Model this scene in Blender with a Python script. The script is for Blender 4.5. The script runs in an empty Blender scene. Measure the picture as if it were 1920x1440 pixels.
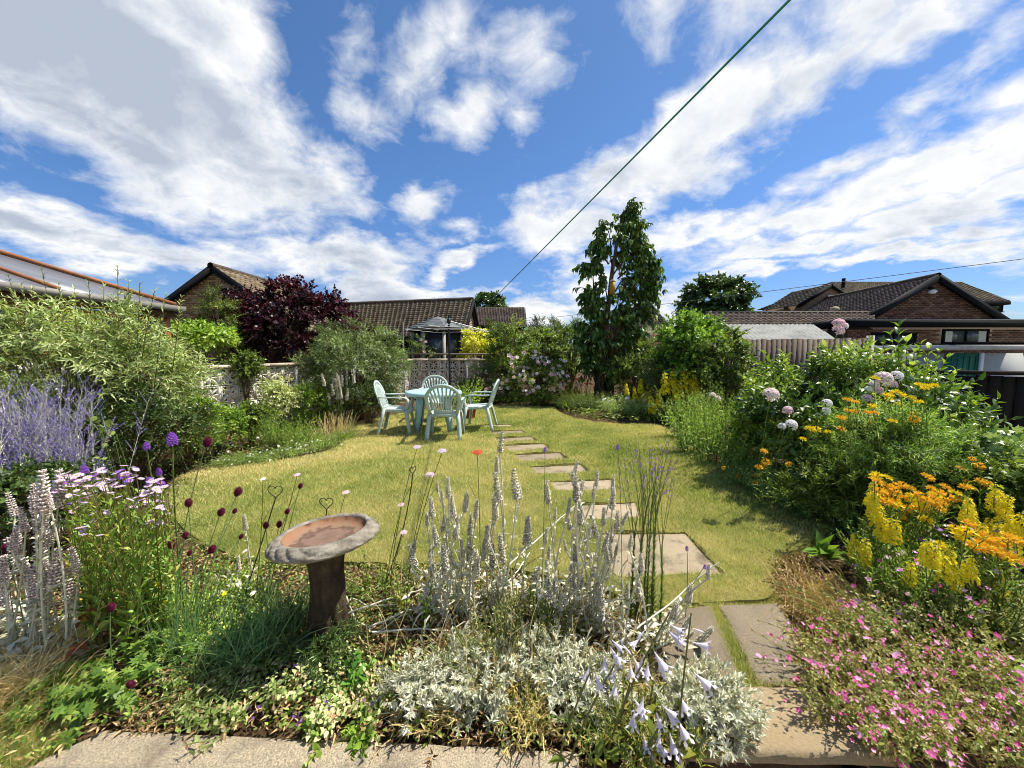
import bpy, math, random
import numpy as np
from mathutils import Vector, Matrix
R = math.radians
rng = np.random.default_rng(11)
random.seed(5)
sc = bpy.context.scene
COL = sc.collection
# ------------------------------------------------------------------ camera, sky, sun, exposure
CAM_H, PITCH, F = 1.45, R(4.92), 721.0            # metres, radians, focal length in photo pixels (1920 wide)
cam_d = bpy.data.cameras.new('camera'); cam = bpy.data.objects.new('camera', cam_d); COL.objects.link(cam)
cam.location = (0, 0, CAM_H); cam.rotation_euler = (R(90) - PITCH, 0, 0)
cam_d.sensor_width = 36.0; cam_d.lens = 36.0 * F / 1920; cam_d.clip_start = 0.02; cam_d.clip_end = 3000
sc.camera = cam
SUN_EL, SUN_AZ = R(59), math.atan2(0.92, 0.34)    # azimuth measured from +y towards +x
SUN_DIR = np.array([math.cos(SUN_EL) * math.sin(SUN_AZ), math.cos(SUN_EL) * math.cos(SUN_AZ), math.sin(SUN_EL)])
sl = bpy.data.lights.new('sun', 'SUN'); sun = bpy.data.objects.new('sun', sl); COL.objects.link(sun)
sl.energy = 4.4; sl.angle = R(0.53); sl.color = (1.0, 0.955, 0.88)
sun.rotation_euler = Vector(SUN_DIR).to_track_quat('Z', 'Y').to_euler(); sun.location = (20, 12, 30)
sc.cycles.filter_width = 1.0
sc.view_settings.view_transform = 'Standard'; sc.view_settings.look = 'None'
sc.view_settings.exposure = 0.83; sc.view_settings.gamma = 1.0; sc.view_settings.use_curve_mapping = False
cp, sp_ = math.cos(PITCH), math.sin(PITCH)
def ray(px, py):
    u = 720 - py
    return np.array([px - 960, F * cp + u * sp_, -F * sp_ + u * cp]) / F
def G(px, py, z=0.0):                              # the point of the plane z that the photo shows at this pixel
    r = ray(px, py); t = (z - CAM_H) / r[2]
    return np.array([0, 0, CAM_H]) + r * t
def D(px, py, y):                                  # the point at distance y
    r = ray(px, py); return np.array([0, 0, CAM_H]) + r * (y / r[1])

class NB:                                          # a few node shorthands
    def __init__(s, nt): s.nt = nt; s.l = nt.links
    def put(s, sock, v):
        if v is None: return
        if hasattr(v, 'node') or isinstance(v, bpy.types.NodeSocket): s.l.new(v, sock)
        else:
            if isinstance(v, (tuple, list)) and len(v) == 3 and sock.type == 'RGBA': v = (*v, 1)
            sock.default_value = v
    def m(s, op, a, b=None, c=None, clamp=False):
        n = s.nt.nodes.new('ShaderNodeMath'); n.operation = op; n.use_clamp = clamp
        for i, v in enumerate((a, b, c)): s.put(n.inputs[i], v)
        return n.outputs[0]
    def v(s, op, a, b=None, sc_=None):
        n = s.nt.nodes.new('ShaderNodeVectorMath'); n.operation = op
        s.put(n.inputs[0], a); s.put(n.inputs[1], b)
        if sc_ is not None: s.put(n.inputs['Scale'], sc_)
        return n.outputs['Value'] if op in ('DOT_PRODUCT', 'LENGTH', 'DISTANCE') else n.outputs[0]
    def noise(s, vec, scale, detail=4, rough=.55, dist=0, out=0):
        n = s.nt.nodes.new('ShaderNodeTexNoise'); s.put(n.inputs['Vector'], vec)
        n.inputs['Scale'].default_value = scale; n.inputs['Detail'].default_value = detail
        n.inputs['Roughness'].default_value = rough; n.inputs['Distortion'].default_value = dist
        return n.outputs[out]
    def voro(s, vec, scale, feature='F1', out='Distance'):
        n = s.nt.nodes.new('ShaderNodeTexVoronoi'); n.feature = feature; s.put(n.inputs['Vector'], vec)
        n.inputs['Scale'].default_value = scale; return n.outputs[out]
    def ramp(s, fac, stops, interp='LINEAR'):
        n = s.nt.nodes.new('ShaderNodeValToRGB'); e = n.color_ramp.elements; n.color_ramp.interpolation = interp
        while len(e) < len(stops): e.new(0.5)
        for x, (p, c) in zip(e, stops): x.position = p; x.color = (*c, 1)
        s.put(n.inputs[0], fac); return n.outputs[0]
    def mix(s, fac, a, b, mode='MIX'):
        n = s.nt.nodes.new('ShaderNodeMix'); n.data_type = 'RGBA'; n.blend_type = mode
        s.put(n.inputs[0], fac); s.put(n.inputs[6], a); s.put(n.inputs[7], b); return n.outputs[2]
    def mr(s, x, a, b, c=0.0, d=1.0, smooth=True):
        n = s.nt.nodes.new('ShaderNodeMapRange'); n.interpolation_type = 'SMOOTHSTEP' if smooth else 'LINEAR'
        for i, v in enumerate((x, a, b, c, d)): s.put(n.inputs[i], v)
        return n.outputs[0]
    def attr(s, name, out='Fac'):
        n = s.nt.nodes.new('ShaderNodeAttribute'); n.attribute_name = name; return n.outputs[out]
    def obj(s):
        return s.nt.nodes.new('ShaderNodeTexCoord').outputs['Object']

world = bpy.data.worlds.new('World'); sc.world = world; world.use_nodes = True
def build_sky():
    nt = world.node_tree; nt.nodes.clear(); b = NB(nt)
    sky = nt.nodes.new('ShaderNodeTexSky'); sky.sky_type = 'NISHITA'; sky.sun_disc = False
    sky.sun_elevation = SUN_EL; sky.sun_rotation = SUN_AZ; sky.altitude = 60
    sky.air_density = 1.0; sky.dust_density = 0.35; sky.ozone_density = 2.2
    d = b.v('NORMALIZE', nt.nodes.new('ShaderNodeTexCoord').outputs['Generated'])
    sep = nt.nodes.new('ShaderNodeSeparateXYZ'); b.put(sep.inputs[0], d)
    zz = b.m('ADD', b.m('MAXIMUM', sep.outputs[2], 0.0), 0.22)
    q = b.v('DIVIDE', d, None)                     # cloud-deck coordinates: direction over height
    cmb = nt.nodes.new('ShaderNodeCombineXYZ')
    for i in range(3): b.put(cmb.inputs[i], zz)
    b.put(q.node.inputs[1], cmb.outputs[0])
    qs = b.v('MULTIPLY', q, (1.0, 0.62, 1.0))
    warp = b.v('SCALE', b.v('SUBTRACT', b.noise(q, 1.6, 3, .5, out=1), (.5, .5, .5)), None, 0.20)
    warp2 = b.v('SCALE', b.v('SUBTRACT', b.noise(q, 5.5, 4, .6, out=1), (.5, .5, .5)), None, 0.10)
    dw = b.v('ADD', b.v('ADD', d, warp), warp2)
    # (photo x, y, half widths, rotation in degrees, strength): where the clouds of that afternoon stood
    blobs = [(240,140,380,170,24,1.3),(60,60,330,190,0,1.3),(420,260,240,120,24,1.25),(560,330,140,74,12,1.15),(420,60,110,120,50,.9),
             (140,440,310,72,6,1.25),(40,410,180,66,0,1.2),(330,500,140,40,10,.95),
             (640,480,140,44,-6,1.15),(560,500,70,45,0,.9),(800,390,56,40,-30,1.0),(720,548,80,28,0,1.0),(800,558,120,20,0,.8),(868,494,60,22,-22,.95),(845,440,70,18,0,.5),
             (815,85,44,80,25,.52),(1015,75,80,84,-14,.66),(880,20,40,40,20,.32),(930,235,44,34,-50,.58),(880,265,40,30,-10,.5),(700,190,45,40,0,.42),(680,60,40,50,10,.4),(990,250,30,36,0,.5),(1250,40,60,60,30,.4),(1400,40,70,50,-30,.5),
             (1050,440,112,60,5,1.2),(1030,580,120,38,0,1.15),(1110,510,70,40,-30,.8),(1235,580,70,36,0,1.0),
             (1340,235,190,80,-32,1.25),(1180,325,96,42,-18,.9),(1500,140,160,58,-30,1.0),(1660,75,140,50,-12,.95),(1730,140,100,34,-14,.75),
             (1560,300,140,40,-24,.85),(1720,310,240,52,-14,1.05),(1880,300,170,56,-8,1.0),(1520,405,220,38,-12,.95),(1760,400,260,40,-10,1.0),(1330,430,130,36,-6,1.0),(1500,470,170,26,-4,1.0),(1700,480,240,24,-6,.9),(1440,525,110,18,-4,.8),(1620,510,150,16,0,.8),(1900,150,60,60,30,.6),(1880,545,60,24,0,.8),(1850,60,60,36,-20,.5)]
    dens = None
    for (x, y, a, c, rot, w) in blobs:
        v0 = Vector(ray(x, y)).normalized()
        ex = Vector((v0.y, -v0.x, 0)).normalized(); ez = ex.cross(v0).normalized()
        cr, sr = math.cos(R(-rot)), math.sin(R(-rot))
        k = (F / 1.0) * Vector(ray(x, y)).length
        e1 = (ex * cr + ez * sr) * (k / a); e2 = (ez * cr - ex * sr) * (k / c)
        dd = b.v('SUBTRACT', dw, tuple(v0))
        cb = nt.nodes.new('ShaderNodeCombineXYZ')
        b.put(cb.inputs[0], b.v('DOT_PRODUCT', dd, tuple(e1))); b.put(cb.inputs[1], b.v('DOT_PRODUCT', dd, tuple(e2)))
        f = b.m('MULTIPLY', b.m('SUBTRACT', 1.25, b.v('LENGTH', cb.outputs[0])), w * .62)
        dens = f if dens is None else b.m('SMOOTH_MAX', dens, f, 0.12)
    dens = b.m('MAXIMUM', dens, -0.5)
    off = b.m('MULTIPLY_ADD', b.noise(q, 0.55, 2, .5), 2.6, -1.25)          # clouds of the rest of the sky, of the same kind
    front = b.mr(sep.outputs[1], 0.30, 0.46)
    dens = b.m('ADD', b.m('MULTIPLY', dens, front), b.m('MULTIPLY', off, b.m('SUBTRACT', 1.0, front)))
    zp = nt.nodes.new('ShaderNodeCombineXYZ'); zf = b.m('ADD', b.m('MAXIMUM', sep.outputs[2], 0.0), 0.55)
    for i in range(3): b.put(zp.inputs[i], zf)
    p = b.v('MULTIPLY', b.v('DIVIDE', d, zp.outputs[0]), (1.0, 1.0, 1.25))
    n1 = b.noise(p, 4.2, 10, .58, .3)
    n2 = b.noise(p, 13.0, 9, .64, .6)
    n0 = b.noise(p, 2.0, 3, .5)
    tex = b.m('ADD', b.m('ADD', b.m('MULTIPLY_ADD', n1, 1.9, -.97), b.m('MULTIPLY_ADD', n2, 1.05, -.525)), b.m('MULTIPLY_ADD', n0, .6, -.3))
    dn = b.m('ADD', b.m('MULTIPLY', dens, 1.35), tex)
    alpha = b.m('POWER', b.mr(dn, 0.0, 0.66, smooth=False), 1.15)
    # relief: the same texture a little way towards the sun
    n1s = b.noise(b.v('ADD', p, (0.07, 0.03, 0.05)), 4.2, 6, .56, .3)
    rel = b.m('SUBTRACT', n1, n1s)
    thick = b.mr(dn, 0.45, 1.25)
    left = b.mr(sep.outputs[0], -0.15, -0.7)                               # the heavier clouds stand on the side away from the sun
    sh = b.m('ADD', b.m('ADD', b.m('MULTIPLY', thick, b.m('MULTIPLY_ADD', left, .62, .40)), b.m('MULTIPLY_ADD', n0, 1.3, -.55)), b.m('MULTIPLY', rel, -2.6), clamp=True)
    cloud = b.ramp(sh, [(0, (5.6, 5.65, 5.7)), (.3, (4.85, 5.05, 5.3)), (.6, (3.8, 4.1, 4.6)), (1, (2.75, 3.1, 3.7))])
    hs = nt.nodes.new('ShaderNodeHueSaturation'); hs.inputs['Saturation'].default_value = 1.17; hs.inputs['Value'].default_value = 0.78
    b.put(hs.inputs['Color'], sky.outputs[0])
    grad = b.ramp(sep.outputs[2], [(0.0, (.50, .60, .80)), (.15, (.58, .70, .95)), (.35, (.80, .90, 1.06)), (.7, (1.0, 1.02, 1.06))])
    tint = b.mix(1.0, hs.outputs[0], grad, 'MULTIPLY')
    colr = b.mix(alpha, tint, cloud)
    bg = nt.nodes.new('ShaderNodeBackground'); bg.inputs[1].default_value = 0.1; b.put(bg.inputs[0], colr)
    out = nt.nodes.new('ShaderNodeOutputWorld'); nt.links.new(bg.outputs[0], out.inputs[0])
build_sky()
world.cycles.sampling_method = 'MANUAL'; world.cycles.sample_map_resolution = 512

# ------------------------------------------------------------------ objects, meshes
_off = {}
def nrm(v): return v / np.maximum(np.linalg.norm(v, axis=-1, keepdims=True), 1e-9)
def link(o, parent=None):
    COL.objects.link(o)
    if parent is not None: o.parent = parent
    return o
def tag(o, label=None, cat=None, group=None, kind=None):
    for k, v in (('label', label), ('category', cat), ('group', group), ('kind', kind)):
        if v: o[k] = v
    return o
def thing(name, label, cat, loc=(0, 0, 0), group=None):
    o = bpy.data.objects.new(name, None); o.empty_display_size = .1; link(o); o.location = tuple(loc)
    _off[o.name] = np.array(loc, float)
    return tag(o, label, cat, group)
def org(o): return _off.get(o.name, np.zeros(3)) if o is not None else np.zeros(3)
class MB:
    """collects pieces of one mesh object; vertex attribute rnd varies the colour from leaf to leaf"""
    def __init__(s): s.V = []; s.F = []; s.Rn = []; s.M = []; s.n = 0
    def add(s, V, F, rnd=None, mi=0):
        V = np.asarray(V, float).reshape(-1, 3)
        s.V.append(V)
        s.Rn.append(np.full(len(V), .5) if rnd is None else np.broadcast_to(np.asarray(rnd, float), (len(V),)))
        for f in (F if isinstance(F, list) else [F]):
            f = np.asarray(f, np.int64)
            if f.size: s.F.append(f + s.n); s.M.append(np.full(len(f), mi))
        s.n += len(V); return s
    def box(s, c, d, rz=0, rnd=None, mi=0, M=None, bev=0):
        x, y, z = np.array(d, float) / 2
        V = np.array([(sx * x, sy * y, sz * z) for sz in (-1, 1) for sx, sy in ((-1, -1), (1, -1), (1, 1), (-1, 1))])
        if M is not None: V = V @ np.array(M).T
        if rz: V = V @ np.array([[math.cos(rz), math.sin(rz), 0], [-math.sin(rz), math.cos(rz), 0], [0, 0, 1]])
        return s.add(V + np.array(c, float), BOXF, rnd, mi)
    def hexa(s, P, rnd=None, mi=0): return s.add(P, BOXF, rnd, mi)     # 4 bottom corners, 4 top corners
    def bar(s, a, b_, w, t, up=(0, 0, 1), w2=None, t2=None, rnd=None, mi=0):
        a = np.array(a, float); b_ = np.array(b_, float); d = nrm(b_ - a); x = np.cross(d, np.array(up, float))
        x = nrm(x) if np.linalg.norm(x) > 1e-6 else np.array([1., 0, 0]); z = np.cross(x, d)
        w2 = w if w2 is None else w2; t2 = t if t2 is None else t2
        P = [a + x * sx * w / 2 + z * sz * t / 2 for sx, sz in ((-1, -1), (1, -1), (1, 1), (-1, 1))] + [b_ + x * sx * w2 / 2 + z * sz * t2 / 2 for sx, sz in ((-1, -1), (1, -1), (1, 1), (-1, 1))]
        return s.add(P, BOXF, rnd, mi)
    def tube(s, pts, r0, r1=None, sides=6, rnd=None, mi=0):
        P = np.array(pts, float)[None]; V, F = tubes(P, np.array([r0]), np.array([r0 if r1 is None else r1]), sides)
        return s.add(V, F, rnd, mi)
    def prism(s, poly, z0, z1, rnd=None, mi=0):
        n = len(poly); p = np.array(poly, float)
        V = np.vstack([np.c_[p[:, :2], np.full(n, z0)], np.c_[p[:, :2], np.full(n, z1)]])
        i = np.arange(n); j = (i + 1) % n
        s.add(V, [np.c_[i, j, j + n, i + n]], rnd, mi); s.V.append(V[n:]); s.Rn.append(np.full(n, .5 if rnd is None else rnd))
        s.F.append(np.arange(n)[None] + s.n); s.M.append(np.array([mi])); s.n += n
        return s
    def lathe(s, prof, seg=24, c=(0, 0, 0), rnd=None, mi=0, fn=None):
        p = np.array(prof, float); a = np.arange(seg) * 2 * math.pi / seg
        r = np.broadcast_to(p[:, :1], (len(p), seg)).copy(); z = np.broadcast_to(p[:, 1:2], (len(p), seg)).copy()
        if fn: r, z = fn(r, z, a[None, :])
        V = np.stack([r * np.cos(a), r * np.sin(a), z], -1).reshape(-1, 3) + np.array(c, float)
        i, j = np.meshgrid(np.arange(len(p) - 1), np.arange(seg), indexing='ij'); j2 = (j + 1) % seg
        return s.add(V, [np.stack([i * seg + j, i * seg + j2, (i + 1) * seg + j2, (i + 1) * seg + j], -1).reshape(-1, 4)], rnd, mi)
    def build(s, name, mats, parent=None, smooth=False, kind=None):
        V = np.vstack(s.V) - org(parent)
        me = mesh_from(name, V, s.F, s.M, mats, np.concatenate(s.Rn), smooth)
        o = bpy.data.objects.new(name, me); link(o, parent)
        if kind: o['kind'] = kind
        _off[o.name] = org(parent)
        return o
BOXF = [np.array([(0, 3, 2, 1), (4, 5, 6, 7), (0, 1, 5, 4), (1, 2, 6, 5), (2, 3, 7, 6), (3, 0, 4, 7)])]
def mesh_from(name, V, F, M, mats, rnd=None, smooth=False):
    me = bpy.data.meshes.new(name)
    cnt = np.concatenate([np.full(len(f), f.shape[1]) for f in F]); li = np.concatenate([f.ravel() for f in F])
    me.vertices.add(len(V)); me.vertices.foreach_set('co', np.ascontiguousarray(V, np.float32).ravel())
    me.loops.add(len(li)); me.loops.foreach_set('vertex_index', li.astype(np.int32))
    me.polygons.add(len(cnt)); st = np.concatenate([[0], np.cumsum(cnt)[:-1]])
    me.polygons.foreach_set('loop_start', st.astype(np.int32)); me.polygons.foreach_set('loop_total', cnt.astype(np.int32))
    mats = mats if isinstance(mats, (list, tuple)) else [mats]
    for m_ in mats: me.materials.append(m_)
    if len(mats) > 1: me.polygons.foreach_set('material_index', np.concatenate(M).astype(np.int32))
    if smooth: me.polygons.foreach_set('use_smooth', np.ones(len(cnt), bool))
    if rnd is not None:
        at = me.attributes.new('rnd', 'FLOAT', 'POINT'); at.data.foreach_set('value', np.ascontiguousarray(rnd, np.float32))
    me.update(calc_edges=True); return me
def part_from(me, name, parent, p, Rm=None, s=1.0, kind=None):
    """one more object that shares the mesh me: a copy of a piece, placed under its thing"""
    o = bpy.data.objects.new(name, me); link(o, parent)
    Mx = Matrix.Identity(4)
    if Rm is not None:
        for i in range(3):
            for j in range(3): Mx[i][j] = float(Rm[i][j]) * s
    else:
        for i in range(3): Mx[i][i] = s
    q = np.asarray(p, float) - org(parent); Mx.translation = q
    o.matrix_basis = Mx; _off[o.name] = np.zeros(3)
    if kind: o['kind'] = kind
    return o
def copy_tree(o, parent=None):
    c = o.copy(); COL.objects.link(c); c.parent = parent
    for ch in list(o.children): copy_tree(ch, c)
    return c
def tubes(P, r0, r1, sides=3):
    """P (N,K,3) paths; tapered tubes"""
    N, K, _ = P.shape
    T = np.gradient(P, axis=1) if K > 2 else np.repeat(P[:, 1:] - P[:, :1], 2, axis=1)
    T = nrm(T); ref = np.where(np.abs(T[:, :1, 2:3]) > .9, np.array([1., 0, 0]), np.array([0, 0, 1.]))
    X = nrm(np.cross(T, np.broadcast_to(ref, T.shape))); Y = np.cross(T, X)
    t = np.linspace(0, 1, K)[None, :, None, None]
    r = (np.asarray(r0, float).reshape(-1, 1, 1, 1) * (1 - t) + np.asarray(r1, float).reshape(-1, 1, 1, 1) * t)
    a = np.arange(sides) * 2 * math.pi / sides
    V = P[:, :, None] + r * (X[:, :, None] * np.cos(a)[None, None, :, None] + Y[:, :, None] * np.sin(a)[None, None, :, None])
    n, k, j = np.meshgrid(np.arange(N), np.arange(K - 1), np.arange(sides), indexing='ij'); j2 = (j + 1) % sides
    b0 = n * K * sides + k * sides
    return V.reshape(-1, 3), [np.stack([b0 + j, b0 + j2, b0 + sides + j2, b0 + sides + j], -1).reshape(-1, 4)]
# ------------------------------------------------------------------ materials
def lin(h):
    h = h.lstrip('#'); c = [int(h[i:i + 2], 16) / 255 for i in (0, 2, 4)]
    return tuple(x / 12.92 if x <= .04045 else ((x + .055) / 1.055) ** 2.4 for x in c)
_mats = {}
LEAF_GAIN = 1.28
def base_mat(name):
    m_ = bpy.data.materials.new(name); m_.use_nodes = True; nt = m_.node_tree
    return m_, NB(nt), nt.nodes['Principled BSDF'], nt
def leafm(name, cols, trans=.3, rough=.45, spec=.35, scale=0, tcol=None, gain=None):
    if name in _mats: return _mats[name]
    m_, b, p, nt = base_mat(name)
    if trans >= .2 or gain: cols = [tuple(min(.85, x * (gain or LEAF_GAIN)) for x in k) for k in cols]
    n = len(cols); f = b.attr('rnd')
    if scale: f = b.m('ADD', b.m('MULTIPLY', f, .6), b.m('MULTIPLY', b.noise(b.obj(), scale, 2), .45), clamp=True)
    c = b.ramp(f, [(i / max(1, n - 1), k) for i, k in enumerate(cols)])
    b.put(p.inputs['Base Color'], c); p.inputs['Roughness'].default_value = rough; p.inputs['Specular IOR Level'].default_value = spec
    if trans:
        t = nt.nodes.new('ShaderNodeBsdfTranslucent')
        b.put(t.inputs[0], b.mix(1.0, c, tcol or (1.35, 1.3, .6), 'MULTIPLY'))
        mx = nt.nodes.new('ShaderNodeMixShader'); mx.inputs[0].default_value = trans
        nt.links.new(p.outputs[0], mx.inputs[1]); nt.links.new(t.outputs[0], mx.inputs[2]); nt.links.new(mx.outputs[0], nt.nodes['Material Output'].inputs[0])
    _mats[name] = m_; return m_
def plain(name, col, rough=.6, spec=.4, var=.12, scale=8, bump=0, bscale=60, metal=0, col2=None, det=5):
    if name in _mats: return _mats[name]
    m_, b, p, nt = base_mat(name); o = b.obj()
    n = b.noise(o, scale, det, .6)
    c2 = col2 or tuple(x * (1 - var * 1.6) for x in col)
    c1 = tuple(min(.95, x * (1 + var)) for x in col)
    b.put(p.inputs['Base Color'], b.ramp(n, [(.3, c2), (.7, c1)]))
    p.inputs['Roughness'].default_value = rough; p.inputs['Specular IOR Level'].default_value = spec; p.inputs['Metallic'].default_value = metal
    if bump:
        bp = nt.nodes.new('ShaderNodeBump'); bp.inputs['Strength'].default_value = bump; bp.inputs['Distance'].default_value = .01
        b.put(bp.inputs['Height'], b.noise(o, bscale, 5, .65)); nt.links.new(bp.outputs[0], p.inputs['Normal'])
    _mats[name] = m_; return m_
def pieces(name, cols, rough=.8, spec=.25, nscale=30, bump=.3, bscale=90):
    """material whose colour varies from piece to piece by the attribute rnd"""
    if name in _mats: return _mats[name]
    m_, b, p, nt = base_mat(name); o = b.obj()
    f = b.m('ADD', b.m('MULTIPLY', b.attr('rnd'), .75), b.m('MULTIPLY', b.noise(o, nscale, 5, .6), .3), clamp=True)
    n = len(cols); b.put(p.inputs['Base Color'], b.ramp(f, [(i / max(1, n - 1), k) for i, k in enumerate(cols)]))
    p.inputs['Roughness'].default_value = rough; p.inputs['Specular IOR Level'].default_value = spec
    bp = nt.nodes.new('ShaderNodeBump'); bp.inputs['Strength'].default_value = bump; bp.inputs['Distance'].default_value = .006
    b.put(bp.inputs['Height'], b.noise(o, bscale, 5, .65)); nt.links.new(bp.outputs[0], p.inputs['Normal'])
    _mats[name] = m_; return m_
def objvar(name, cols, rough=.8, bump=.3, bscale=80, speck=None):
    """colour from object to object (stones, planks, blocks that share a mesh), with grain"""
    if name in _mats: return _mats[name]
    m_, b, p, nt = base_mat(name); o = b.obj()
    inf = nt.nodes.new('ShaderNodeObjectInfo').outputs['Random']
    f = b.m('ADD', b.m('MULTIPLY', inf, .6), b.m('MULTIPLY', b.noise(o, 9, 6, .65), .5), clamp=True)
    n = len(cols); c = b.ramp(f, [(i / max(1, n - 1), k) for i, k in enumerate(cols)])
    if speck:
        w = b.ramp(b.noise(o, speck[0], 3, .7), [(.3, (.12, .12, .12)), (.5, (.5, .5, .5)), (.7, (.95, .93, .88))]); c = b.mix(speck[1], c, w, 'OVERLAY')
        c = b.mix(b.m('MULTIPLY', b.mr(b.noise(o, 4.5, 8, .68), .48, .68), .75), c, speck[2])
    b.put(p.inputs['Base Color'], c); p.inputs['Roughness'].default_value = rough; p.inputs['Specular IOR Level'].default_value = .25
    bp = nt.nodes.new('ShaderNodeBump'); bp.inputs['Strength'].default_value = bump; bp.inputs['Distance'].default_value = .008
    b.put(bp.inputs['Height'], b.noise(o, bscale, 6, .65)); nt.links.new(bp.outputs[0], p.inputs['Normal'])
    _mats[name] = m_; return m_
def glassm(name, col=(.03, .035, .04), rough=.06):
    if name in _mats: return _mats[name]
    m_, b, p, nt = base_mat(name); p.inputs['Base Color'].default_value = (*col, 1); p.inputs['Roughness'].default_value = rough
    p.inputs['Specular IOR Level'].default_value = .6; _mats[name] = m_; return m_
# ------------------------------------------------------------------ plant tools
def tpl(kind, w=.28, fold=.12, droop=.1):
    """leaf templates: unit length along y, z is the upper side"""
    if kind == 'lance':
        V = [(0, 0, 0), (-w / 2, .42, fold), (w / 2, .42, fold), (0, .45, 0), (0, 1, -droop)]
        F = [np.array([(0, 2, 3), (0, 3, 1), (1, 3, 4), (3, 2, 4)])]
    elif kind == 'oval':
        V = [(0, 0, 0), (-w * .42, .22, fold * .8), (w * .42, .22, fold * .8), (-w / 2, .55, fold * .6), (w / 2, .55, fold * .6), (0, .25, 0), (0, .58, .01), (0, 1, -droop)]
        F = [np.array([(0, 5, 1), (0, 2, 5), (3, 6, 7), (6, 4, 7)]), np.array([(1, 5, 6, 3), (5, 2, 4, 6)])]
    elif kind == 'blade':
        V = [(-w / 2, 0, 0), (w / 2, 0, 0), (-w * .45, .5, .05), (w * .45, .5, .05), (0, 1, -droop)]
        F = [np.array([(0, 1, 3, 2)]), np.array([(2, 3, 4)])]
    elif kind == 'needle':
        V = [(-w / 2, 0, 0), (w / 2, 0, 0), (0, 1, -droop)]; F = [np.array([(0, 1, 2)])]
    elif kind == 'palm':                                      # five lobes: vine, geranium, hellebore
        V = [(0, 0, 0)]; T = []
        for i, a in enumerate((-1.75, -.85, 0, .85, 1.75)):
            l = (.62, .85, 1, .85, .62)[i]; c, s_ = math.sin(a), math.cos(a)
            k = len(V); px, py = s_, -c
            V += [(c * l * .5 - px * w * .5, .1 + s_ * l * .5 - py * w * .5, fold), (c * l * .5 + px * w * .5, .1 + s_ * l * .5 + py * w * .5, fold), (c * l, .1 + s_ * l, -droop)]
            T += [(0, k + 1, k), (k, k + 1, k + 2)]
        F = [np.array(T)]
    return np.array(V, float), F
def frames(d, n):
    x = np.cross(d, n); l = np.linalg.norm(x, axis=-1, keepdims=True)
    x = np.where(l > 1e-4, x / np.maximum(l, 1e-6), np.array([1., 0, 0])); z = np.cross(x, d)
    return np.stack([x, d, z], -1)
def scatter(mb, T, P, Rm, S, rnd, mi=0):
    V, F = T; N, k = len(P), len(V)
    if N == 0: return
    S = np.asarray(S, float); S = S[:, None] if S.ndim == 1 else S
    W = np.einsum('nij,nkj->nki', Rm, V[None] * S[:, None, :]) + P[:, None]
    o = (np.arange(N) * k)
    mb.add(W.reshape(-1, 3), [(f[None] + o[:, None, None]).reshape(-1, f.shape[1]) for f in F], np.repeat(rnd, k), mi)
def rdir(n): return nrm(rng.normal(size=(n, 3)))
def shoot_paths(B, Dr, L, K, droop):
    t = np.linspace(0, 1, K)[None, :, None]; L = np.asarray(L, float).reshape(-1, 1, 1)
    dz = np.array([0, 0, -1.]); dp = np.asarray(droop, float).reshape(-1, 1, 1)
    return B[:, None] + Dr[:, None] * L * t + dz * dp * L * t ** 2, nrm(Dr[:, None] + dz * 2 * dp * t + np.zeros((1, K, 1)))
def at_path(P, T, t):
    """P,T (N,K,3); t (N,k) in 0..1"""
    K = P.shape[1]; x = np.clip(t * (K - 1), 0, K - 1.001); i = x.astype(int); f = (x - i)[..., None]
    n = np.arange(len(P))[:, None]
    return P[n, i] * (1 - f) + P[n, i + 1] * f, nrm(T[n, i] * (1 - f) + T[n, i + 1] * f)
def leafy(mb, P, T, k, T_, size, ang=1.0, t0=.15, sizevar=.3, taper=.5, up=.6, pair=False, jit=.3, hue=None, mi=0, huevar=.35, tipsmall=True):
    """k leaves along each path; returns transforms"""
    N = len(P); t = t0 + (1 - t0) * (np.arange(k) + rng.uniform(0, .8, (N, k))) / k if not pair else np.broadcast_to(t0 + (1 - t0) * ((np.arange(k) // 2) + .5) / ((k + 1) // 2), (N, k)).copy()
    t = np.clip(t, 0, 1); p, d = at_path(P, T, t)
    az = rng.uniform(0, 6.28, (N, 1)) + ((np.arange(k) // 2) * 1.57 + (np.arange(k) % 2) * 3.14 if pair else np.arange(k) * 2.4) + rng.normal(0, .3, (N, k))
    ref = np.where(np.abs(d[..., 2:3]) > .9, np.array([1., 0, 0]), np.array([0, 0, 1.]))
    x = nrm(np.cross(d, ref)); y = np.cross(d, x)
    rad = x * np.cos(az)[..., None] + y * np.sin(az)[..., None]
    a = ang * (1 - taper * t) + rng.normal(0, jit * .5, (N, k)); ca, sa = np.cos(a)[..., None], np.sin(a)[..., None]
    ld = nrm(d * ca + rad * sa + rng.normal(0, jit * .3, (N, k, 3))); nn = nrm(d * sa - rad * ca + np.array([0, 0, up]) + rng.normal(0, jit * .5, (N, k, 3)))
    s = size * (1 + rng.uniform(-sizevar, sizevar, (N, k))) * ((1 - .45 * t) if tipsmall else 1)
    h = (rng.uniform(.3, .7, (N, 1)) if hue is None else np.broadcast_to(np.asarray(hue).reshape(-1, 1), (N, 1))) + rng.uniform(-huevar, huevar, (N, k))
    p, ld, nn, s, h = p.reshape(-1, 3), ld.reshape(-1, 3), nn.reshape(-1, 3), s.ravel(), np.clip(h.ravel(), 0, 1)
    Rm = frames(ld, nn)
    if mb is not None: scatter(mb, T_, p, Rm, np.c_[s, s, s], h, mi)
    return p, Rm, s, h
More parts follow.
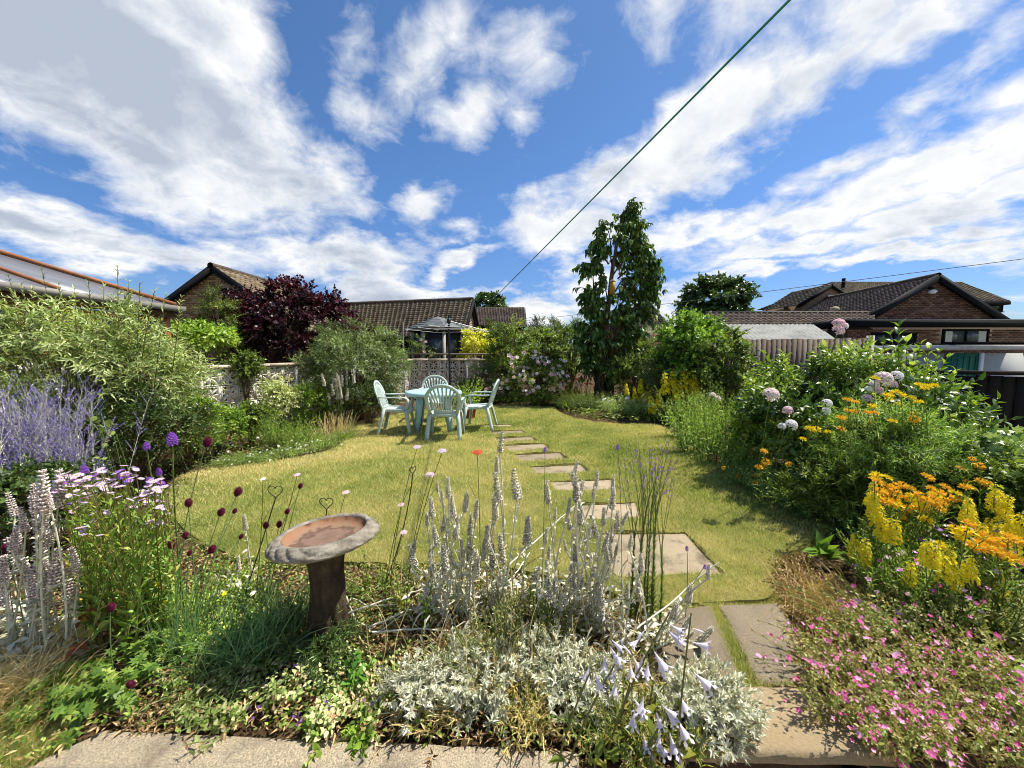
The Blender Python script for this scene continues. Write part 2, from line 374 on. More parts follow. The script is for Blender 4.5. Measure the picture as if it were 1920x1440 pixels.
def blades(mb, B, Dr, L, W, K=4, droop=.3, hue=None, mi=0):
    """grass-like arching ribbons"""
    N = len(B); P, T = shoot_paths(B, Dr, L, K, droop)
    x = np.cross(T, np.broadcast_to(rdir(N)[:, None] * .4 + np.array([0, -1., .2]), T.shape)); x = nrm(x)
    w = np.asarray(W, float).reshape(-1, 1, 1) * (1 - np.linspace(0, 1, K)[None, :, None] ** 1.6 * .93) / 2
    V = np.stack([P - x * w, P + x * w], 2).reshape(-1, 3)
    n, k = np.meshgrid(np.arange(N), np.arange(K - 1), indexing='ij'); b0 = n * K * 2 + k * 2
    h = rng.uniform(0, 1, N) if hue is None else hue
    mb.add(V, [np.stack([b0, b0 + 1, b0 + 3, b0 + 2], -1).reshape(-1, 4)], np.repeat(h, K * 2), mi)
    return P, T
STEM = plain('bark_twigs', lin('6a5a45'), .85, .2, .25, 20, .4)
GSTEM = plain('green_stems', lin('66773a'), .6, .3, .2, 20)

def shrub(name, label, cat, c, y, r, deep=None, clumps=55, per=12, L=.28, k=9, T=None, size=.07, m=None, sm=None, ang=1.0, droop=.25, up=.4, pair=False,
          base_z=0, group=None, inner=.35, stems=7, lo=-.85, spread=.7, leaf_parts=0, parts=None, shape=None, jit=.3, sizevar=.35, x0=None, twig_r=.003, flat=0, huevar=.3, stemrad=.016, cz=None):
    """a bush: limbs from the base to clumps through its volume, leafy twigs out of each clump"""
    ctr = D(c[0], c[1], y); rx = r[0] * y / F; rz = r[1] * y / F; ry = deep if deep is not None else rx * .8
    if cz is not None: ctr[2] = cz
    bx = ctr[0] if x0 is None else x0
    root = thing(name, label, cat, (bx, ctr[1], base_z), group)
    d = rdir(clumps * 4); d = d[d[:, 2] > lo][:clumps]; clumps = len(d)
    rad = np.clip(rng.uniform(inner, 1.0, clumps) ** .6, 0, 1) * rng.uniform(.78, 1.1, clumps)
    if shape is not None: rad = rad * shape(d)
    cc = ctr + d * rad[:, None] * np.array([rx, ry, rz]); cc[:, 2] = np.maximum(cc[:, 2], base_z + .05)
    # limbs
    lim = MB(); base = np.array([bx, ctr[1], base_z]); ns = max(stems, 1)
    sb = base + np.c_[rng.normal(0, .06, (clumps, 2)) * min(1, rx), np.zeros(clumps)]
    mid = sb * .45 + cc * .55; mid[:, 2] = sb[:, 2] * .4 + cc[:, 2] * .6 + .05 * rz
    mid[:, :2] = sb[:, :2] * .6 + cc[:, :2] * .4
    t = np.linspace(0, 1, 5)[None, :, None]
    Pl = (1 - t) ** 2 * sb[:, None] + 2 * t * (1 - t) * mid[:, None] + t ** 2 * cc[:, None]
    V, Fc = tubes(Pl, np.full(clumps, stemrad * .7) * rng.uniform(.5, 1.2, clumps), np.full(clumps, .003), 4); lim.add(V, Fc)
    # twigs
    B = np.repeat(cc, per, 0) + rng.normal(0, .05, (clumps * per, 3)) * np.array([1, 1, .7]); out = np.repeat(nrm(d * np.array([1 / max(rx, .05), 1 / max(ry, .05), 1 / max(rz, .05)])), per, 0)
    Dr = nrm(out * .6 + rdir(len(B)) * spread + np.array([0, 0, up]))
    Lh = L * rng.uniform(.55, 1.25, len(B)); P, Tn = shoot_paths(B, Dr, Lh, 6, droop * rng.uniform(.4, 1.5, len(B)))
    P[..., 2] = np.maximum(P[..., 2], base_z + .015)
    V, Fc = tubes(P, np.full(len(B), twig_r), np.full(len(B), twig_r * .4), 3); lim.add(V, Fc)
    lim.build('branches', sm or STEM, root)
    fol = MB(); hue = np.repeat(np.clip(rng.normal(.5, .2, clumps), .1, .9), per)
    if leaf_parts:
        p, Rm, s, h = leafy(None, P, Tn, k, T, size, ang, pair=pair, up=.6, jit=jit, hue=hue, sizevar=sizevar, huevar=huevar)
        dist = np.linalg.norm(p - np.array([0, 0, CAM_H]), axis=1) / (s + 1e-6); facing = (p - ctr) @ np.array([0, -1., .3])
        order = np.argsort(dist - facing * 6); big = order[:leaf_parts]; rest = order[leaf_parts:]
        mesh = [mesh_from('leaf', T[0], T[1], [np.zeros(len(f)) for f in T[1]], m, np.full(len(T[0]), v)) for v in (.15, .4, .6, .85)]
        for i in big: part_from(mesh[int(min(3, h[i] * 4))], 'leaf', root, p[i], Rm[i], float(s[i]))
        scatter(fol, T, p[rest], Rm[rest], np.c_[s[rest], s[rest], s[rest]], h[rest])
        fol.build('foliage', m, root, kind='stuff')
    else:
        leafy(fol, P, Tn, k, T, size, ang, pair=pair, up=.6, jit=jit, hue=hue, sizevar=sizevar, huevar=huevar)
        fol.build('foliage', m, root)
    return root, P, Tn, ctr, (rx, ry, rz)
# leaf colours (base colours of the leaves themselves)
C = lin
MG = leafm('mid_green_leaf', [C('2c3d16'), C('4d6224'), C('728636'), C('9aab54')], .33)
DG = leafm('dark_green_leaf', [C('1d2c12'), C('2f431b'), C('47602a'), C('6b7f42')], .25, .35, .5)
GG = leafm('grey_green_leaf', [C('4a5d2e'), C('768a47'), C('9fb068'), C('c9d29a')], .3, .5, .35)
BG = leafm('bright_green_leaf', [C('46641c'), C('6a8a2a'), C('8fa840'), C('b5c868')], .36)
YG = leafm('yellow_green_leaf', [C('8b9520'), C('b3b832'), C('d0cf48'), C('e0da70')], .4)
PURP = leafm('purple_leaf', [C('1c0d13'), C('2f131c'), C('471a26'), C('6a3038')], .22, .4, .35, tcol=(1.5, .45, .5), gain=.9)
SILV = leafm('silver_leaf', [C('95987a'), C('bcbfa4'), C('d9d9c3'), C('efeddc')], .15, .8, .1)
FELT = leafm('felted_leaf', [C('8f8e70'), C('b7b498'), C('d3cfb8'), C('e8e4d3')], .15, .9, .05)
GLOSS = leafm('glossy_leaf', [C('304818'), C('4f6d26'), C('7a9638'), C('adbf5e')], .34, .36, .5, gain=1.1)
STRAW = leafm('straw', [C('8a734a'), C('b59b66'), C('d6c08b'), C('e8d9ac')], .2, .7, .2)
CHIVE = leafm('blue_green_blade', [C('3f5c33'), C('567843'), C('74945a'), C('98b07c')], .25, .45, .4)
LAWN = leafm('lawn_blade', [C('566c2c'), C('8a994c'), C('b5b272'), C('cdbf8a'), C('d8c79f')], .3, .6, .2)
T_LAN = tpl('lance'); T_NAR = tpl('lance', .17, .06, .18); T_OV = tpl('oval', .55, .1, .12); T_BR = tpl('oval', .42, .1, .25); T_ND = tpl('needle', .14); T_PALM = tpl('palm', .36, .05, .06); T_RND = tpl('oval', .85, .1, .08); T_ND2 = tpl('blade', .2, 0, .1); T_SIL = tpl('blade', .26, .0, .05)

# ------------------------------------------------------------------ ground, beds, lawn
def ground_mat():
    m_, b, p, nt = base_mat('bare_earth'); o = b.obj()
    n = b.noise(o, 3.5, 8, .7); c = b.ramp(n, [(.25, C('2e2318')), (.5, C('4d3d2a')), (.75, C('796347'))])
    c = b.mix(b.mr(b.noise(o, 40, 4, .7), .6, .72), c, C('a08a66'))
    b.put(p.inputs['Base Color'], c); p.inputs['Roughness'].default_value = .95; p.inputs['Specular IOR Level'].default_value = .1
    bp = nt.nodes.new('ShaderNodeBump'); bp.inputs['Strength'].default_value = .8; bp.inputs['Distance'].default_value = .03
    b.put(bp.inputs['Height'], b.noise(o, 22, 7, .7)); nt.links.new(bp.outputs[0], p.inputs['Normal']); return m_
EARTH = ground_mat()
FIELD = plain('far_ground', C('5d6a38'), .95, .1, .3, .3)
mb = MB(); mb.add([(-900, 30, -.03), (900, 30, -.03), (900, 1500, -.03), (-900, 1500, -.03)], [np.array([(0, 1, 2, 3)])])
mb.add([(-900, -300, -.33), (900, -300, -.33), (900, 30, -.33), (-900, 30, -.33)], [np.array([(0, 1, 2, 3)])])
g = mb.build('ground', FIELD, kind='structure')
# the garden terrace, raised a step above the patio the photographer stands on
FRONT = 1.15
def uneven(x, y): return .012 * np.sin(x * 5.1 + y * 3.3) + .01 * np.sin(x * 11.3 - y * 7.7 + 1) + .006 * np.sin(x * 23 + y * 19)
nx, ny = 260, 240
gx, gy = np.meshgrid(np.linspace(-16, 16, nx), 1.30 + (np.linspace(0, 1, ny) ** 1.7) * 27, indexing='ij')
gz = uneven(gx, gy) - .035
i, j = np.meshgrid(np.arange(nx - 1), np.arange(ny - 1), indexing='ij')
mb = MB(); mb.add(np.stack([gx, gy, gz], -1), [np.stack([i * ny + j, (i + 1) * ny + j, (i + 1) * ny + j + 1, i * ny + j + 1], -1).reshape(-1, 4)])
mb.build('flower_bed_soil', EARTH, smooth=True, kind='structure')
lawn_px = [(1462, 1134), (1436, 1075), (1490, 1030), (1585, 985), (1490, 938), (1400, 902), (1330, 862), (1275, 822), (1238, 796), (1150, 796), (1080, 788), (1044, 772), (1040, 763), (930, 761),
           (860, 764), (775, 772), (705, 782), (655, 800), (650, 832), (600, 852), (520, 866), (430, 876), (335, 890), (312, 930), (330, 990), (420, 1040), (520, 1062), (700, 1056), (900, 1062), (1110, 1095), (1180, 1125), (1245, 1145), (1330, 1128)]
lawn_poly = np.array([G(*p)[:2] for p in lawn_px])
# smooth the outline, then crinkle it
def smooth_poly(p, n=3):
    for _ in range(n):
        q = np.roll(p, -1, 0); p = np.stack([p * .75 + q * .25, p * .25 + q * .75], 1).reshape(-1, 2)
    return p
lawn_poly = smooth_poly(lawn_poly)
def inside(P, poly):
    x, y = P[:, 0], P[:, 1]; r = np.zeros(len(P), bool); n = len(poly)
    for i in range(n):
        x1, y1 = poly[i]; x2, y2 = poly[(i + 1) % n]
        if y1 == y2: continue
        cnd = ((y1 > y) != (y2 > y)) & (x < (x2 - x1) * (y - y1) / (y2 - y1) + x1); r ^= cnd
    return r
slab_px = [[(1150, 1083), (1362, 1080), (1286, 998), (1125, 999)], [(1085, 978), (1206, 973), (1192, 941), (1078, 946)], [(1040, 922), (1162, 919), (1146, 898), (1028, 903)],
           [(1002, 890), (1108, 887), (1090, 870), (990, 875)], [(972, 866), (1066, 862), (1050, 848), (962, 852)], [(952, 847), (1034, 843), (1020, 831), (944, 835)],
           [(934, 830), (1010, 827), (996, 818), (928, 822)], [(924, 816), (990, 813), (978, 806), (918, 809)], [(908, 802), (966, 800), (956, 795), (904, 797)]]
slabs = [np.array([G(*p)[:2] for p in q]) for q in slab_px]
near_px = [[(1335, 1292), (1508, 1286), (1452, 1132), (1338, 1137)], [(1245, 1292), (1392, 1296), (1318, 1138), (1215, 1150)]]
near = [np.array([G(*p)[:2] for p in q]) for q in near_px]
near[0] = np.array([(.81, 1.60), (1.17, 1.60), (1.44, 2.10), (1.11, 2.12)]); near[1] = np.array([(.40, 1.60), (.75, 1.58), (1.03, 2.12), (.62, 2.14)])
near[0] = np.array([G(1420, 1283)[:2], G(1530, 1286)[:2], G(1462, 1133)[:2], G(1346, 1136)[:2]]); near[1] = np.array([G(1225, 1286)[:2], G(1396, 1288)[:2], G(1334, 1137)[:2], G(1215, 1150)[:2]])
def lawn_mat():
    m_, b, p, nt = base_mat('lawn_turf'); o = b.obj()
    f = b.m('ADD', b.m('MULTIPLY', b.noise(o, 1.1, 4, .6), .75), b.m('MULTIPLY', b.noise(o, 60, 4, .7), .3))
    c = b.ramp(f, [(.36, C('4d5826')), (.5, C('777a3b')), (.62, C('9b8e54')), (.75, C('b09d70'))])
    b.put(p.inputs['Base Color'], c); p.inputs['Roughness'].default_value = .95; p.inputs['Specular IOR Level'].default_value = .1
    bp = nt.nodes.new('ShaderNodeBump'); bp.inputs['Strength'].default_value = .9; bp.inputs['Distance'].default_value = .02
    b.put(bp.inputs['Height'], b.noise(o, 120, 5, .7)); nt.links.new(bp.outputs[0], p.inputs['Normal']); return m_
TURF = lawn_mat()
st = .03
ax = np.arange(lawn_poly[:, 0].min() - .1, lawn_poly[:, 0].max() + .1, st); ay = np.arange(lawn_poly[:, 1].min() - .1, lawn_poly[:, 1].max() + .1, st)
lx, ly = np.meshgrid(ax, ay, indexing='ij')
cen = np.c_[(lx[:-1, :-1] + st / 2).ravel(), (ly[:-1, :-1] + st / 2).ravel()]
keep = inside(cen, lawn_poly)
for q in slabs + near: keep &= ~inside(cen, q)
i, j = np.meshgrid(np.arange(len(ax) - 1), np.arange(len(ay) - 1), indexing='ij'); n2 = len(ay)
Fq = np.stack([i * n2 + j, (i + 1) * n2 + j, (i + 1) * n2 + j + 1, i * n2 + j + 1], -1).reshape(-1, 4)[keep]
lz = .012 + uneven(lx, ly) * .5
mb = MB(); V = np.stack([lx, ly, lz], -1).reshape(-1, 3)
for cx, cy in ():
    pass
nbv = np.zeros((len(ax), n2), int); kk = keep.reshape(len(ax) - 1, n2 - 1)
for a_, b_ in ((0, 0), (0, 1), (1, 0), (1, 1)): nbv[a_:a_ + kk.shape[0], b_:b_ + kk.shape[1]] += kk
edge_v = np.argwhere(((nbv > 0) & (nbv < 4)).ravel()).ravel(); pts = np.vstack([np.linspace(p, q_, 8, endpoint=False) for q in [lawn_poly] + slabs + near for p, q_ in zip(q, np.roll(q, -1, 0))])
dd = np.linalg.norm(V[edge_v][:, None, :2] - pts[None], axis=2); jj = dd.argmin(1); ok = dd.min(1) < .05; V[edge_v[ok], :2] = pts[jj[ok]]      # the turf is cut along its outline
u, inv = np.unique(Fq, return_inverse=True); mb.add(V[u], [inv.reshape(-1, 4)])
# cut edge of the turf
nb = keep.reshape(len(ax) - 1, len(ay) - 1); E = []
pad = np.pad(nb, 1)
for dx, dy, a, b_ in ((-1, 0, (0, 1), (0, 0)), (1, 0, (1, 0), (1, 1)), (0, -1, (0, 0), (1, 0)), (0, 1, (1, 1), (0, 1))):
    e = np.argwhere(nb & ~pad[1 + dx:1 + dx + nb.shape[0], 1 + dy:1 + dy + nb.shape[1]])
    for x, y in e:
        p1 = V[(x + a[0]) * n2 + y + a[1]]; p2 = V[(x + b_[0]) * n2 + y + b_[1]]; E.append([p1, p2, p2 - (0, 0, .06), p1 - (0, 0, .06)])
E = np.array(E); mb.add(E.reshape(-1, 3), [np.arange(len(E) * 4).reshape(-1, 4)])
mb.build('lawn', TURF, kind='structure')
def vnoise(P, s, seed=0):
    """cheap smooth value noise for placing things"""
    r = np.random.default_rng(seed); out = np.zeros(len(P))
    for k in range(6):
        a = r.uniform(0, 6.28); f = s * r.uniform(.6, 1.8); out += np.sin((P[:, 0] * math.cos(a) + P[:, 1] * math.sin(a)) * f + r.uniform(0, 6.28))
    return out / 4.2
def grass():
    lo, hi = lawn_poly.min(0), lawn_poly.max(0); N = 900000
    P = np.c_[rng.uniform(lo[0], hi[0], N), rng.uniform(lo[1], hi[1], N)]
    dist = np.hypot(P[:, 0], P[:, 1]); kp = rng.uniform(0, 1, N) < np.minimum(1, (2.6 / dist) ** 1.25) * .8
    P = P[kp]; dist = dist[kp]
    kp = inside(P, lawn_poly)
    for q in slabs + near:
        c = q.mean(0); kp &= ~inside(P, c + (q - c) * .965)
    P = P[kp]; dist = dist[kp]; N = len(P)
    pat = vnoise(P, 1.6, 3) * .5 + vnoise(P, 4.5, 5) * .35 + vnoise(P, 13, 8) * .3
    # worn straw-coloured places: by the near bed, at the bed corner, along the edges
    for (px, py, r_) in ((1440, 1100, .22), (1300, 800, 1.0), (470, 880, .7), (620, 850, .6), (1230, 1010, .0), (930, 850, .5), (1500, 1000, .3), (700, 800, .9), (370, 890, .4)):
        if r_: c = G(px, py)[:2]; pat += .9 * np.exp(-((P - c) ** 2).sum(1) / r_ ** 2)
    hue = np.clip(.39 + .34 * pat + rng.normal(0, .20, N), 0, 1)
    B = np.c_[P, .008 + uneven(P[:, 0], P[:, 1]) * .5]
    Dr = nrm(rdir(N) * .75 + np.array([0, 0, .9])); Dr[:, 2] = np.abs(Dr[:, 2])
    L = rng.uniform(.018, .045, N) * (1 + .3 * (dist > 4)); W = .0028 * np.maximum(1, dist / 2.6)
    x = nrm(np.cross(Dr, rdir(N))) * (W / 2)[:, None]
    tip = B + Dr * L[:, None]
    mb = MB(); mb.add(np.stack([B - x, B + x, tip], 1).reshape(-1, 3), [np.arange(N * 3).reshape(-1, 3)], np.repeat(hue, 3)); mb.build('grass', LAWN, kind='stuff')
    tag(bpy.data.objects['grass'], 'sun-bleached mown grass of the lawn around the stepping stones', 'grass')
grass()
def slab_fringe():
    mb = MB()
    for q in slabs + near:
        for p0, p1 in zip(q, np.roll(q, -1, 0)):
            n = int(np.linalg.norm(p1 - p0) * 420); t = rng.uniform(0, 1, n)[:, None]; c = q.mean(0); P = p0 * (1 - t) + p1 * t + rng.normal(0, .006, (n, 2)); inn = nrm(c - P) * rng.uniform(-.4, .9, (n, 1)); d = nrm(np.c_[inn, np.full(n, .75)] + rdir(n) * .45); d[:, 2] = np.abs(d[:, 2])
            blades(mb, np.c_[P, np.full(n, .0)], d, rng.uniform(.02, .05, n), .003, 3, .5, np.clip(rng.normal(.5, .25, n), 0, 1))
    tag(mb.build('fringe_grass', LAWN, kind='stuff'), 'grass creeping over the edges of the sunken stones', 'grass')
slab_fringe()
def lawn_lip():
    p = lawn_poly; q = np.roll(p, -1, 0); L = np.linalg.norm(q - p, axis=1); k = rng.choice(len(p), 9000, p=L / L.sum()); t = rng.uniform(0, 1, 9000)[:, None]; P = p[k] * (1 - t) + q[k] * t
    kp = np.hypot(P[:, 0], P[:, 1]) < 6.5; P = P[kp] + rng.normal(0, .012, (kp.sum(), 2)); nrm_ = nrm(np.c_[(q - p)[:, 1], -(q - p)[:, 0]])[k][kp]; n = len(P)
    d = nrm(np.c_[nrm_ * rng.uniform(-.2, 1.0, (n, 1)), np.full(n, .7)] + rdir(n) * .5); d[:, 2] = np.abs(d[:, 2]); mb = MB(); blades(mb, np.c_[P, np.full(n, -.005)], d, rng.uniform(.03, .075, n), .003, 4, .45, np.clip(rng.normal(.4, .22, n), 0, 1)); o = mb.build('lip_grass', LAWN, kind='stuff'); tag(o, 'longer uncut grass leaning over the edge of the lawn', 'grass')
lawn_lip()
# ------------------------------------------------------------------ paving
STONE = objvar('slab_stone', [C('6e624d'), C('8a7c63'), C('a09176'), C('b3a58b')], .9, .7, 90, (170, .4, C('4f4634')))
AGG = objvar('aggregate_concrete', [C('74674f'), C('8d7e66'), C('a1937a'), C('b0a38b')], .92, .8, 150, (150, .7, C('6a5f50')))
AGG2 = objvar('weathered_concrete', [C('564d3d'), C('6b604d'), C('7f735e'), C('91846d')], .92, .8, 150, (150, .6, C('5c5346')))
def slab_obj(name, label, cat, poly, z0, z1, m_, group=None, cham=.012, seg=14):
    p = np.array(poly); q = []
    for a, b_ in zip(p, np.roll(p, -1, 0)):                       # slightly worn edge line
        t = np.linspace(0, 1, seg, endpoint=False)[:, None]; q.append(a + (b_ - a) * t + rng.normal(0, .0018, (seg, 2)))
    q = np.vstack(q); c = q.mean(0); n = len(q); inn = c + (q - c) * (1 - cham * 2 / np.linalg.norm(q - c, axis=1))[:, None]
    V = np.vstack([np.c_[q, np.full(n, z0)], np.c_[q, np.full(n, z1 - cham * .6)], np.c_[inn, np.full(n, z1) + rng.normal(0, .0012, n)], [[c[0], c[1], z1 + .002]]])
    V[:, :2] -= c
    a = np.arange(n); b_ = (a + 1) % n
    F = [np.r_[np.c_[a, b_, b_ + n, a + n], np.c_[a + n, b_ + n, b_ + 2 * n, a + 2 * n]], np.c_[a + 2 * n, b_ + 2 * n, np.full(n, 3 * n)]]
    me = mesh_from(name, V, F, [np.zeros(len(f)) for f in F], m_)
    o = link(bpy.data.objects.new(name, me)); o.location = (c[0], c[1], 0); _off[o.name] = np.array([c[0], c[1], 0]); return tag(o, label, cat, group)
words = ['first and largest square stepping stone, sunk in the lawn beside the purple toadflax', 'second stepping stone from the step, behind the tall felted spikes', 'third stepping stone from the step, seen over the felted spikes',
         'fourth stepping stone from the step, bare lawn at its right', 'fifth stepping stone from the step, midway along the row', 'sixth stepping stone from the step, past the middle of the row',
         'seventh stepping stone from the step, thin strip of stone in grass', 'eighth stepping stone, last but one before the shrubs, near the chairs', 'farthest stepping stone, a thin sliver at the end of the row']
for q, w in zip(slabs, words): slab_obj('stepping_stone', w, 'stepping stone', q, -.06, -.006, STONE, 'stepping stones across the lawn')
slab_obj('paving_slab', 'weathered concrete paving slab beside the dry grass heap, right of the mossy joint', 'paving slab', near[0], -.06, .012, AGG2, 'weathered slabs at the top of the step')
slab_obj('paving_slab', 'weathered concrete paving slab behind the pale lilac hosta flowers', 'paving slab', near[1], -.06, .012, AGG2, 'weathered slabs at the top of the step')
stp = np.array([G(1345, 1412)[:2], G(1660, 1425)[:2], G(1540, 1300)[:2], G(1372, 1297)[:2]])
stp = np.array([(.60, 1.262), (1.36, 1.245), (1.30, 1.525), (.66, 1.535)])
slab_obj('stone_step', 'buff sandstone step half shaded by the pink flowered bush', 'step', stp, -.022, .022, objvar('step_stone', [C('7a6b53'), C('928062'), C('a59474')], .9, .5, 60, (90, .25, C('94805f'))))
mb = MB(); mb.box((.96, 1.40, -.19), (.66, .06, .30)); r_ = mb.build('step_riser', plain('dark_brick', C('5a4434'), .9, .2, .3, 12, .5), kind='structure')
kerb = np.array([G(-60, 1436)[:2], G(30, 1500)[:2], G(1092, 1500)[:2], G(1092, 1409)[:2], G(640, 1386)[:2], G(190, 1369)[:2]])
slab_obj('coping_slab', 'pale speckled concrete coping slab along the front edge of the bed', 'coping slab', np.array([G(40, 1440)[:2], np.array([-1.03, 1.16]), np.array([.19, 1.16]), G(1088, 1410)[:2], G(640, 1386)[:2], G(190, 1369)[:2]]), -.07, .0, AGG)
mb = MB(); mb.box((-2.2, 1.24, -.18), (5.7, .1, .28)); mb.box((3.9, 1.27, -.18), (5.2, .08, .28)); mb.build('retaining_wall', plain('retaining_brick', C('6a5140'), .9, .2, .3, 12, .5), kind='structure')
mb = MB(); mb.add([(-16, -6, -.31), (16, -6, -.31), (16, 1.4, -.31), (-16, 1.4, -.31)], [np.array([(0, 1, 2, 3)])]); mb.build('patio', AGG, kind='structure')
# ------------------------------------------------------------------ pierced screen walls
BLOCK = objvar('screen_block_concrete', [C('b9af9d'), C('cdc4b3'), C('dad3c6'), C('e4dfd5')], .92, .4, 60)
COPE = objvar('wall_coping', [C('b8a68e'), C('c9b9a2'), C('d8cbb8')], .9, .4, 50)
def block_mesh():
    mb = MB(); h = .143; d = .085
    for sx in (-1, 1): mb.box((sx * (h - .009), 0, 0), (.018, d, 2 * h)); 
    for sz in (-1, 1): mb.box((0, 0, sz * (h - .009)), (2 * h - .037, d - .004, .018))
    # leaf-shaped ribs out of the middle, pierced between
    for k in range(8):
        a = k * math.pi / 4; l = (h - .016) * (1.0 if k % 2 == 0 else 1.38); c, s = math.cos(a), math.sin(a); w = .011 if k % 2 == 0 else .017
        P = []
        for y in (-.03, .03):
            for t, ww in ((.0, .006), (.5, w), (1., .007)):
                P += [(c * l * t - s * ww, y, s * l * t + c * ww), (c * l * t + s * ww, y, s * l * t - c * ww)]
        F = [np.array([(0, 2, 3, 1), (2, 4, 5, 3), (6, 7, 9, 8), (8, 9, 11, 10), (0, 6, 8, 2), (2, 8, 10, 4), (1, 3, 9, 7), (3, 5, 11, 9), (4, 10, 11, 5), (0, 1, 7, 6)])]
        mb.add(np.array(P) + np.array([0, .0004 * k, 0]), F)
    return mesh_from('screen_block', np.vstack(mb.V), mb.F, mb.M, BLOCK)
BLK = block_mesh()
def screen_wall(name, label, a, b_, rows, z0=-.05):
    a = np.array([*a, 0.]); b_ = np.array([*b_, 0.]); L = np.linalg.norm(b_ - a); n = int(L / .3); u = (b_ - a) / L; v = np.array([-u[1], u[0], 0])
    root = thing(name, label, 'garden wall', a)
    Rm = np.c_[u, v, (0, 0, 1)]
    for i in range(n):
        for r in range(rows): part_from(BLK, 'screen_block', root, a + u * (.15 + i * .3) + np.array([0, 0, z0 + .15 + r * .3]) + v * rng.normal(0, .002), Rm)
    mb = MB(); rz = math.atan2(u[1], u[0]); mb2 = MB()
    for k in range(int(L / .6) + 1):
        l0 = k * .6; l1 = min(L, l0 + .596)
        if l1 - l0 < .05: continue
        m_ = MB(); c = a + u * (l0 + l1) / 2 + np.array([0, 0, z0 + rows * .3 + .03]); m_.box(c, (l1 - l0, .16, .055), rz); m_.build('coping_stone', COPE, root)
    for k in range(0, n + 1, 6):
        m_ = MB(); m_.box(a + u * (k * .3) + np.array([0, 0, z0 + rows * .15]), (.03, .13, rows * .3 - .002), rz); m_.build('pilaster', BLOCK, root)
    return root
screen_wall('screen_wall', 'sunlit pale pierced-block garden wall with coping beside the purple-leaved bush', (-5.75, 4.6), (-3.1, 11.86), 4)
screen_wall('screen_wall', 'shaded grey pierced-block garden wall behind the chairs and black pole', (-3.2, 12.0), (.1, 12.0), 4)

# ------------------------------------------------------------------ houses
BRICK_L = pieces('brown_brick', [C('5c4735'), C('84684c'), C('a08260'), C('b89b76')], .9, .2, 12, .4, 60)
BRICK_R = pieces('red_brown_brick', [C('4a342b'), C('6a4b3e'), C('7f5e4e'), C('93715f')], .9, .2, 12, .4, 60)
BRICK_P = pieces('pale_brick', [C('8c7460'), C('a68e78'), C('b7a18a')], .9, .2, 12, .4, 60)
MORT = plain('mortar', C('8a7d6c'), .95, .1, .15, 6, .3); MORT_D = plain('dark_mortar', C('5d5046'), .95, .1, .15, 6, .3)
TILE_B = pieces('brown_roof_tiles', [C('4d4133'), C('675945'), C('7c6d57'), C('93846c')], .9, .2, 5, .4, 40)
TILE_D = pieces('dark_roof_tiles', [C('443830'), C('584a3f'), C('6b5c50'), C('7f7063')], .9, .2, 5, .4, 40)
FASCIA = plain('black_fascia', C('131316'), .75, .15, .1, 3); WHITE = plain('white_render', C('c9c7c1'), .85, .2, .05, 2, .1); UPVC = plain('white_frame', C('e4e4e0'), .4, .4, .03, 2)
DGLASS = glassm('dark_glass'); CURT = plain('curtain', C('cfc9bb'), .9, .1, .1, 14)
TIMB = plain('orange_timber', C('a8622f'), .5, .4, .2, 10, .1); RIDGE = pieces('ridge_tiles', [C('45392f'), C('5d5145')], .9, .2, 5, .3, 40)
def tiled(root, e0, e1, r1, r0, rows, cols, m_, name='roof_tiles'):
    """courses of interlocking tiles between the eave e0-e1 and the ridge r0-r1: each course steps over the one below"""
    e0, e1, r0, r1 = (np.array(p, float) for p in (e0, e1, r0, r1)); nn = nrm(np.cross(e1 - e0, r0 - e0)); nn = nn if nn[2] > 0 else -nn
    prof = np.array([(0, .0), (.1, .0), (.52, .006), (.62, .022), (.78, .034), (.92, .022)])   # the roll of one tile
    u = np.concatenate([(k + prof[:, 0]) / cols for k in range(cols)] + [[1.0]]); h = np.concatenate([prof[:, 1]] * cols + [[0.]])
    mb = MB(); nU = len(u)
    for r in range(rows):
        rn = np.repeat(rng.uniform(.1, .9, cols), 6); rn = np.r_[rn, rn[-1]]
        t0, t1 = r / rows, (r + 1.12) / rows
        t1 = min(t1, 1.0); L = []
        for t, up in ((t0, .0), (t0, .045), (t1, .012)):
            p = (e0 * (1 - t) + r0 * t)[None] * (1 - u[:, None]) + (e1 * (1 - t) + r1 * t)[None] * u[:, None]
            L.append(p + nn * (up + h[:, None] * (1 if up else 0)))
        i = np.arange(nU - 1)
        mb.add(np.vstack(L), [np.r_[np.c_[i, i + 1, i + 1 + nU, i + nU], np.c_[i + nU, i + 1 + nU, i + 1 + 2 * nU, i + 2 * nU]]], np.r_[rn, rn, rn])
    return mb.build(name, m_, root, kind='stuff')
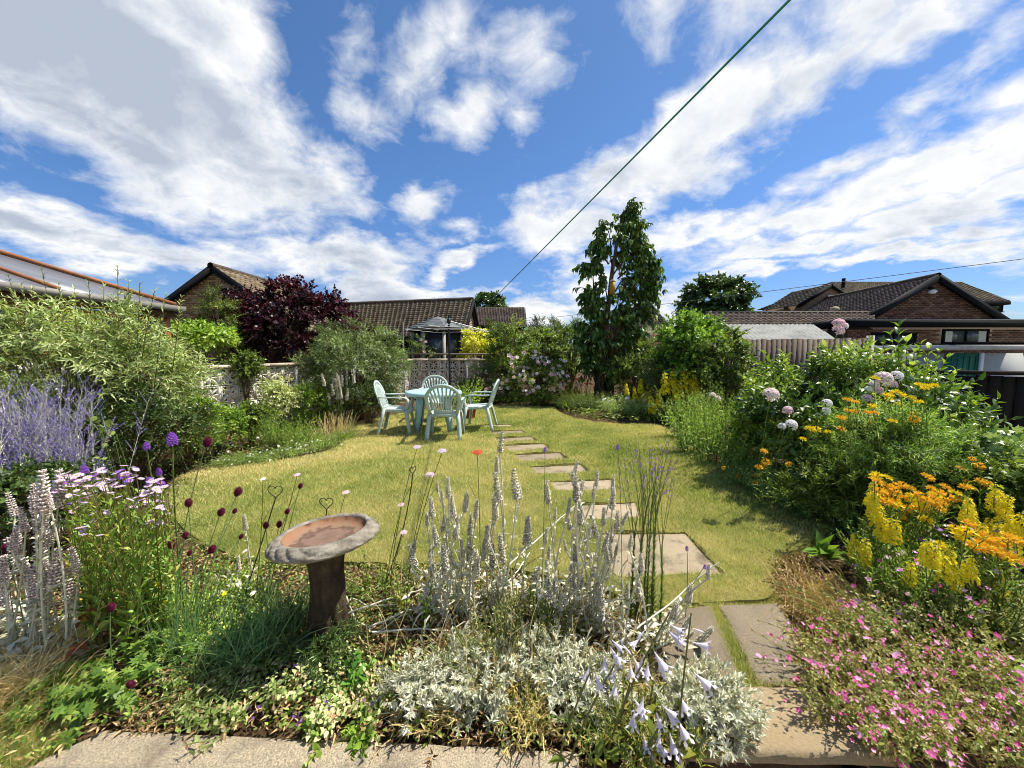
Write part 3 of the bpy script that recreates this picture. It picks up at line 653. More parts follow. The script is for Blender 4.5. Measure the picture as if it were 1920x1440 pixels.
def brickwork(root, a, b_, z0, z1f, m_, holes=(), bl=.225, bh=.075, name='bricks', depth=.02):
    """courses of single bricks with recessed joints on the wall line a-b; z1f(s) is the top of the wall at s metres; holes (s0,s1,z0,z1)"""
    a = np.array([*a, 0.]); b_ = np.array([*b_, 0.]); L = np.linalg.norm(b_ - a); u = (b_ - a) / L; n_ = np.array([u[1], -u[0], 0])
    S0, S1, Z = [], [], []
    zmax = max(z1f(s) for s in np.linspace(0, L, 40)); k = 0
    z = z0
    while z < zmax:
        s = -.1125 * (k % 2)
        while s < L:
            s0, s1 = max(0, s + .005), min(L, s + bl - .005)
            zt = z + bh
            while s1 - s0 > .03 and z1f(s0) < zt: s0 += .03
            while s1 - s0 > .03 and z1f(s1) < zt: s1 -= .03
            if s1 - s0 > .03 and not any(s1 > h0 and s0 < h1 and zt > g0 and z < g1 for h0, h1, g0, g1 in holes): S0.append(s0); S1.append(s1); Z.append(z)
            s += bl
        z += bh; k += 1
    S0, S1, Z = map(np.array, (S0, S1, Z)); n = len(Z)
    o = n_ * depth; zz = np.array([0, 0, 1.])
    def P(s, z_, off): return a + u * s[:, None] + zz * z_[:, None] + off
    zl, zh = Z + .005, Z + bh - .005
    V = np.stack([P(S0, zl, o), P(S1, zl, o), P(S1, zh, o), P(S0, zh, o), P(S0, zl, 0 * o), P(S1, zl, 0 * o), P(S1, zh, 0 * o), P(S0, zh, 0 * o)], 1).reshape(-1, 3)
    q = np.array([(0, 1, 2, 3), (0, 4, 5, 1), (1, 5, 6, 2), (2, 6, 7, 3), (3, 7, 4, 0)])
    mb = MB(); mb.add(V, [(q[None] + (np.arange(n) * 8)[:, None, None]).reshape(-1, 4)], np.repeat(rng.uniform(0, 1, n), 8))
    return mb.build(name, m_, root, kind='stuff')
def window(root, c, u, w, h, panes=2, fm=None, curtain=False, proud=.03, bars=False):
    """frame, panes and sill set in a wall at c, along direction u"""
    u = np.array([*u[:2], 0.]); n_ = np.array([u[1], -u[0], 0]); c = np.array(c, float); rz = math.atan2(u[1], u[0]); fm = fm or FASCIA
    mb = MB(); t = .06
    for s in (-1, 1):
        mb.box(c + u * s * (w / 2 - t / 2) + n_ * proud, (t, .07, h), rz); mb.box(c + np.array([0, 0, s * (h / 2 - t / 2)]) + n_ * (proud + .002), (w - 2 * t, .07, t), rz)
    for k in range(1, panes): mb.box(c + u * (w * (k / panes - .5)) + n_ * (proud + .004), (t * .9, .06, h - 2 * t), rz)
    wd = mb.build('window', fm, root)
    for k in range(panes):
        pw = (w - t * (panes + 1)) / panes; pc = c + u * (w * ((k + .5) / panes - .5))
        m2 = MB(); m2.box(pc + n_ * (proud + .0), (pw, .012, h - 2 * t), rz); m2.build('pane', DGLASS if not curtain else glassm('mid_glass', (.10, .11, .12)), wd)
    m3 = MB(); m3.box(c - np.array([0, 0, h / 2 + .03]) + n_ * .05, (w + .1, .12, .05), rz); m3.build('sill', COPE if fm is not FASCIA else FASCIA, wd)
    if curtain:
        for s in (-1, 1):
            m4 = MB(); k = 14; x = np.linspace(0, 1, k); cw = w * .16
            p = c[None] + u * ((s * (w * .5 - .08) - s * cw * x)[:, None]) + n_ * (proud + .012 + .006 * np.sin(x * 30))[:, None]
            zz = np.array([0, 0, h / 2 - .07]); V = np.vstack([p - zz, p + zz]); i = np.arange(k - 1); m4.add(V, [np.c_[i, i + 1, i + 1 + k, i + k]]); m4.build('curtain', CURT, wd)
    return wd
def barge(root, a, b_, w=.2, t=.04, name='bargeboard', m_=None, up=(0, 0, 1), off=(0, 0, 0)):
    mb = MB(); mb.bar(np.array(a) + off, np.array(b_) + off, t, w, up); return mb.build(name, m_ or FASCIA, root)

# left bungalow: brick gable to the garden, ridge running away
def house_left():
    y = 14.0; ap = D(402, 496, y); zr = ap[2] - .1; half = 3.7; ze = zr - half * .70; x0, x1 = ap[0] - half, ap[0] + half; y1 = y + 6.2
    root = thing('brick_bungalow', 'brown brick bungalow with steep dark-edged gable behind the purple-leaved bush', 'bungalow', (ap[0], y, 0))
    top = lambda s: ze + (s if s < half else 2 * half - s) * .70 - .12
    mb = MB(); mb.hexa([(x0, y + .02, 0), (x1, y + .02, 0), (x1, y1, 0), (x0, y1, 0), (x0, y + .02, ze), (x1, y + .02, ze), (x1, y1, ze), (x0, y1, ze)])
    mb.add([(x0, y + .02, ze), (x1, y + .02, ze), (ap[0], y + .02, zr - .12), (x0, y1, ze), (x1, y1, ze), (ap[0], y1, zr - .12)], [np.array([(0, 1, 2), (3, 5, 4)])]); mb.build('wall', MORT, root)
    brickwork(root, (x0, y), (x1, y), 0.9, top, BRICK_L)
    for s in (-1, 1):
        xe = ap[0] + s * (half + .25); zee = ze - .25 * .7
        tiled(root, (xe, y - .18, zee + .02), (xe, y1 + .2, zee + .02), (ap[0], y1 + .2, zr + .02), (ap[0], y - .18, zr + .02), 22, 24, TILE_B)
        barge(root, (xe, y - .16, zee - .06), (ap[0] + s * .005, y - .16, zr - .06), .22, .05)
        mb = MB(); mb.bar((xe, y - .1, zee - .16), (xe, y1, zee - .16), .05, .16); mb.build('gutter', FASCIA, root)
    for k in range(14):
        mb = MB(); yy = y - .2 + k * .46; mb.tube([(ap[0], yy, zr + .03), (ap[0], yy + .45, zr + .03)], .11, sides=8, rnd=rng.uniform()); mb.build('ridge_tile', RIDGE, root)
house_left()

# conservatory of the house on the left
def conservatory():
    root = thing('conservatory', 'white-walled conservatory with orange timber bars and grey glazed roof', 'conservatory', (-6.5, 5.5, 0))
    A = np.array([-9.6, 4.9, 0]); B = np.array(D(330, 574, 7.0)); A[2] = 0
    ez = B[2]; e1 = np.array([B[0], B[1], ez]); e0 = np.array(D(-40, 519, 4.4)); e0[2] = ez
    u = nrm(e1 - e0); n_ = np.array([-u[1], u[0], 0]); up = .42
    r0 = e0 + n_ * 2.6 + np.array([0, 0, 2.6 * up]); r1 = e0 + u * (np.linalg.norm(e1 - e0) - 2.2) + n_ * 2.6 + np.array([0, 0, 2.6 * up])
    # roof sheets: one glazed sheet between each pair of bars
    POLY = plain('grey_polycarbonate', C('6b6e74'), .35, .5, .06, 3)
    ts = np.array([0, .30, 1.0])
    for a, b_ in zip(ts[:-1], ts[1:]):
        mb = MB(); q = [e0 + (e1 - e0) * a, e0 + (e1 - e0) * b_, r0 + (r1 - r0) * b_, r0 + (r1 - r0) * a]; dn = np.array([0, 0, .025])
        mb.hexa([p - dn for p in q] + q); mb.build('roof_sheet', POLY, root)
    for t in ts:
        mb = MB(); mb.bar(e0 + (e1 - e0) * t + (0, 0, .02), r0 + (r1 - r0) * t + (0, 0, .02), .045, .05); mb.build('glazing_bar', plain('bar_timber', C('8f5a36'), .6, .3, .2, 10, .1), root)
    mb = MB(); mb.hexa([e1 - (0, 0, .02), e1 + n_ * 4.4 - (0, 0, .02), r1 + n_ * .02 - (0, 0, .02), r1 - (0, 0, .02), e1, e1 + n_ * 4.4, r1 + n_ * .02, r1]); mb.build('hip_sheet', POLY, root)
    mb = MB(); mb.bar(r0 - u * .3 + (0, 0, .05), r1 + (0, 0, .05), .07, .08); mb.build('ridge_bar', plain('bar_timber', C('8f5a36')), root)
    mb = MB(); mb.bar(r1 + (0, 0, .03), e1 + (0, 0, .03), .07, .06); mb.build('hip_bar', plain('bar_timber', C('8f5a36')), root)
    mb = MB(); mb.bar(e0 - u * .2 - (0, 0, .05) - n_ * .06, e1 + u * .08 - (0, 0, .05) - n_ * .06, .11, .09); mb.build('gutter', plain('pale_gutter', C('7d7870'), .6), root)
    mb = MB(); mb.bar(e0 - u * .2 - (0, 0, .15), e1 - (0, 0, .15), .05, .1); mb.build('fascia_board', plain('brown_board', C('5b3a24'), .6), root)
    w0, w1 = e0 + n_ * .12, e1 + n_ * .12 - u * .1; L = np.linalg.norm(w1[:2] - w0[:2])
    mb = MB(); mb.hexa([(*p[:2], 0) for p in (w0, w1, w1 + n_ * 3, w0 + n_ * 3)] + [(*p[:2], 1.38) for p in (w0, w1, w1 + n_ * 3, w0 + n_ * 3)]); mb.build('wall', WHITE, root)
    gl = glassm('sky_glass', (.16, .19, .20), .04); k = 6
    for i in range(k + 1):
        p = w0 + (w1 - w0) * (i / k); mb = MB(); mb.box((p[0], p[1], (1.385 + ez - .2) / 2), (.09, .09, ez - .2 - 1.385), math.atan2(u[1], u[0])); mb.build('post', TIMB, root)
    for i in range(k):
        a = w0 + (w1 - w0) * (i / k) + u * .05; b_ = w0 + (w1 - w0) * ((i + 1) / k) - u * .05; c = (a + b_) / 2; rz = math.atan2(u[1], u[0]); ww = np.linalg.norm((b_ - a)[:2])
        mb = MB(); mb.box((c[0], c[1], 1.42), (ww, .08, .07), rz); f = mb.build('window', TIMB, root)
        for z, tk in ((ez - .24, .07), ((1.46 + ez - .28) / 2 + .1, .04)):
            mb = MB(); mb.box((c[0], c[1], z), (ww, .08, tk), rz); mb.build('rail', TIMB, f)
        mb = MB(); mb.box((c[0] + n_[0] * .02, c[1] + n_[1] * .02, (1.455 + ez - .275) / 2), (ww - .004, .015, ez - .275 - 1.455), rz); mb.build('pane', gl, f)
conservatory()

# middle bungalow: long tiled roof, pale gable end at its right
def house_middle():
    rl, rr = D(600, 573, 20.5), D(886, 563, 18.2); el, er = D(592, 633, 17.9), D(868, 631, 15.8)
    root = thing('brick_bungalow', 'long low bungalow with brown tiled roof and pale gable end behind the summerhouse', 'bungalow', (er[0], er[1], 0))
    ez = er[2]; el[2] = ez; rr[2] = rl[2] = (rl[2] + rr[2]) / 2
    tiled(root, el, er, rr, rl, 17, 34, TILE_B)
    b_ = 2 * rr - er; b_[2] = ez; bl = 2 * rl - el; bl[2] = ez
    tiled(root, b_, bl, rl, rr, 17, 34, TILE_B)
    u = nrm(er - el); n_ = nrm(rr - er) * np.array([1, 1, 0])
    ins = lambda p, q, k: p + (q - p) * k
    g0, g1 = ins(er, b_, .07) - u * .15, ins(b_, er, .07) - u * .15
    mb = MB(); w0 = ins(el, bl, .07) + u * .1; w1 = ins(bl, el, .07) + u * .1
    mb.hexa([(*p[:2], 0) for p in (w0, g0, g1, w1)] + [(*p[:2], ez - .02) for p in (w0, g0, g1, w1)])
    mb.add([(*g0[:2], ez - .02), (*g1[:2], ez - .02), (*(rr - u * .15)[:2], rr[2] - .1)], [np.array([(0, 1, 2)])]); mb.build('wall', MORT, root)
    L = np.linalg.norm((g1 - g0)[:2]); slope = (rr[2] - ez) / (L / 2)
    brickwork(root, g0[:2], g1[:2], 1.0, lambda s: ez - .1 + min(s, L - s) * slope, BRICK_P)
    for p in (er, b_): barge(root, p + u * .06 - (0, 0, .05), rr + u * .06 - (0, 0, .05), .24, .05)
    mb = MB(); mb.bar(el - (0, 0, .1), er - (0, 0, .1), .1, .14); mb.build('gutter', FASCIA, root)
    mb = MB(); c0, c1 = ins(w0, g0, .02), ins(w0, g0, .98)
    for t in (.2, .42, .62, .8): window(root, (*(w0 + (g0 - w0) * t)[:2], 1.45), u, 1.6, 1.0, 2)
    nseg = 20
    for k in range(nseg):
        a = rl + (rr - rl) * (k / nseg); c = rl + (rr - rl) * ((k + .98) / nseg); mb = MB(); mb.tube([a + (0, 0, .03), c + (0, 0, .03)], .11, sides=8, rnd=rng.uniform()); mb.build('ridge_tile', RIDGE, root)
house_middle()

# two-storey house beyond it
def house_far():
    y = 30.; rl, rr = D(880, 579, y + 2.6), D(983, 574, y + 2.6); el, er = D(884, 611, y), D(986, 611, y); rl[2] = rr[2] = (rl[2] + rr[2]) / 2
    root = thing('brick_house', 'far brick house with plain dark brown roof and white window behind the bushes', 'house', ((el[0] + er[0]) / 2, y, 0))
    tiled(root, el, er, rr, rl, 16, 20, TILE_D)
    b0, b1 = el + (0, 5.2, 0), er + (0, 5.2, 0); tiled(root, b1, b0, rl, rr, 16, 20, TILE_D)
    mb = MB(); d = np.array([.12, .25, 0])
    q = [el + d, er + d * (-1, 1, 1), b1 - d, b0 + d * (1, -1, 1)]; mb.hexa([(*p[:2], 0) for p in q] + [(*p[:2], el[2] - .03) for p in q])
    for e_, bb, rrr, s in ((er, b1, rr, -1), (el, b0, rl, 1)):
        mb.add([(e_[0] + s * .12, e_[1] + .25, el[2] - .03), (bb[0] + s * .12, bb[1] - .25, el[2] - .03), (rrr[0] + s * .12, rrr[1], rrr[2] - .15)], [np.array([(0, 1, 2)])])
    mb.build('wall', plain('far_brick', C('6b4a3c'), .9, .2, .2, 14), root)
    mb = MB(); mb.bar(el - (0, .02, .1), er - (0, .02, .1), .08, .2); mb.build('gutter', FASCIA, root)
    for px in (914, 936, 962):
        c = D(px, 634, y + .24); window(root, c, (1, 0), .8, 1.2, 2, UPVC)
    barge(root, er + (.05, 0, -.08), rr + (.05, 0, -.08), .2, .05)
house_far()

# small dark gable half hidden by the tree
def house_sliver():
    y = 24.; root = thing('brick_house', 'small dark hipped roof showing right of the tall creeper-clad tree', 'house', (*D(1215, 620, y)[:2], 0))
    z = D(1200, 618, y)[2]; a, b_ = D(1150, 618, y)[0], D(1262, 618, y)[0]; rz = D(1200, 577, y + 2)[2]; r0, r1 = D(1180, 577, y + 2)[0], D(1226, 577, y + 2)[0]
    e = [(a, y, z), (b_, y, z), (b_, y + 4, z), (a, y + 4, z)]; R0, R1 = (r0, y + 2, rz), (r1, y + 2, rz)
    tiled(root, e[0], e[1], R1, R0, 12, 18, TILE_D); tiled(root, e[1], e[2], R1, R1, 12, 14, TILE_D); tiled(root, e[3], e[0], R0, R0, 12, 14, TILE_D); tiled(root, e[2], e[3], R0, R1, 12, 18, TILE_D)
    mb = MB(); mb.box(((a + b_) / 2, y + 2, z / 2 - .02), (b_ - a - .5, 3.5, z - .04)); mb.build('wall', plain('far_brick', C('6b4a3c')), root)
    mb = MB(); mb.tube([(r1 - .15, y + 2, rz), (r1 - .15, y + 2, rz + .3)], .06); mb.build('vent_pipe', plain('pale_gutter', C('b9b4ab')), root)
house_sliver()

# right bungalow: brick gable with floodlight, long roof, flat-roofed extension in front
def house_right():
    y = 16.; ap = D(1752, 519, y); zr = ap[2]; sl = .60; halfL = 4.0; halfR = 3.6
    eL = D(1618, 604, y); eL[2] = zr - (ap[0] - eL[0]) * sl; eR = ap + np.array([halfR, 0, -halfR * sl])
    root = thing('brick_bungalow', 'red-brown brick bungalow with black-edged gable and round floodlight', 'bungalow', (ap[0], y, 0))
    back = D(1448, 580, 29.0); bk = np.array([back[0] - ap[0], back[1] - y, 0]); bk[2] = 0
    eL = ap + np.array([-halfL, 0, -halfL * sl]); k = nrm(bk)
    tiled(root, eL - k * .2, eL + bk, ap + bk, ap - k * .2, 26, 60, TILE_D); tiled(root, eR + bk, eR - k * .2, ap - k * .2, ap + bk, 24, 60, TILE_D)
    for e in (eL, eR): barge(root, e - k * .22 - (0, 0, .06), ap - k * .22 - (0, 0, .06), .26, .06)
    s0, s1 = ap[0] - 3.7, ap[0] + 3.3
    mb = MB(); q = [np.array([s0, y + .02, 0]), np.array([s1, y + .02, 0])]; q += [q[1] + bk, q[0] + bk]; zt = zr - 3.7 * sl - .02
    mb.hexa([(*p[:2], 0) for p in q] + [(*p[:2], zt) for p in q]); mb.add([(s0, y + .02, zt), (s1, y + .02, zt), (s1, y + .02, zr - 3.3 * sl - .1), (ap[0], y + .02, zr - .1)], [np.array([(0, 1, 2, 3)])]); mb.build('wall', MORT_D, root)
    brickwork(root, (s0, y), (s1, y), 2.4, lambda s: zr - .1 - abs(s0 + s - ap[0]) * sl, BRICK_R)
    nseg = 30
    for i in range(nseg):
        a = ap + bk * (i / nseg) - k * .2; c = ap + bk * ((i + .97) / nseg) - k * .2; mb = MB(); mb.tube([a + (0, 0, .03), c + (0, 0, .03)], .11, sides=8, rnd=rng.uniform()); mb.build('ridge_tile', RIDGE, root)
    lp = D(1748, 547, y - .12); mb = MB(); mb.lathe([(0, -.09), (.10, -.07), (.15, 0), (.10, .07), (0, .09)], 14, lp); fl = mb.build('floodlight', UPVC, root, True)
    mb = MB(); mb.box(lp + np.array([0, .06, .16]), (.14, .12, .1)); mb.build('bracket', FASCIA, fl)
    vp = D(1565, 580, 19.); mb = MB(); mb.lathe([(.0, .14), (.16, .1), (.2, 0), (.2, -.2), (.12, -.3)], 12, vp); mb.build('roof_vent', plain('buff_clay', C('b59c72')), root, True)
house_right()
def extension():
    y = 13.2; x0, x1 = D(1588, 620, y)[0], D(2050, 620, y)[0]; zt = D(1700, 602, y)[2]; zf = D(1700, 614, y)[2]
    root = thing('flat_roofed_extension', 'flat-roofed brick extension with black fascia and two dark windows', 'extension', ((x0 + x1) / 2, y, 0))
    mb = MB(); mb.hexa([(x0, y + .02, 0), (x1, y + .02, 0), (x1, y + 2.6, 0), (x0, y + 2.6, 0), (x0, y + .02, zf), (x1, y + .02, zf), (x1, y + 2.6, zf), (x0, y + 2.6, zf)]); mb.build('wall', MORT_D, root)
    w = [(D(1674, 637, y), 1.5), (D(1808, 631, y), 1.55)]
    holes = [(c[0] - ww / 2 - x0 - .02, c[0] + ww / 2 - x0 + .02, c[2] - .32, c[2] + .25) for c, ww in w]
    brickwork(root, (x0, y), (x1, y), .9, lambda s: zf - .02, BRICK_R, holes)
    window(root, w[0][0], (1, 0), 1.5, .5, 2); window(root, w[1][0], (1, 0), 1.55, .5, 2, None, True)
    mb = MB(); mb.hexa([(x0 - .25, y - .25, zf), (x1, y - .25, zf), (x1, y + 2.7, zf), (x0 - .25, y + 2.7, zf), (x0 - .25, y - .25, zt), (x1, y - .25, zt), (x1, y + 2.7, zt), (x0 - .25, y + 2.7, zt)]); mb.build('fascia_board', FASCIA, root)
    mb = MB(); mb.box(((x0 + x1) / 2 - .12, y + 1.2, zt + .02), (x1 - x0 + .3, 2.98, .04)); mb.build('roof', plain('roof_felt', C('6f7073'), .9, .2, .15, 2, .3), root)
extension()
def house_back_right():
    y = 24.; root = thing('brick_house', 'two-storey brown-roofed house rising behind the bungalow with the floodlight', 'house', (*D(1720, 600, y)[:2], 0))
    zr = D(1700, 528, y + 2.4)[2]; el, er = D(1520, 567, y), D(1893, 563, y); ez = (el[2] + er[2]) / 2; el[2] = er[2] = ez
    r0, r1 = D(1560, 528, y + 2.6), D(1800, 528, y + 2.6); r0[2] = r1[2] = zr; br, bl = er + (0, 5.2, 0), el + (0, 5.2, 0)
    tiled(root, el, er, r1, r0, 18, 36, TILE_B); tiled(root, er, br, r1, r1, 18, 16, TILE_B); tiled(root, br, bl, r0, r1, 18, 36, TILE_B)
    mb = MB(); mb.box(((el[0] + er[0]) / 2, y + 2.6, ez / 2 - .02), (er[0] - el[0] - .9, 4.6, ez - .04)); mb.build('wall', plain('buff_brick', C('8e7660'), .9, .2, .2, 10), root)
    mb = MB(); mb.bar(el - (0, .03, .1), er - (0, .03, .1), .1, .2); mb.bar(er + (.03, 0, -.1), br + (.03, 0, -.1), .1, .2); mb.build('gutter', FASCIA, root)
    # front gable at its left
    yg = y - 1.2; a = D(1557, 534, yg); zl = D(1520, 570, yg)[2]; hw = (a[2] - zl) / .62
    mb = MB(); mb.add([(a[0] - hw, yg, zl), (a[0] + hw, yg, zl), (a[0], yg, a[2])], [np.array([(0, 1, 2)])]); mb.hexa([(a[0] - hw + .2, yg + .01, 0), (a[0] + hw - .2, yg + .01, 0), (a[0] + hw - .2, y + .3, 0), (a[0] - hw + .2, y + .3, 0), (a[0] - hw + .2, yg + .01, zl), (a[0] + hw - .2, yg + .01, zl), (a[0] + hw - .2, y + .3, zl), (a[0] - hw + .2, y + .3, zl)]); mb.build('gable', plain('buff_brick', C('8e7660')), root)
    for s in (-1, 1):
        tiled(root, (a[0] + s * (hw + .15), yg - .15, zl - .1), (a[0] + s * (hw + .15), y + 1.8, zl - .1), (a[0], y + 1.8, a[2] + .03), (a[0], yg - .15, a[2] + .03), 10, 10, TILE_B)
        barge(root, (a[0] + s * (hw + .1), yg - .12, zl - .14), (a[0], yg - .12, a[2] - .06), .2, .05)
    mb = MB(); mb.box((a[0], yg - .06, a[2] - .75), (.3, .1, .3)); mb.build('alarm_box', UPVC, root)
    mb = MB(); f = D(1582, 522, y + 1.5); mb.tube([f - (0, 0, .6), f], .1, sides=8); mb.build('flue_pipe', FASCIA, root)
    c = D(1858, 575, y + .28); window(root, c, (1, 0), 1.4, .6, 2)
house_back_right()
def low_roofs():
    y = 15.; root = thing('tiled_outbuilding', 'low brown tiled roof behind the grey sheet-roofed shed', 'outbuilding', (*D(1480, 630, y)[:2], 0))
    el, er, r0, r1 = D(1320, 612, y - .6), D(1640, 612, y - .6), D(1325, 587, y + 1.2), D(1640, 590, y + 1.2)
    er[2] = el[2]; r1[2] = r0[2]; tiled(root, el, er, r1, r0, 8, 30, TILE_D); tiled(root, er + (0, 3.6, 0), el + (0, 3.6, 0), r0, r1, 8, 30, TILE_D)
    mb = MB(); mb.hexa([(el[0] + .15, y - .4, 0), (er[0] - .15, y - .4, 0), (er[0] - .15, y + 2.8, 0), (el[0] + .15, y + 2.8, 0)] + [(el[0] + .15, y - .4, el[2] - .02), (er[0] - .15, y - .4, el[2] - .02), (er[0] - .15, y + 2.8, el[2] - .02), (el[0] + .15, y + 2.8, el[2] - .02)]); mb.build('wall', MORT_D, root)
    mb = MB(); mb.bar(r0 + (0, 0, .04), r1 + (0, 0, .04), .2, .06); mb.build('ridge_capping', plain('ridge_grey', C('7d7468')), root)
    # grey sheet-roofed shed: corrugated roof sloping to us
    y = 10.; root = thing('garden_shed', 'grey corrugated sheet-roofed shed behind the weathered board fence', 'shed', (*D(1460, 640, y)[:2], 0))
    a, b_, c, d = D(1398, 639, y), D(1572, 638, y), D(1525, 606, y + 2.4), D(1360, 608, y + 2.4); b_[2] = a[2]; c[2] = d[2]
    n = 60; t = np.linspace(0, 1, n)[:, None]; h = .022 * np.sin(t * 2 * math.pi * 20) * np.array([0, 0, 1.])
    lo = a + (b_ - a) * t + h; hi = d + (c - d) * t + h; md = (lo + hi) / 2 ; i = np.arange(n - 1)
    mb = MB(); mb.add(np.vstack([lo, md + (0, 0, .02)]), [np.c_[i, i + 1, i + 1 + n, i + n]]); mb.build('roof_sheet', plain('asbestos_grey', C('8b8b84'), .9, .2, .2, 2.5, .3), root)
    mb = MB(); mb.add(np.vstack([md, hi]), [np.c_[i, i + 1, i + 1 + n, i + n]]); mb.build('roof_sheet', plain('asbestos_grey', C('8b8b84')), root)
    for p, q in ((a, d), (b_, c)):
        mb = MB(); mb.bar(p - (0, 0, .07), q - (0, 0, .07), .03, .1); mb.build('bargeboard', FASCIA, root)
    mb = MB(); zz = a[2] - .04; mb.hexa([(a[0] + .2, y + .2, 0), (b_[0] - .2, y + .2, 0), (c[0] - .2, y + 2.2, 0), (d[0] + .2, y + 2.2, 0), (a[0] + .2, y + .2, zz), (b_[0] - .2, y + .2, zz), (c[0] - .2, y + 2.2, zz), (d[0] + .2, y + 2.2, zz)]); mb.build('wall', plain('shed_board', C('5e4d3c'), .9), root)
low_roofs()
PLANK = objvar('weathered_board', [C('5b4c3f'), C('78695a'), C('938473')], .9, .5, 40); DPLANK = objvar('dark_stained_board', [C('1d1611'), C('281f18'), C('33281f')], .85, .4, 40)
POSTC = objvar('concrete_post', [C('a09685'), C('b8ae9c'), C('c7bfb0')], .92, .5, 60)
def fence(name, label, a, b_, h, bw, m_, cap=False, post_at=()):
    a = np.array([*a, 0.]); b_ = np.array([*b_, 0.]); L = np.linalg.norm((b_ - a)); u = (b_ - a) / L; rz = math.atan2(u[1], u[0]); n_ = np.array([u[1], -u[0], 0])
    root = thing(name, label, 'fence', a); k = int(L / bw)
    mb = MB(); mb.box((0, 0, h / 2), (bw * 1.08, .016, h)); me = mesh_from('board', np.vstack(mb.V), mb.F, mb.M, m_)
    for i in range(k):
        yaw = rz + .11; part_from(me, 'board', root, a + u * (i + .5) * bw + np.array([0, 0, rng.normal(0, .006)]), np.array([[math.cos(yaw), -math.sin(yaw), 0], [math.sin(yaw), math.cos(yaw), 0], [0, 0, 1]]))
    for z in (.3, h - .25):
        mb = MB(); mb.bar(a - n_ * .06 + (0, 0, z), b_ - n_ * .06 + (0, 0, z), .05, .08); mb.build('rail', m_, root)
    if cap:
        mb = MB(); mb.bar(a + (0, 0, h + .04), b_ + (0, 0, h + .04), .09, .045); mb.build('cap_rail', m_, root)
    for s in post_at:
        mb = MB(); mb.box(a + u * s + np.array([0, 0, (h + .06) / 2]) , (.1, .1, h + .06), rz); mb.build('post', POSTC, root)
    return root
fa = D(1330, 640, 9.4); fb = D(1628, 634, 8.4)
fence('board_fence', 'weathered grey vertical board fence below the sheet-roofed shed', fa[:2], fb[:2], 1.72, .1, PLANK, False, (np.linalg.norm((fb - fa)[:2]) + .04, .05))
fc, fd = D(1735, 702, 4.75), D(2050, 700, 4.3)
fence('board_fence', 'dark stained fence with cap rail in deep shade at the edge of the bed', fc[:2], fd[:2], 1.15, .12, DPLANK, True)
fence('board_fence', 'dark side fence hidden behind the leafy border', fb[:2] + (.1, 0), fc[:2], 1.2, .12, DPLANK, True)
def garage():
    y = 8.6; root = thing('panel_garage', 'pale grey panel garage with green door beyond the dark fence', 'garage', (*D(1850, 680, y)[:2], 0))
    PAN = plain('grey_panel', C('b4b4ae'), .7, .3, .06, 2, .1); zt = D(1800, 657, y)[2]; xs = [D(p, 680, y)[0] for p in (1775, 1832, 1838, 1960, 2080)]
    mb = MB(); mb.box(((xs[0] + xs[1]) / 2, y, (zt - .06) / 2), (xs[1] - xs[0], .06, zt - .06)); dr = mb.build('door', plain('green_paint', C('14614f'), .5, .4, .06, 3), root)
    mb = MB(); [mb.box((xs[0] + (xs[1] - xs[0]) * (i + .5) / 5, y - .035, (zt - .1) / 2), (.015, .012, zt - .15)) for i in range(5)]; mb.build('batten', plain('green_paint', C('14614f')), dr)
    for a, b_ in ((xs[1] + .03, xs[3] - .02), (xs[3] + .02, xs[4])):
        mb = MB(); mb.box(((a + b_) / 2, y, (zt - .06) / 2), (b_ - a - .06, .07, zt - .06)); mb.build('wall_panel', PAN, root)
        mb = MB(); mb.box((a, y - .04, (zt - .06) / 2), (.07, .06, zt - .06)); mb.build('panel_edge', UPVC, root)
    t = D(1800, 646, y)[2]; mb = MB(); mb.box(((xs[0] + xs[4]) / 2, y + 1.3, (zt + t) / 2), (xs[4] - xs[0] + .3, 2.9, t - zt - .02)); mb.build('roof', plain('pale_trim', C('d6d6d0'), .7), root)
    mb = MB(); mb.box(((xs[0] + xs[4]) / 2, y - .17, t + .03), (xs[4] - xs[0] + .34, .05, .05)); mb.build('gutter', FASCIA, root)
    for s in (xs[0] + .05, xs[4] - .05):
        mb = MB(); mb.box((s, y + 1.35, zt / 2 - .03), (.08, 2.5, zt - .08)); mb.build('side_wall', PAN, root)
garage()
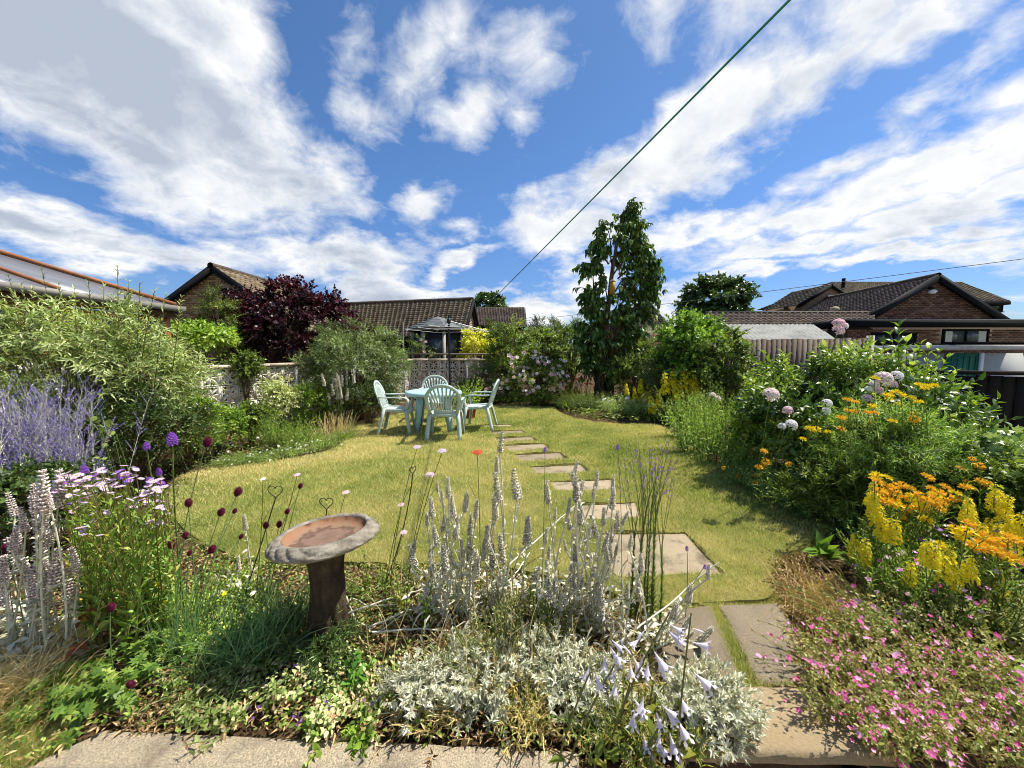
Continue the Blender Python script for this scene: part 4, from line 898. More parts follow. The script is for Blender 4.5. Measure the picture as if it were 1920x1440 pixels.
def summerhouse():
    y = 14.0; c = D(822, 640, y); ez = D(820, 616, y)[2]; r = (D(873, 616, y)[0] - D(768, 616, y)[0]) / 2
    root = thing('summerhouse', 'dark octagonal summerhouse with grey felt roof and pale door posts', 'summerhouse', (c[0], c[1], 0)); ctr = np.array([c[0], c[1], 0])
    n = 8; a0 = math.pi / 8; ang = [a0 + i * math.pi / 4 for i in range(n)]; P = lambda i, rr, z: ctr + np.array([rr * math.cos(ang[i % n]), rr * math.sin(ang[i % n]), z])
    FELT_R = plain('grey_roof_felt', C('777b7a'), .9, .2, .1, 4, .3); DW = plain('dark_timber', C('33261d'), .7, .3, .2, 10); az = D(820, 598, y)[2]
    for i in range(n):
        rows = 4
        for k in range(rows):
            t0, t1 = k / rows, (k + 1.06) / rows; mb = MB()
            q = []
            for t, h in ((t0, .03), (min(t1, 1), .0)):
                rr = r * 1.05 * (1 - t) + .25 * t; z = ez * (1 - t) + az * t + h; q.append((P(i, rr, z), P(i + 1, rr, z)))
            mb.add([q[0][0], q[0][1], q[1][1], q[1][0], q[0][0] - (0, 0, .03), q[0][1] - (0, 0, .03)], [np.array([(0, 1, 2, 3), (4, 5, 1, 0)])]); mb.build('roof_felt_strip', FELT_R, root)
        mb = MB(); mb.bar(P(i, r * 1.02, ez - .05), P(i + 1, r * 1.02, ez - .05), .05, .16); mb.build('fascia_board', DW, root)
        mb = MB(); mb.box(P(i, r * .9, ez / 2 - .05), (.1, .1, ez - .1), ang[i]); mb.build('post', plain('pale_post', C('a59f94'), .7) if i in (4, 5, 6) else DW, root)
        mb = MB(); mb.bar((P(i, r * .9, .45) + P(i + 1, r * .9, .45)) / 2 - (0, 0, .45), (P(i, r * .9, .45) + P(i + 1, r * .9, .45)) / 2 + (0, 0, .4), .03, np.linalg.norm(P(i, r * .9, 0) - P(i + 1, r * .9, 0)) - .1, up=np.cross((0, 0, 1), (math.cos((ang[i] + ang[(i + 1) % n]) / 2 + (math.pi if i == n - 1 else 0)), math.sin((ang[i] + ang[(i + 1) % n]) / 2 + (math.pi if i == n - 1 else 0)), 0))); mb.build('lower_panel', DW, root)
        pa, pb = P(i, r * .88, .9), P(i + 1, r * .88, .9); mb = MB(); mb.hexa([pa, pb, pb * (1, 1, 1) + (0, .012, 0), pa + (0, .012, 0)] + [p * (1, 1, 0) + (0, 0, ez - .15) for p in (pa, pb, pb + (0, .012, 0), pa + (0, .012, 0))]); mb.build('pane', DGLASS, root)
    mb = MB(); mb.lathe([(0, az + .08), (.26, az + .02), (.27, az - .02)], 8, (c[0], c[1], 0)); mb.build('roof_cap', FELT_R, root)
    mb = MB(); mb.lathe([(0, .03), (r * .92, .03), (r * .92, 0)], 8, (c[0], c[1], 0)); mb.build('floor', DW, root)
summerhouse()
# low trellis rail behind the back wall
rl = thing('trellis_rail', 'weathered timber rail on short posts behind the shaded pierced wall', 'rail', (-2.0, 12.6, 0))
for i in range(7):
    mb = MB(); mb.box((-3.6 + i * .62, 12.6, .66), (.05, .05, 1.32)); mb.build('post', PLANK, rl)
mb = MB(); mb.box((-1.75, 12.6, 1.35), (3.9, .08, .05)); mb.build('rail', PLANK, rl)
# ------------------------------------------------------------------ garden furniture
PLAST = plain('sage_plastic', C('b9c8bf'), .5, .4, .09, 5, .08, 120); TPLAST = plain('aqua_plastic', C('a3c3c8'), .4, .45, .04, 3)
def ribbon(mb, pts, w, t, side):
    """a flat moulded strip along pts; side = direction of its width"""
    P = np.array(pts, float); T = nrm(np.gradient(P, axis=0)); w = np.broadcast_to(np.asarray(w, float), (len(P),))
    S = np.array(side, float); S = S - T * (T @ S)[:, None] if S.ndim == 1 else S - T * (T * S).sum(1)[:, None]; S = nrm(S); N = np.cross(T, S)
    V = np.stack([P - S * w[:, None] / 2 - N * t / 2, P + S * w[:, None] / 2 - N * t / 2, P + S * w[:, None] / 2 + N * t / 2, P - S * w[:, None] / 2 + N * t / 2], 1).reshape(-1, 3)
    n = len(P); k, j = np.meshgrid(np.arange(n - 1), np.arange(4), indexing='ij'); j2 = (j + 1) % 4
    mb.add(V, [np.stack([k * 4 + j, k * 4 + j2, (k + 1) * 4 + j2, (k + 1) * 4 + j], -1).reshape(-1, 4), np.array([(3, 2, 1, 0), (n * 4 - 4, n * 4 - 3, n * 4 - 2, n * 4 - 1)])])
def back_y(z): return -.20 - (z - .42) * .36
def make_chair(label):
    root = thing('garden_chair', label, 'chair', (0, 0, 0), 'moulded plastic chairs round the table')
    mb = MB(); n = 14; xs = np.linspace(-.22, .22, n); ys = np.linspace(-.21, .23, 10)
    X, Y = np.meshgrid(xs, ys, indexing='ij'); Z = .415 + .05 * (X / .22) ** 2 * .5 - .02 * np.cos((Y) * 5) + .018 * np.maximum(0, (Y - .15)) * -6
    i, j = np.meshgrid(np.arange(n - 1), np.arange(9), indexing='ij'); q = np.stack([i * 10 + j, (i + 1) * 10 + j, (i + 1) * 10 + j + 1, i * 10 + j + 1], -1).reshape(-1, 4)
    mb.add(np.stack([X, Y, Z], -1), [q]); mb.add(np.stack([X, Y, Z - .012], -1), [q[:, ::-1]])
    for p, q_ in (((-.225, -.21, .42), (-.225, .23, .40)), ((.225, -.21, .42), (.225, .23, .40)), ((-.22, .235, .385), (.22, .235, .385)), ((-.2, -.215, .40), (.2, -.215, .40))): mb.bar(p, q_, .025, .05)
    mb.build('seat', PLAST, root, True)
    # arched back: broad rim and fanned slats
    a = np.linspace(-math.pi / 2 - .15, math.pi / 2 + .15, 25); P = []
    for t in a:
        x = .265 * math.sin(t) if abs(t) < math.pi / 2 else math.copysign(.265 - (abs(t) - math.pi / 2) * .1, t); z = .66 + .235 * math.cos(t) if abs(t) < math.pi / 2 else .66 - (abs(t) - math.pi / 2) * .3
        P.append((x, back_y(z), z))
    lo = [(-.215, back_y(.45), .43), (-.238, back_y(.53), .53), (-.25, back_y(.6), .6)]
    P = np.array(lo + P[2:-2] + [(-p[0], p[1], p[2]) for p in lo[::-1]])
    mb = MB(); rad = P - np.array([0, 0, .62]); rad[:, 1] = 0; ribbon(mb, P, .055, .022, rad)
    mb.bar((-.16, back_y(.455), .455), (.16, back_y(.455), .455), .02, .06); mb.build('back_frame', PLAST, root, True)
    for k in range(-4, 5):
        x0 = k * .034; th = k * .29; x1 = .24 * math.sin(th); z1 = .655 + .21 * math.cos(th)
        pts = [(x0, back_y(.47), .47), (x0 * 1.1, back_y(.55), .55), (x0 * .6 + x1 * .4, back_y(.62 if abs(k) < 4 else .6), .64 if abs(k) < 4 else .61), (x1, back_y(z1), z1)]
        t = np.linspace(0, 1, 8); B = [np.interp(t, [0, .3, .6, 1], [p[m] for p in pts]) for m in range(3)]
        mb = MB(); ribbon(mb, np.stack(B, 1), np.linspace(.014, .030, 8), .012, (1, 0, 0)); mb.build('slat', PLAST, root, True)
    for s in (-1, 1):
        mb = MB(); t = np.linspace(0, 1, 12)
        pts = np.array([(s * .255, back_y(.66), .65), (s * .285, -.12, .645), (s * .29, .08, .65), (s * .285, .19, .635), (s * .265, .225, .58), (s * .25, .215, .5), (s * .235, .19, .42)])
        B = np.stack([np.interp(t, np.linspace(0, 1, 7), pts[:, m]) for m in range(3)], 1); sd = np.where(t[:, None] < .6, np.array([1., 0, 0]), np.array([.7, -.6, 0])); ribbon(mb, B, np.linspace(.05, .06, 12), .018, sd); mb.build('armrest', PLAST, root, True)
        for f, (p, q) in enumerate((((s * .225, .2, .43), (s * .27, .255, 0)), ((s * .215, -.2, .46), (s * .265, -.315, 0)))):
            mb = MB(); p = np.array(p); q = np.array(q); c = (p + q) / 2 + np.array([0, .02 if f == 0 else -.0, 0]); PP = np.array([p, p * .6 + q * .4 + (s * .004, 0, 0), c * .3 + q * .7, q])
            o = np.array([.0, -1 if f == 0 else 1, 0]) * .02
            ribbon(mb, PP, [.07, .06, .052, .044], .012, (1, 0, 0)); ribbon(mb, PP + np.array([s * .03, 0, 0]) + o, [.05, .05, .045, .04], .012, (0, 1, 0)); mb.build('leg', PLAST, root, True)
    return root
chair = make_chair('moulded plastic chair nearest the camera, its back turned to us')
def place(o, x, y, rz): o.location = (x, y, .012); o.rotation_euler = (0, 0, rz)
spots = [(-1.115, 6.36, R(3), None), (-2.03, 6.78, R(-84), 'moulded plastic chair seen in profile at the left end of the table'), (-.62, 7.12, R(84), 'moulded plastic chair on the right side of the table, terracotta pot behind it'), (-1.63, 7.95, R(187), 'moulded plastic chair on the far side of the table, facing us')]
for k, (x, y, rz, lb) in enumerate(spots):
    o = chair if k == 0 else copy_tree(chair)
    if lb: o['label'] = lb
    place(o, x, y, rz)
tb = thing('garden_table', 'round pale aqua plastic garden table between the four chairs', 'table', (-1.43, 7.0, .012)); tc = np.array([-1.43, 7.0, .012])
mb = MB(); mb.lathe([(0, .70), (.42, .70), (.47, .715), (.5, .70), (.515, .665), (.505, .645), (.49, .66), (.47, .69), (.0, .69)], 40, tc); mb.build('tabletop', TPLAST, tb, True)
for k in range(4):
    a = math.pi / 4 + k * math.pi / 2 + .15; p = tc + np.array([math.cos(a) * .34, math.sin(a) * .34, .69]); q = tc + np.array([math.cos(a) * .43, math.sin(a) * .43, 0]); tg = np.array([-math.sin(a), math.cos(a), 0]); rd = np.array([math.cos(a), math.sin(a), 0])
    mb = MB(); PP = np.array([p, p * .6 + q * .4, p * .3 + q * .7, q]); ribbon(mb, PP, [.13, .11, .09, .07], .014, tg); 
    for s in (-1, 1): ribbon(mb, PP + tg * s * np.array([.06, .05, .04, .032])[:, None] - rd * .025, [.06, .055, .05, .04], .012, rd)
    mb.build('leg', TPLAST, tb, True)
TERRA = plain('terracotta', C('a5532f'), .85, .2, .2, 8, .3)
pt = D(880, 757, 8.2); pt[2] = 0
pot = thing('plant_pot', 'terracotta pot on the grass behind the right-hand chair', 'pot', pt); mb = MB(); mb.lathe([(0, .0), (.11, 0), (.15, .24), (.17, .24), (.17, .3), (.15, .3), (.14, .25), (0, .25)], 20, pt); mb.build('pot_body', TERRA, pot, True)
# rotary clothes post
bp = D(843, 700, 8.9); zt = D(843, 590, 8.9)[2]
root = thing('rotary_dryer', 'black steel rotary clothes dryer post folded behind the table', 'clothes dryer', (bp[0], bp[1], 0)); BLK_M = plain('black_steel', C('141416'), .4, .5, .1, 3)
mb = MB(); mb.tube([(bp[0], bp[1], -.05), (bp[0], bp[1], zt)], .024, sides=8); mb.build('post', BLK_M, root)
mb = MB(); mb.lathe([(0, .06), (.045, .05), (.045, -.05), (0, -.06)], 10, (bp[0], bp[1], zt - .14)); mb.build('hub', BLK_M, root)
hub = np.array([bp[0], bp[1], zt - .14]); tips = []
for k in range(4):
    a = k * math.pi / 2 + .5; t = hub + np.array([math.cos(a) * 1.0, math.sin(a) * 1.0, -.22]); tips.append(t); mb = MB(); mb.tube([hub, t], .009, sides=5); mb.build('arm', plain('aluminium', C('8d9093'), .35, .5, .05, 3, 0, 60, .6), root)
for f in (.5, .75, 1.0):
    mb = MB()
    for k in range(4): mb.tube([hub + (tips[k] - hub) * f, hub + (tips[(k + 1) % 4] - hub) * f], .003, sides=3)
    mb.build('line', UPVC, root)
pp = D(757, 680, 11.2); root = thing('metal_pole', 'thin grey pole standing left of the summerhouse', 'pole', (pp[0], pp[1], 0)); mb = MB(); mb.tube([(pp[0], pp[1], 0), (pp[0], pp[1], D(757, 604, 11.2)[2])], .022, sides=6); mb.build('shaft', plain('grey_steel', C('8f8f8c'), .5), root)
def wire(name, label, cat, a, b_, r0, r1, m_, sag=0):
    t = np.linspace(0, 1, 24)[:, None]; P = a * (1 - t) + b_ * t - np.array([0, 0, 1.]) * sag * 4 * t * (1 - t)
    mb = MB(); mb.tube(P, r0, r1, 6); o = mb.build(name, m_); tag(o, label, cat)
wire('washing_line', 'green plastic washing line running overhead from the house to the far end', 'washing line', D(1530, -50, 1.5), D(926, 560, 17.9), .0052, .016, plain('green_rope', C('23806a'), .5), .0)
wire('overhead_cable', 'thin grey overhead cable crossing in front of the tall tree', 'cable', D(986, 601, 15), D(2000, 475, 5.2), .007, .005, plain('cable_grey', C('6f7274'), .6), .02)
# ------------------------------------------------------------------ bird bath
def bird_bath():
    c = np.array([*G(618, 1200)[:2], 0.]); root = thing('bird_bath', 'weathered stone bird bath with carved leaf rim and rusty bowl on a trunk-shaped pedestal', 'bird bath', c)
    top = D(606, 1000, c[1] - .02); H = top[2]
    ST = plain('weathered_stone', C('968e7e'), .92, .2, .16, 16, .8, 80, 0, C('665e51')); 
    m_, b, p, nt = base_mat('rusty_bowl'); o = b.obj(); l = b.v('LENGTH', b.v('MULTIPLY', o, (1, 1, 0)))
    n = b.noise(o, 14, 6, .65); cc = b.ramp(b.m('ADD', b.m('MULTIPLY', l, 2.2), b.m('MULTIPLY_ADD', n, .5, -.25)), [(.0, C('66503f')), (.18, C('7d6150')), (.27, C('574031')), (.34, C('866a50')), (.44, C('8a6040')), (.50, C('5d3a22')), (.55, C('2c1d10'))])
    b.put(p.inputs['Base Color'], cc); p.inputs['Roughness'].default_value = .8
    tilt = Matrix.Rotation(R(-4.5), 3, 'Y') @ Matrix.Rotation(R(-3), 3, 'X'); TM = np.array(tilt)
    def carve(r, z, a):
        f = np.clip((r - .208) / .02, 0, 1) * np.clip((z + .062) / .02, 0, 1)
        g1 = np.abs(np.sin(a * 7 + z * 70 + 1.3 * np.sin(a * 3))) ** .45; g2 = np.abs(np.sin(a * 13 - z * 110 + r * 30 + 1.8 * np.sin(a * 4 + 1))) ** .5
        leaf = .6 * g1 + .4 * g2
        return r + f * (.017 * leaf - .013) + .003 * np.sin(a * 5 + 1) * f, z + f * (.016 * leaf - .012)
    mb = MB(); prof = [(.196, -.035), (.200, -.005), (.205, .010), (.212, .013), (.219, .013), (.226, .011), (.233, .008), (.239, .004), (.245, -.001), (.251, -.006), (.257, -.012), (.262, -.018), (.266, -.025), (.268, -.032), (.267, -.039), (.262, -.046), (.254, -.052), (.23, -.056), (.19, -.066), (.14, -.075), (.0, -.08)]
    mb.lathe(prof, 200, (0, 0, 0), fn=carve); mb.V = [v * (.93, .93, .85) @ TM.T + np.array([c[0] + (top[0] - c[0]), c[1], H]) for v in mb.V]; mb.build('basin_rim', ST, root, True)
    me = MB(); me.lathe([(0, -.034), (.08, -.0335), (.14, -.031), (.17, -.025), (.19, -.014), (.2005, .004)], 48, (0, 0, 0)); mesh = mesh_from('rusty_bowl', np.vstack(me.V), me.F, me.M, m_, None, True)
    part_from(mesh, 'rusty_bowl', root, (top[0], c[1], H), TM, .93)
    def bark(r, z, a):
        g = .24 * np.abs(np.sin(a * 4 + .6 * np.sin(z * 9))) ** .5 + .06 * np.sin(a * 11 + z * 14) - .12; fl = np.exp(-z * 8) * .75 * (.5 + .5 * np.sin(a * 4 + .7))
        return r * (1 + g + fl), z
    mb = MB(); zz = np.linspace(-.03, H - .05, 26); rr = .066 + .03 * np.exp(-((zz - H + .05) / .08) ** 2) + .0 * zz
    P = np.c_[rr, zz]; mb.lathe(P, 72, (0, 0, 0), fn=bark); V = mb.V[0]; t = (V[:, 2] / H)[:, None]; mb.V = [V + np.array([c[0], c[1], 0]) + np.clip(t, 0, 1) * np.array([top[0] - c[0], 0, 0])]
    mb.build('pedestal', plain('trunk_stone', C('4b3f2f'), .92, .2, .3, 12, .9, 50, 0, C('2c241a')), root, True)
bird_bath()
def heart_stake(px, py, wpx, base_px, y, tilt=0, turn=0, label=''):
    c = D(px, py, y); s = wpx / F * y / 2; b0 = G(*base_px); b0[1] = y + .02; b0[2] = 0
    root = thing('heart_stake', label, 'garden stake', b0, 'rusty wire heart plant stakes'); t = np.linspace(0, 2 * math.pi, 40)
    X = 16 * np.sin(t) ** 3 / 16; Z = (13 * np.cos(t) - 5 * np.cos(2 * t) - 2 * np.cos(3 * t) - np.cos(4 * t)) / 16
    P = np.c_[c[0] + X * s * math.cos(turn), c[1] + X * s * math.sin(turn), c[2] + Z * s]
    gap = slice(1, -1); IR = plain('dark_iron', C('231d18'), .6, .4, .3, 20)
    mb = MB(); mb.tube(P[gap], .0026, sides=5); mb.build('heart', IR, root)
    bot = np.array([c[0], c[1], c[2] - s * 1.02]); mid = (bot + b0) / 2 + np.array([tilt, 0, 0]); tt = np.linspace(0, 1, 10)[:, None]
    mb = MB(); mb.tube((1 - tt) ** 2 * bot + 2 * tt * (1 - tt) * mid + tt ** 2 * b0, .0032, sides=5); mb.build('rod', IR, root)
heart_stake(516, 921, 28, (512, 1075), 2.1, label='wire heart stake standing left of the bird bath rim')
heart_stake(612, 943, 26, (604, 1110), 2.15, label='wire heart stake just behind the bird bath bowl')
heart_stake(774, 881, 15, (735, 1075), 2.15, .06, .9, 'wire heart stake turned edge-on, leaning by the felted spikes')
# ------------------------------------------------------------------ flowers (meshes shared by all alike pieces)
def petalm(name, a, b_, rough=.6, trans=.3): return leafm(name, [C(a), C(b_)], trans, rough, .2, tcol=(1.1, 1.0, 1.0), gain=1.0)
M_YEL = petalm('yellow_petal', 'f2cf10', 'fdea3c'); M_ORA = petalm('orange_petal', 'f2ac12', 'fbd244'); M_DORA = petalm('deep_orange_petal', 'ea9c16', 'f5bb3c'); M_PINKW = petalm('pale_pink_petal', 'f0d2d0', 'f7e6e2'); M_PINK = petalm('pink_petal', 'c83f86', 'e47bb0')
M_WHITE = petalm('white_petal', 'e9e8e4', 'f6f5f2'); M_VIO = petalm('violet_petal', '6a5aa8', '9489cc'); M_PUR = petalm('purple_petal', '7b3fae', 'a468cf'); M_MAG = petalm('maroon_floret', '4a1026', '7c2344')
M_LIL = petalm('lilac_petal', 'c9a9cf', 'e2cfe4'); M_HOS = petalm('hosta_petal', 'd3c9da', 'efeaf1'); M_RED = petalm('red_petal', 'b5231c', 'd84a30'); M_ROSE = petalm('rose_petal', 'e7b9c4', 'f3d8dc'); M_EYE = petalm('yellow_eye', 'c79a1a', 'e0bd3a')
M_FUZZ = leafm('fuzzy_bud', [C('5d574a'), C('979079'), C('cac3aa'), C('ebe6d4')], .05, .95, .05); M_FUZZP = leafm('pinkish_bud', [C('85706a'), C('b9a69d'), C('d8cabf'), C('ece4db')], .05, .95, .05); M_CALYX = leafm('calyx', [C('51602c'), C('7a8a44')], .2)
def fmesh(name, build, mats):
    mb = MB(); build(mb); return mesh_from(name, np.vstack(mb.V), mb.F, mb.M, mats, np.concatenate(mb.Rn))
def petals(mb, n, c=(0, 0, 0), ax=(0, 0, 1), r=1., w=.6, cup=.25, mi=0, spin=0., inner=.0, T=None, hv=.3):
    ax = nrm(np.array(ax, float)); x = nrm(np.cross(ax, (0.3, .9, .2))); y = np.cross(ax, x); a = spin + np.arange(n) * 2 * math.pi / n
    rad = x * np.cos(a)[:, None] + y * np.sin(a)[:, None]; d = nrm(rad * math.cos(cup) + ax * math.sin(cup)); nn = nrm(ax - rad * math.sin(cup) * 1.2)
    T = T or tpl('lance', w, .05, .12)
    scatter(mb, T, np.array(c, float) + rad * inner, frames(d, nn), np.full((n, 3), r) * np.array([1, 1, 1]), np.clip(.5 + rng.uniform(-hv, hv, n), 0, 1), mi)
def disc(mb, r, c=(0, 0, 0), mi=1, h=.3, seg=8):
    mb.lathe([(0, h * r), (r * .7, h * r * .8), (r, 0)], seg, c, .5, mi)
T_P2 = (np.array([(0, 0, 0), (-.3, .6, .05), (.3, .6, .05), (0, 1, 0)], float), [np.array([(0, 2, 1), (1, 2, 3)])])
FL_DAISY = fmesh('daisy', lambda mb: (petals(mb, 16, r=1, w=.22, cup=.12, T=(T_P2[0] * np.array([.5, 1, 1]), T_P2[1])), disc(mb, .32)), [M_LIL, M_EYE])
FL_DAISYP = fmesh('daisy', lambda mb: (petals(mb, 16, r=1, w=.22, cup=.12, T=(T_P2[0] * np.array([.5, 1, 1]), T_P2[1])), disc(mb, .32)), [M_PUR, M_EYE])
FL_WDAISY = fmesh('daisy', lambda mb: (petals(mb, 12, r=1, cup=.1, T=(T_P2[0] * np.array([.7, 1, 1]), T_P2[1])), disc(mb, .3)), [M_WHITE, M_EYE])
FL_PINK = fmesh('flower', lambda mb: (petals(mb, 5, r=1, w=.75, cup=.25), disc(mb, .12, seg=5)), [M_PINK, M_PINKW])
M_DPINK = petalm('deep_pink_petal', 'a02a68', 'cf5a95'); M_LPINK = petalm('light_pink_petal', 'd983b4', 'efbfd8')
FL_PINKS = [FL_PINK] + [fmesh('flower', lambda mb: (petals(mb, 5, r=1, w=.75, cup=.3), disc(mb, .12, seg=5)), [m_, M_PINKW]) for m_ in (M_DPINK, M_LPINK)]
FL_MALLOW = fmesh('flower', lambda mb: (petals(mb, 5, r=1, w=.85, cup=.45), disc(mb, .14, h=1.5, seg=6)), [M_PINKW, M_ROSE])
FL_ROSY = fmesh('flower', lambda mb: (petals(mb, 5, r=1, w=.85, cup=.5), petals(mb, 5, r=.7, w=.85, cup=.9, spin=.6), disc(mb, .14, h=1.5, seg=6)), [M_ROSE, M_PINK])
FL_YSTAR = fmesh('flower', lambda mb: (petals(mb, 5, r=1, w=.6, cup=.2), disc(mb, .15, seg=5)), [M_YEL, M_ORA])
FL_TINY = fmesh('flower', lambda mb: petals(mb, 4, r=1, w=.8, cup=.4, T=T_P2), [M_PUR])
def alstro(mb):
    for k in range(5):
        a = k * 1.2566; ax = nrm(np.array([math.cos(a), math.sin(a), .75])); c = ax * .35
        petals(mb, 6, c, ax, .68, .4, .95, 0, k, .03); petals(mb, 3, c + ax * .1, ax, .5, .25, 1.2, 1, k + .3)
FL_ALS = [fmesh('flower_head', alstro, [a, b_]) for a, b_ in ((M_ORA, M_DORA), (M_YEL, M_ORA))]
def phloxh(mb):
    for d in nrm(np.array([(math.cos(k * 2.4) * math.sqrt(k / 20), math.sin(k * 2.4) * math.sqrt(k / 20), 1.05 - k / 20) for k in range(20)])): petals(mb, 5, d * .75, d, .36, .8, .1, 0, rng.uniform(0, 3), T=T_P2)
FL_PHLOX = [fmesh('flower_head', phloxh, [m_]) for m_ in (M_PINKW, M_WHITE, M_ROSE)]
def spike_y(seed):
    def f(mb):
        r_ = np.random.default_rng(seed)
        for k in range(34):
            t = (k // 5) / 7 + r_.uniform(0, .06); a = k * 2.4 + r_.normal(0, .3); r = .17 * (1 - t * .6) * r_.uniform(.7, 1.2); ax = nrm(np.array([math.cos(a), math.sin(a), .25 + .7 * t + r_.normal(0, .2)])); petals(mb, 5, np.array([math.cos(a) * r, math.sin(a) * r, t * .95]), ax, .13 * (1.15 - .6 * t) * r_.uniform(.8, 1.15), .75, .3, 0, k, T=T_P2)
        for k in range(18):
            t = k / 18; a = k * 2.1; scatter(mb, T_LAN, np.array([[0, 0, t]]), frames(nrm(np.array([[math.cos(a), math.sin(a), .3]])), np.array([[0, 0, 1.]])), np.full((1, 3), .26 * (1 - .6 * t)), np.array([.7]), 1)
        mb.tube([(0, 0, -.05), (0, 0, 1)], .02, .008, 4, .5, 1)
    return f
FL_SPIKE = [fmesh('flower_spike', spike_y(k), [M_YEL, M_CALYX]) for k in range(3)]
def spike_f(seed):
    def f(mb):
        r_ = np.random.default_rng(seed); n = 11
        for k in range(n):
            t = (k + .3) / n; rr = .10 * (1 - .45 * t) * r_.uniform(.8, 1.15)
            for j in range(8):
                a = j * .785 + k * .4 + r_.normal(0, .15); c = np.array([math.cos(a) * rr, math.sin(a) * rr, t + r_.normal(0, .008)]); ax = nrm(np.array([math.cos(a), math.sin(a), .7])); x = nrm(np.cross(ax, (0, 0, 1))); y = np.cross(ax, x); s = .045 * (1.1 - .4 * t)
                P = [c - ax * s, c + x * s, c + y * s * .8, c - x * s, c - y * s * .8, c + ax * s * 1.6]
                mb.add(P, [np.array([(0, 2, 1), (0, 3, 2), (0, 4, 3), (0, 1, 4), (5, 1, 2), (5, 2, 3), (5, 3, 4), (5, 4, 1)])], [r_.uniform(0, .4)] + [r_.uniform(.3, .9)] * 4 + [1.0 if r_.uniform() > .35 else .0])
        mb.tube([(0, 0, -.06), (0, 0, .99)], .03, .012, 5, .6)
    return f
FL_FELT = [fmesh('flower_spike', spike_f(s), [M_FUZZ]) for s in range(4)]; FL_FELTP = [fmesh('flower_spike', spike_f(s + 9), [M_FUZZP]) for s in range(3)]
def allium(mb):
    for k in range(150):
        z = 1 - 2 * (k + .5) / 150; a = k * 2.39996; r = math.sqrt(1 - z * z); d = np.array([r * math.cos(a), r * math.sin(a), z * 1.25]); mb.add([d * .55, d * .9 + np.array([-.09 * math.sin(a), .09 * math.cos(a), .05]), d * 1.05, d * .9 - np.array([-.09 * math.sin(a), .09 * math.cos(a), .05])], [np.array([(0, 1, 2), (0, 2, 3)])], np.clip(.35 + .5 * z + rng.uniform(-.25, .25), 0, 1))
    mb.lathe([(0, 1.05), (.5, .8), (.75, .2), (.7, -.5), (.3, -1), (0, -1.1)], 10, (0, 0, 0), .1)
FL_ALL = fmesh('flower_head', allium, [M_MAG])
def bell(mb):
    mb.lathe([(.03, 0), (.05, .25), (.10, .45), (.19, .72), (.26, .9)], 6, (0, 0, 0), .45)
    petals(mb, 6, (0, 0, .86), (0, 0, 1), .34, .75, .75, 0, .5, .23, T=T_P2); mb.tube([(0, 0, -.12), (0, 0, .04)], .03, .035, 4, .3, 1)
FL_BELL = fmesh('flower', bell, [M_HOS, M_CALYX])
FL_BUD = fmesh('bud', lambda mb: mb.lathe([(.02, -.1), (.06, .2), (.11, .6), (.07, .88), (0, 1)], 6, (0, 0, 0), .5), [M_HOS])
def flathead(mb):
    for k in range(26):
        a = k * 2.4; r = math.sqrt(k / 26); petals(mb, 5, (math.cos(a) * r * .85, math.sin(a) * r * .85, .12 * (1 - r)), (math.cos(a) * .3 * r, math.sin(a) * .3 * r, 1), .24, .8, .15, 0, k, T=T_P2)
    for k in range(7): mb.tube([(0, 0, -.55), (.6 * math.cos(k), .6 * math.sin(k), 0)], .03, .02, 3, .5, 1)
FL_FLAT = {k: fmesh('flower_head', flathead, [m_, M_CALYX]) for k, m_ in (('red', M_RED), ('lilac', M_LIL), ('rose', M_ROSE), ('white', M_WHITE))}
def liatris(mb):
    for k in range(60):
        t = k / 60; a = k * 2.4; r = .28 * math.sin(math.pi * (.25 + .7 * t)); d = nrm(np.array([math.cos(a), math.sin(a), .6])); petals(mb, 4, np.array([math.cos(a) * r, math.sin(a) * r, t]), d, .16, .5, .7, 0, k, T=T_P2)
FL_LIA = fmesh('flower_head', liatris, [M_PUR])
def put_flowers(root, mesh, P, dirs, size, name=None, most=300):
    meshes = mesh if isinstance(mesh, list) else [mesh]; P = np.asarray(P, float); n = len(P); dirs = nrm(np.asarray(dirs, float) + 1e-6); size = np.broadcast_to(np.asarray(size, float), (n,))
    for i in range(n):
        a = rng.uniform(0, 6.28); z = dirs[i]; x = np.cross(z, (math.cos(a), math.sin(a), .2)); x = x / (np.linalg.norm(x) + 1e-9); y = np.cross(z, x); me = meshes[int(rng.integers(len(meshes)))]
        part_from(me, name or me.name.split('.')[0], root, P[i], np.c_[x, y, z], float(size[i]))
UP = np.array([0, 0, 1.])
def leaf_objs(root, p, Rm, s, h, T, m, most, hs=(.15, .4, .6, .85)):
    """the leaves that show largest become objects of their own; the index of the rest is returned"""
    dist = np.linalg.norm(p - np.array([0, 0, CAM_H]), axis=1) / (s + 1e-6); order = np.argsort(dist)
    mesh = [mesh_from('leaf', T[0], T[1], [np.zeros(len(f)) for f in T[1]], m, np.full(len(T[0]), v)) for v in hs]
    for i in order[:most]: part_from(mesh[int(min(len(hs) - 1, h[i] * len(hs)))], 'leaf', root, p[i], Rm[i], float(s[i]))
    return order[most:]
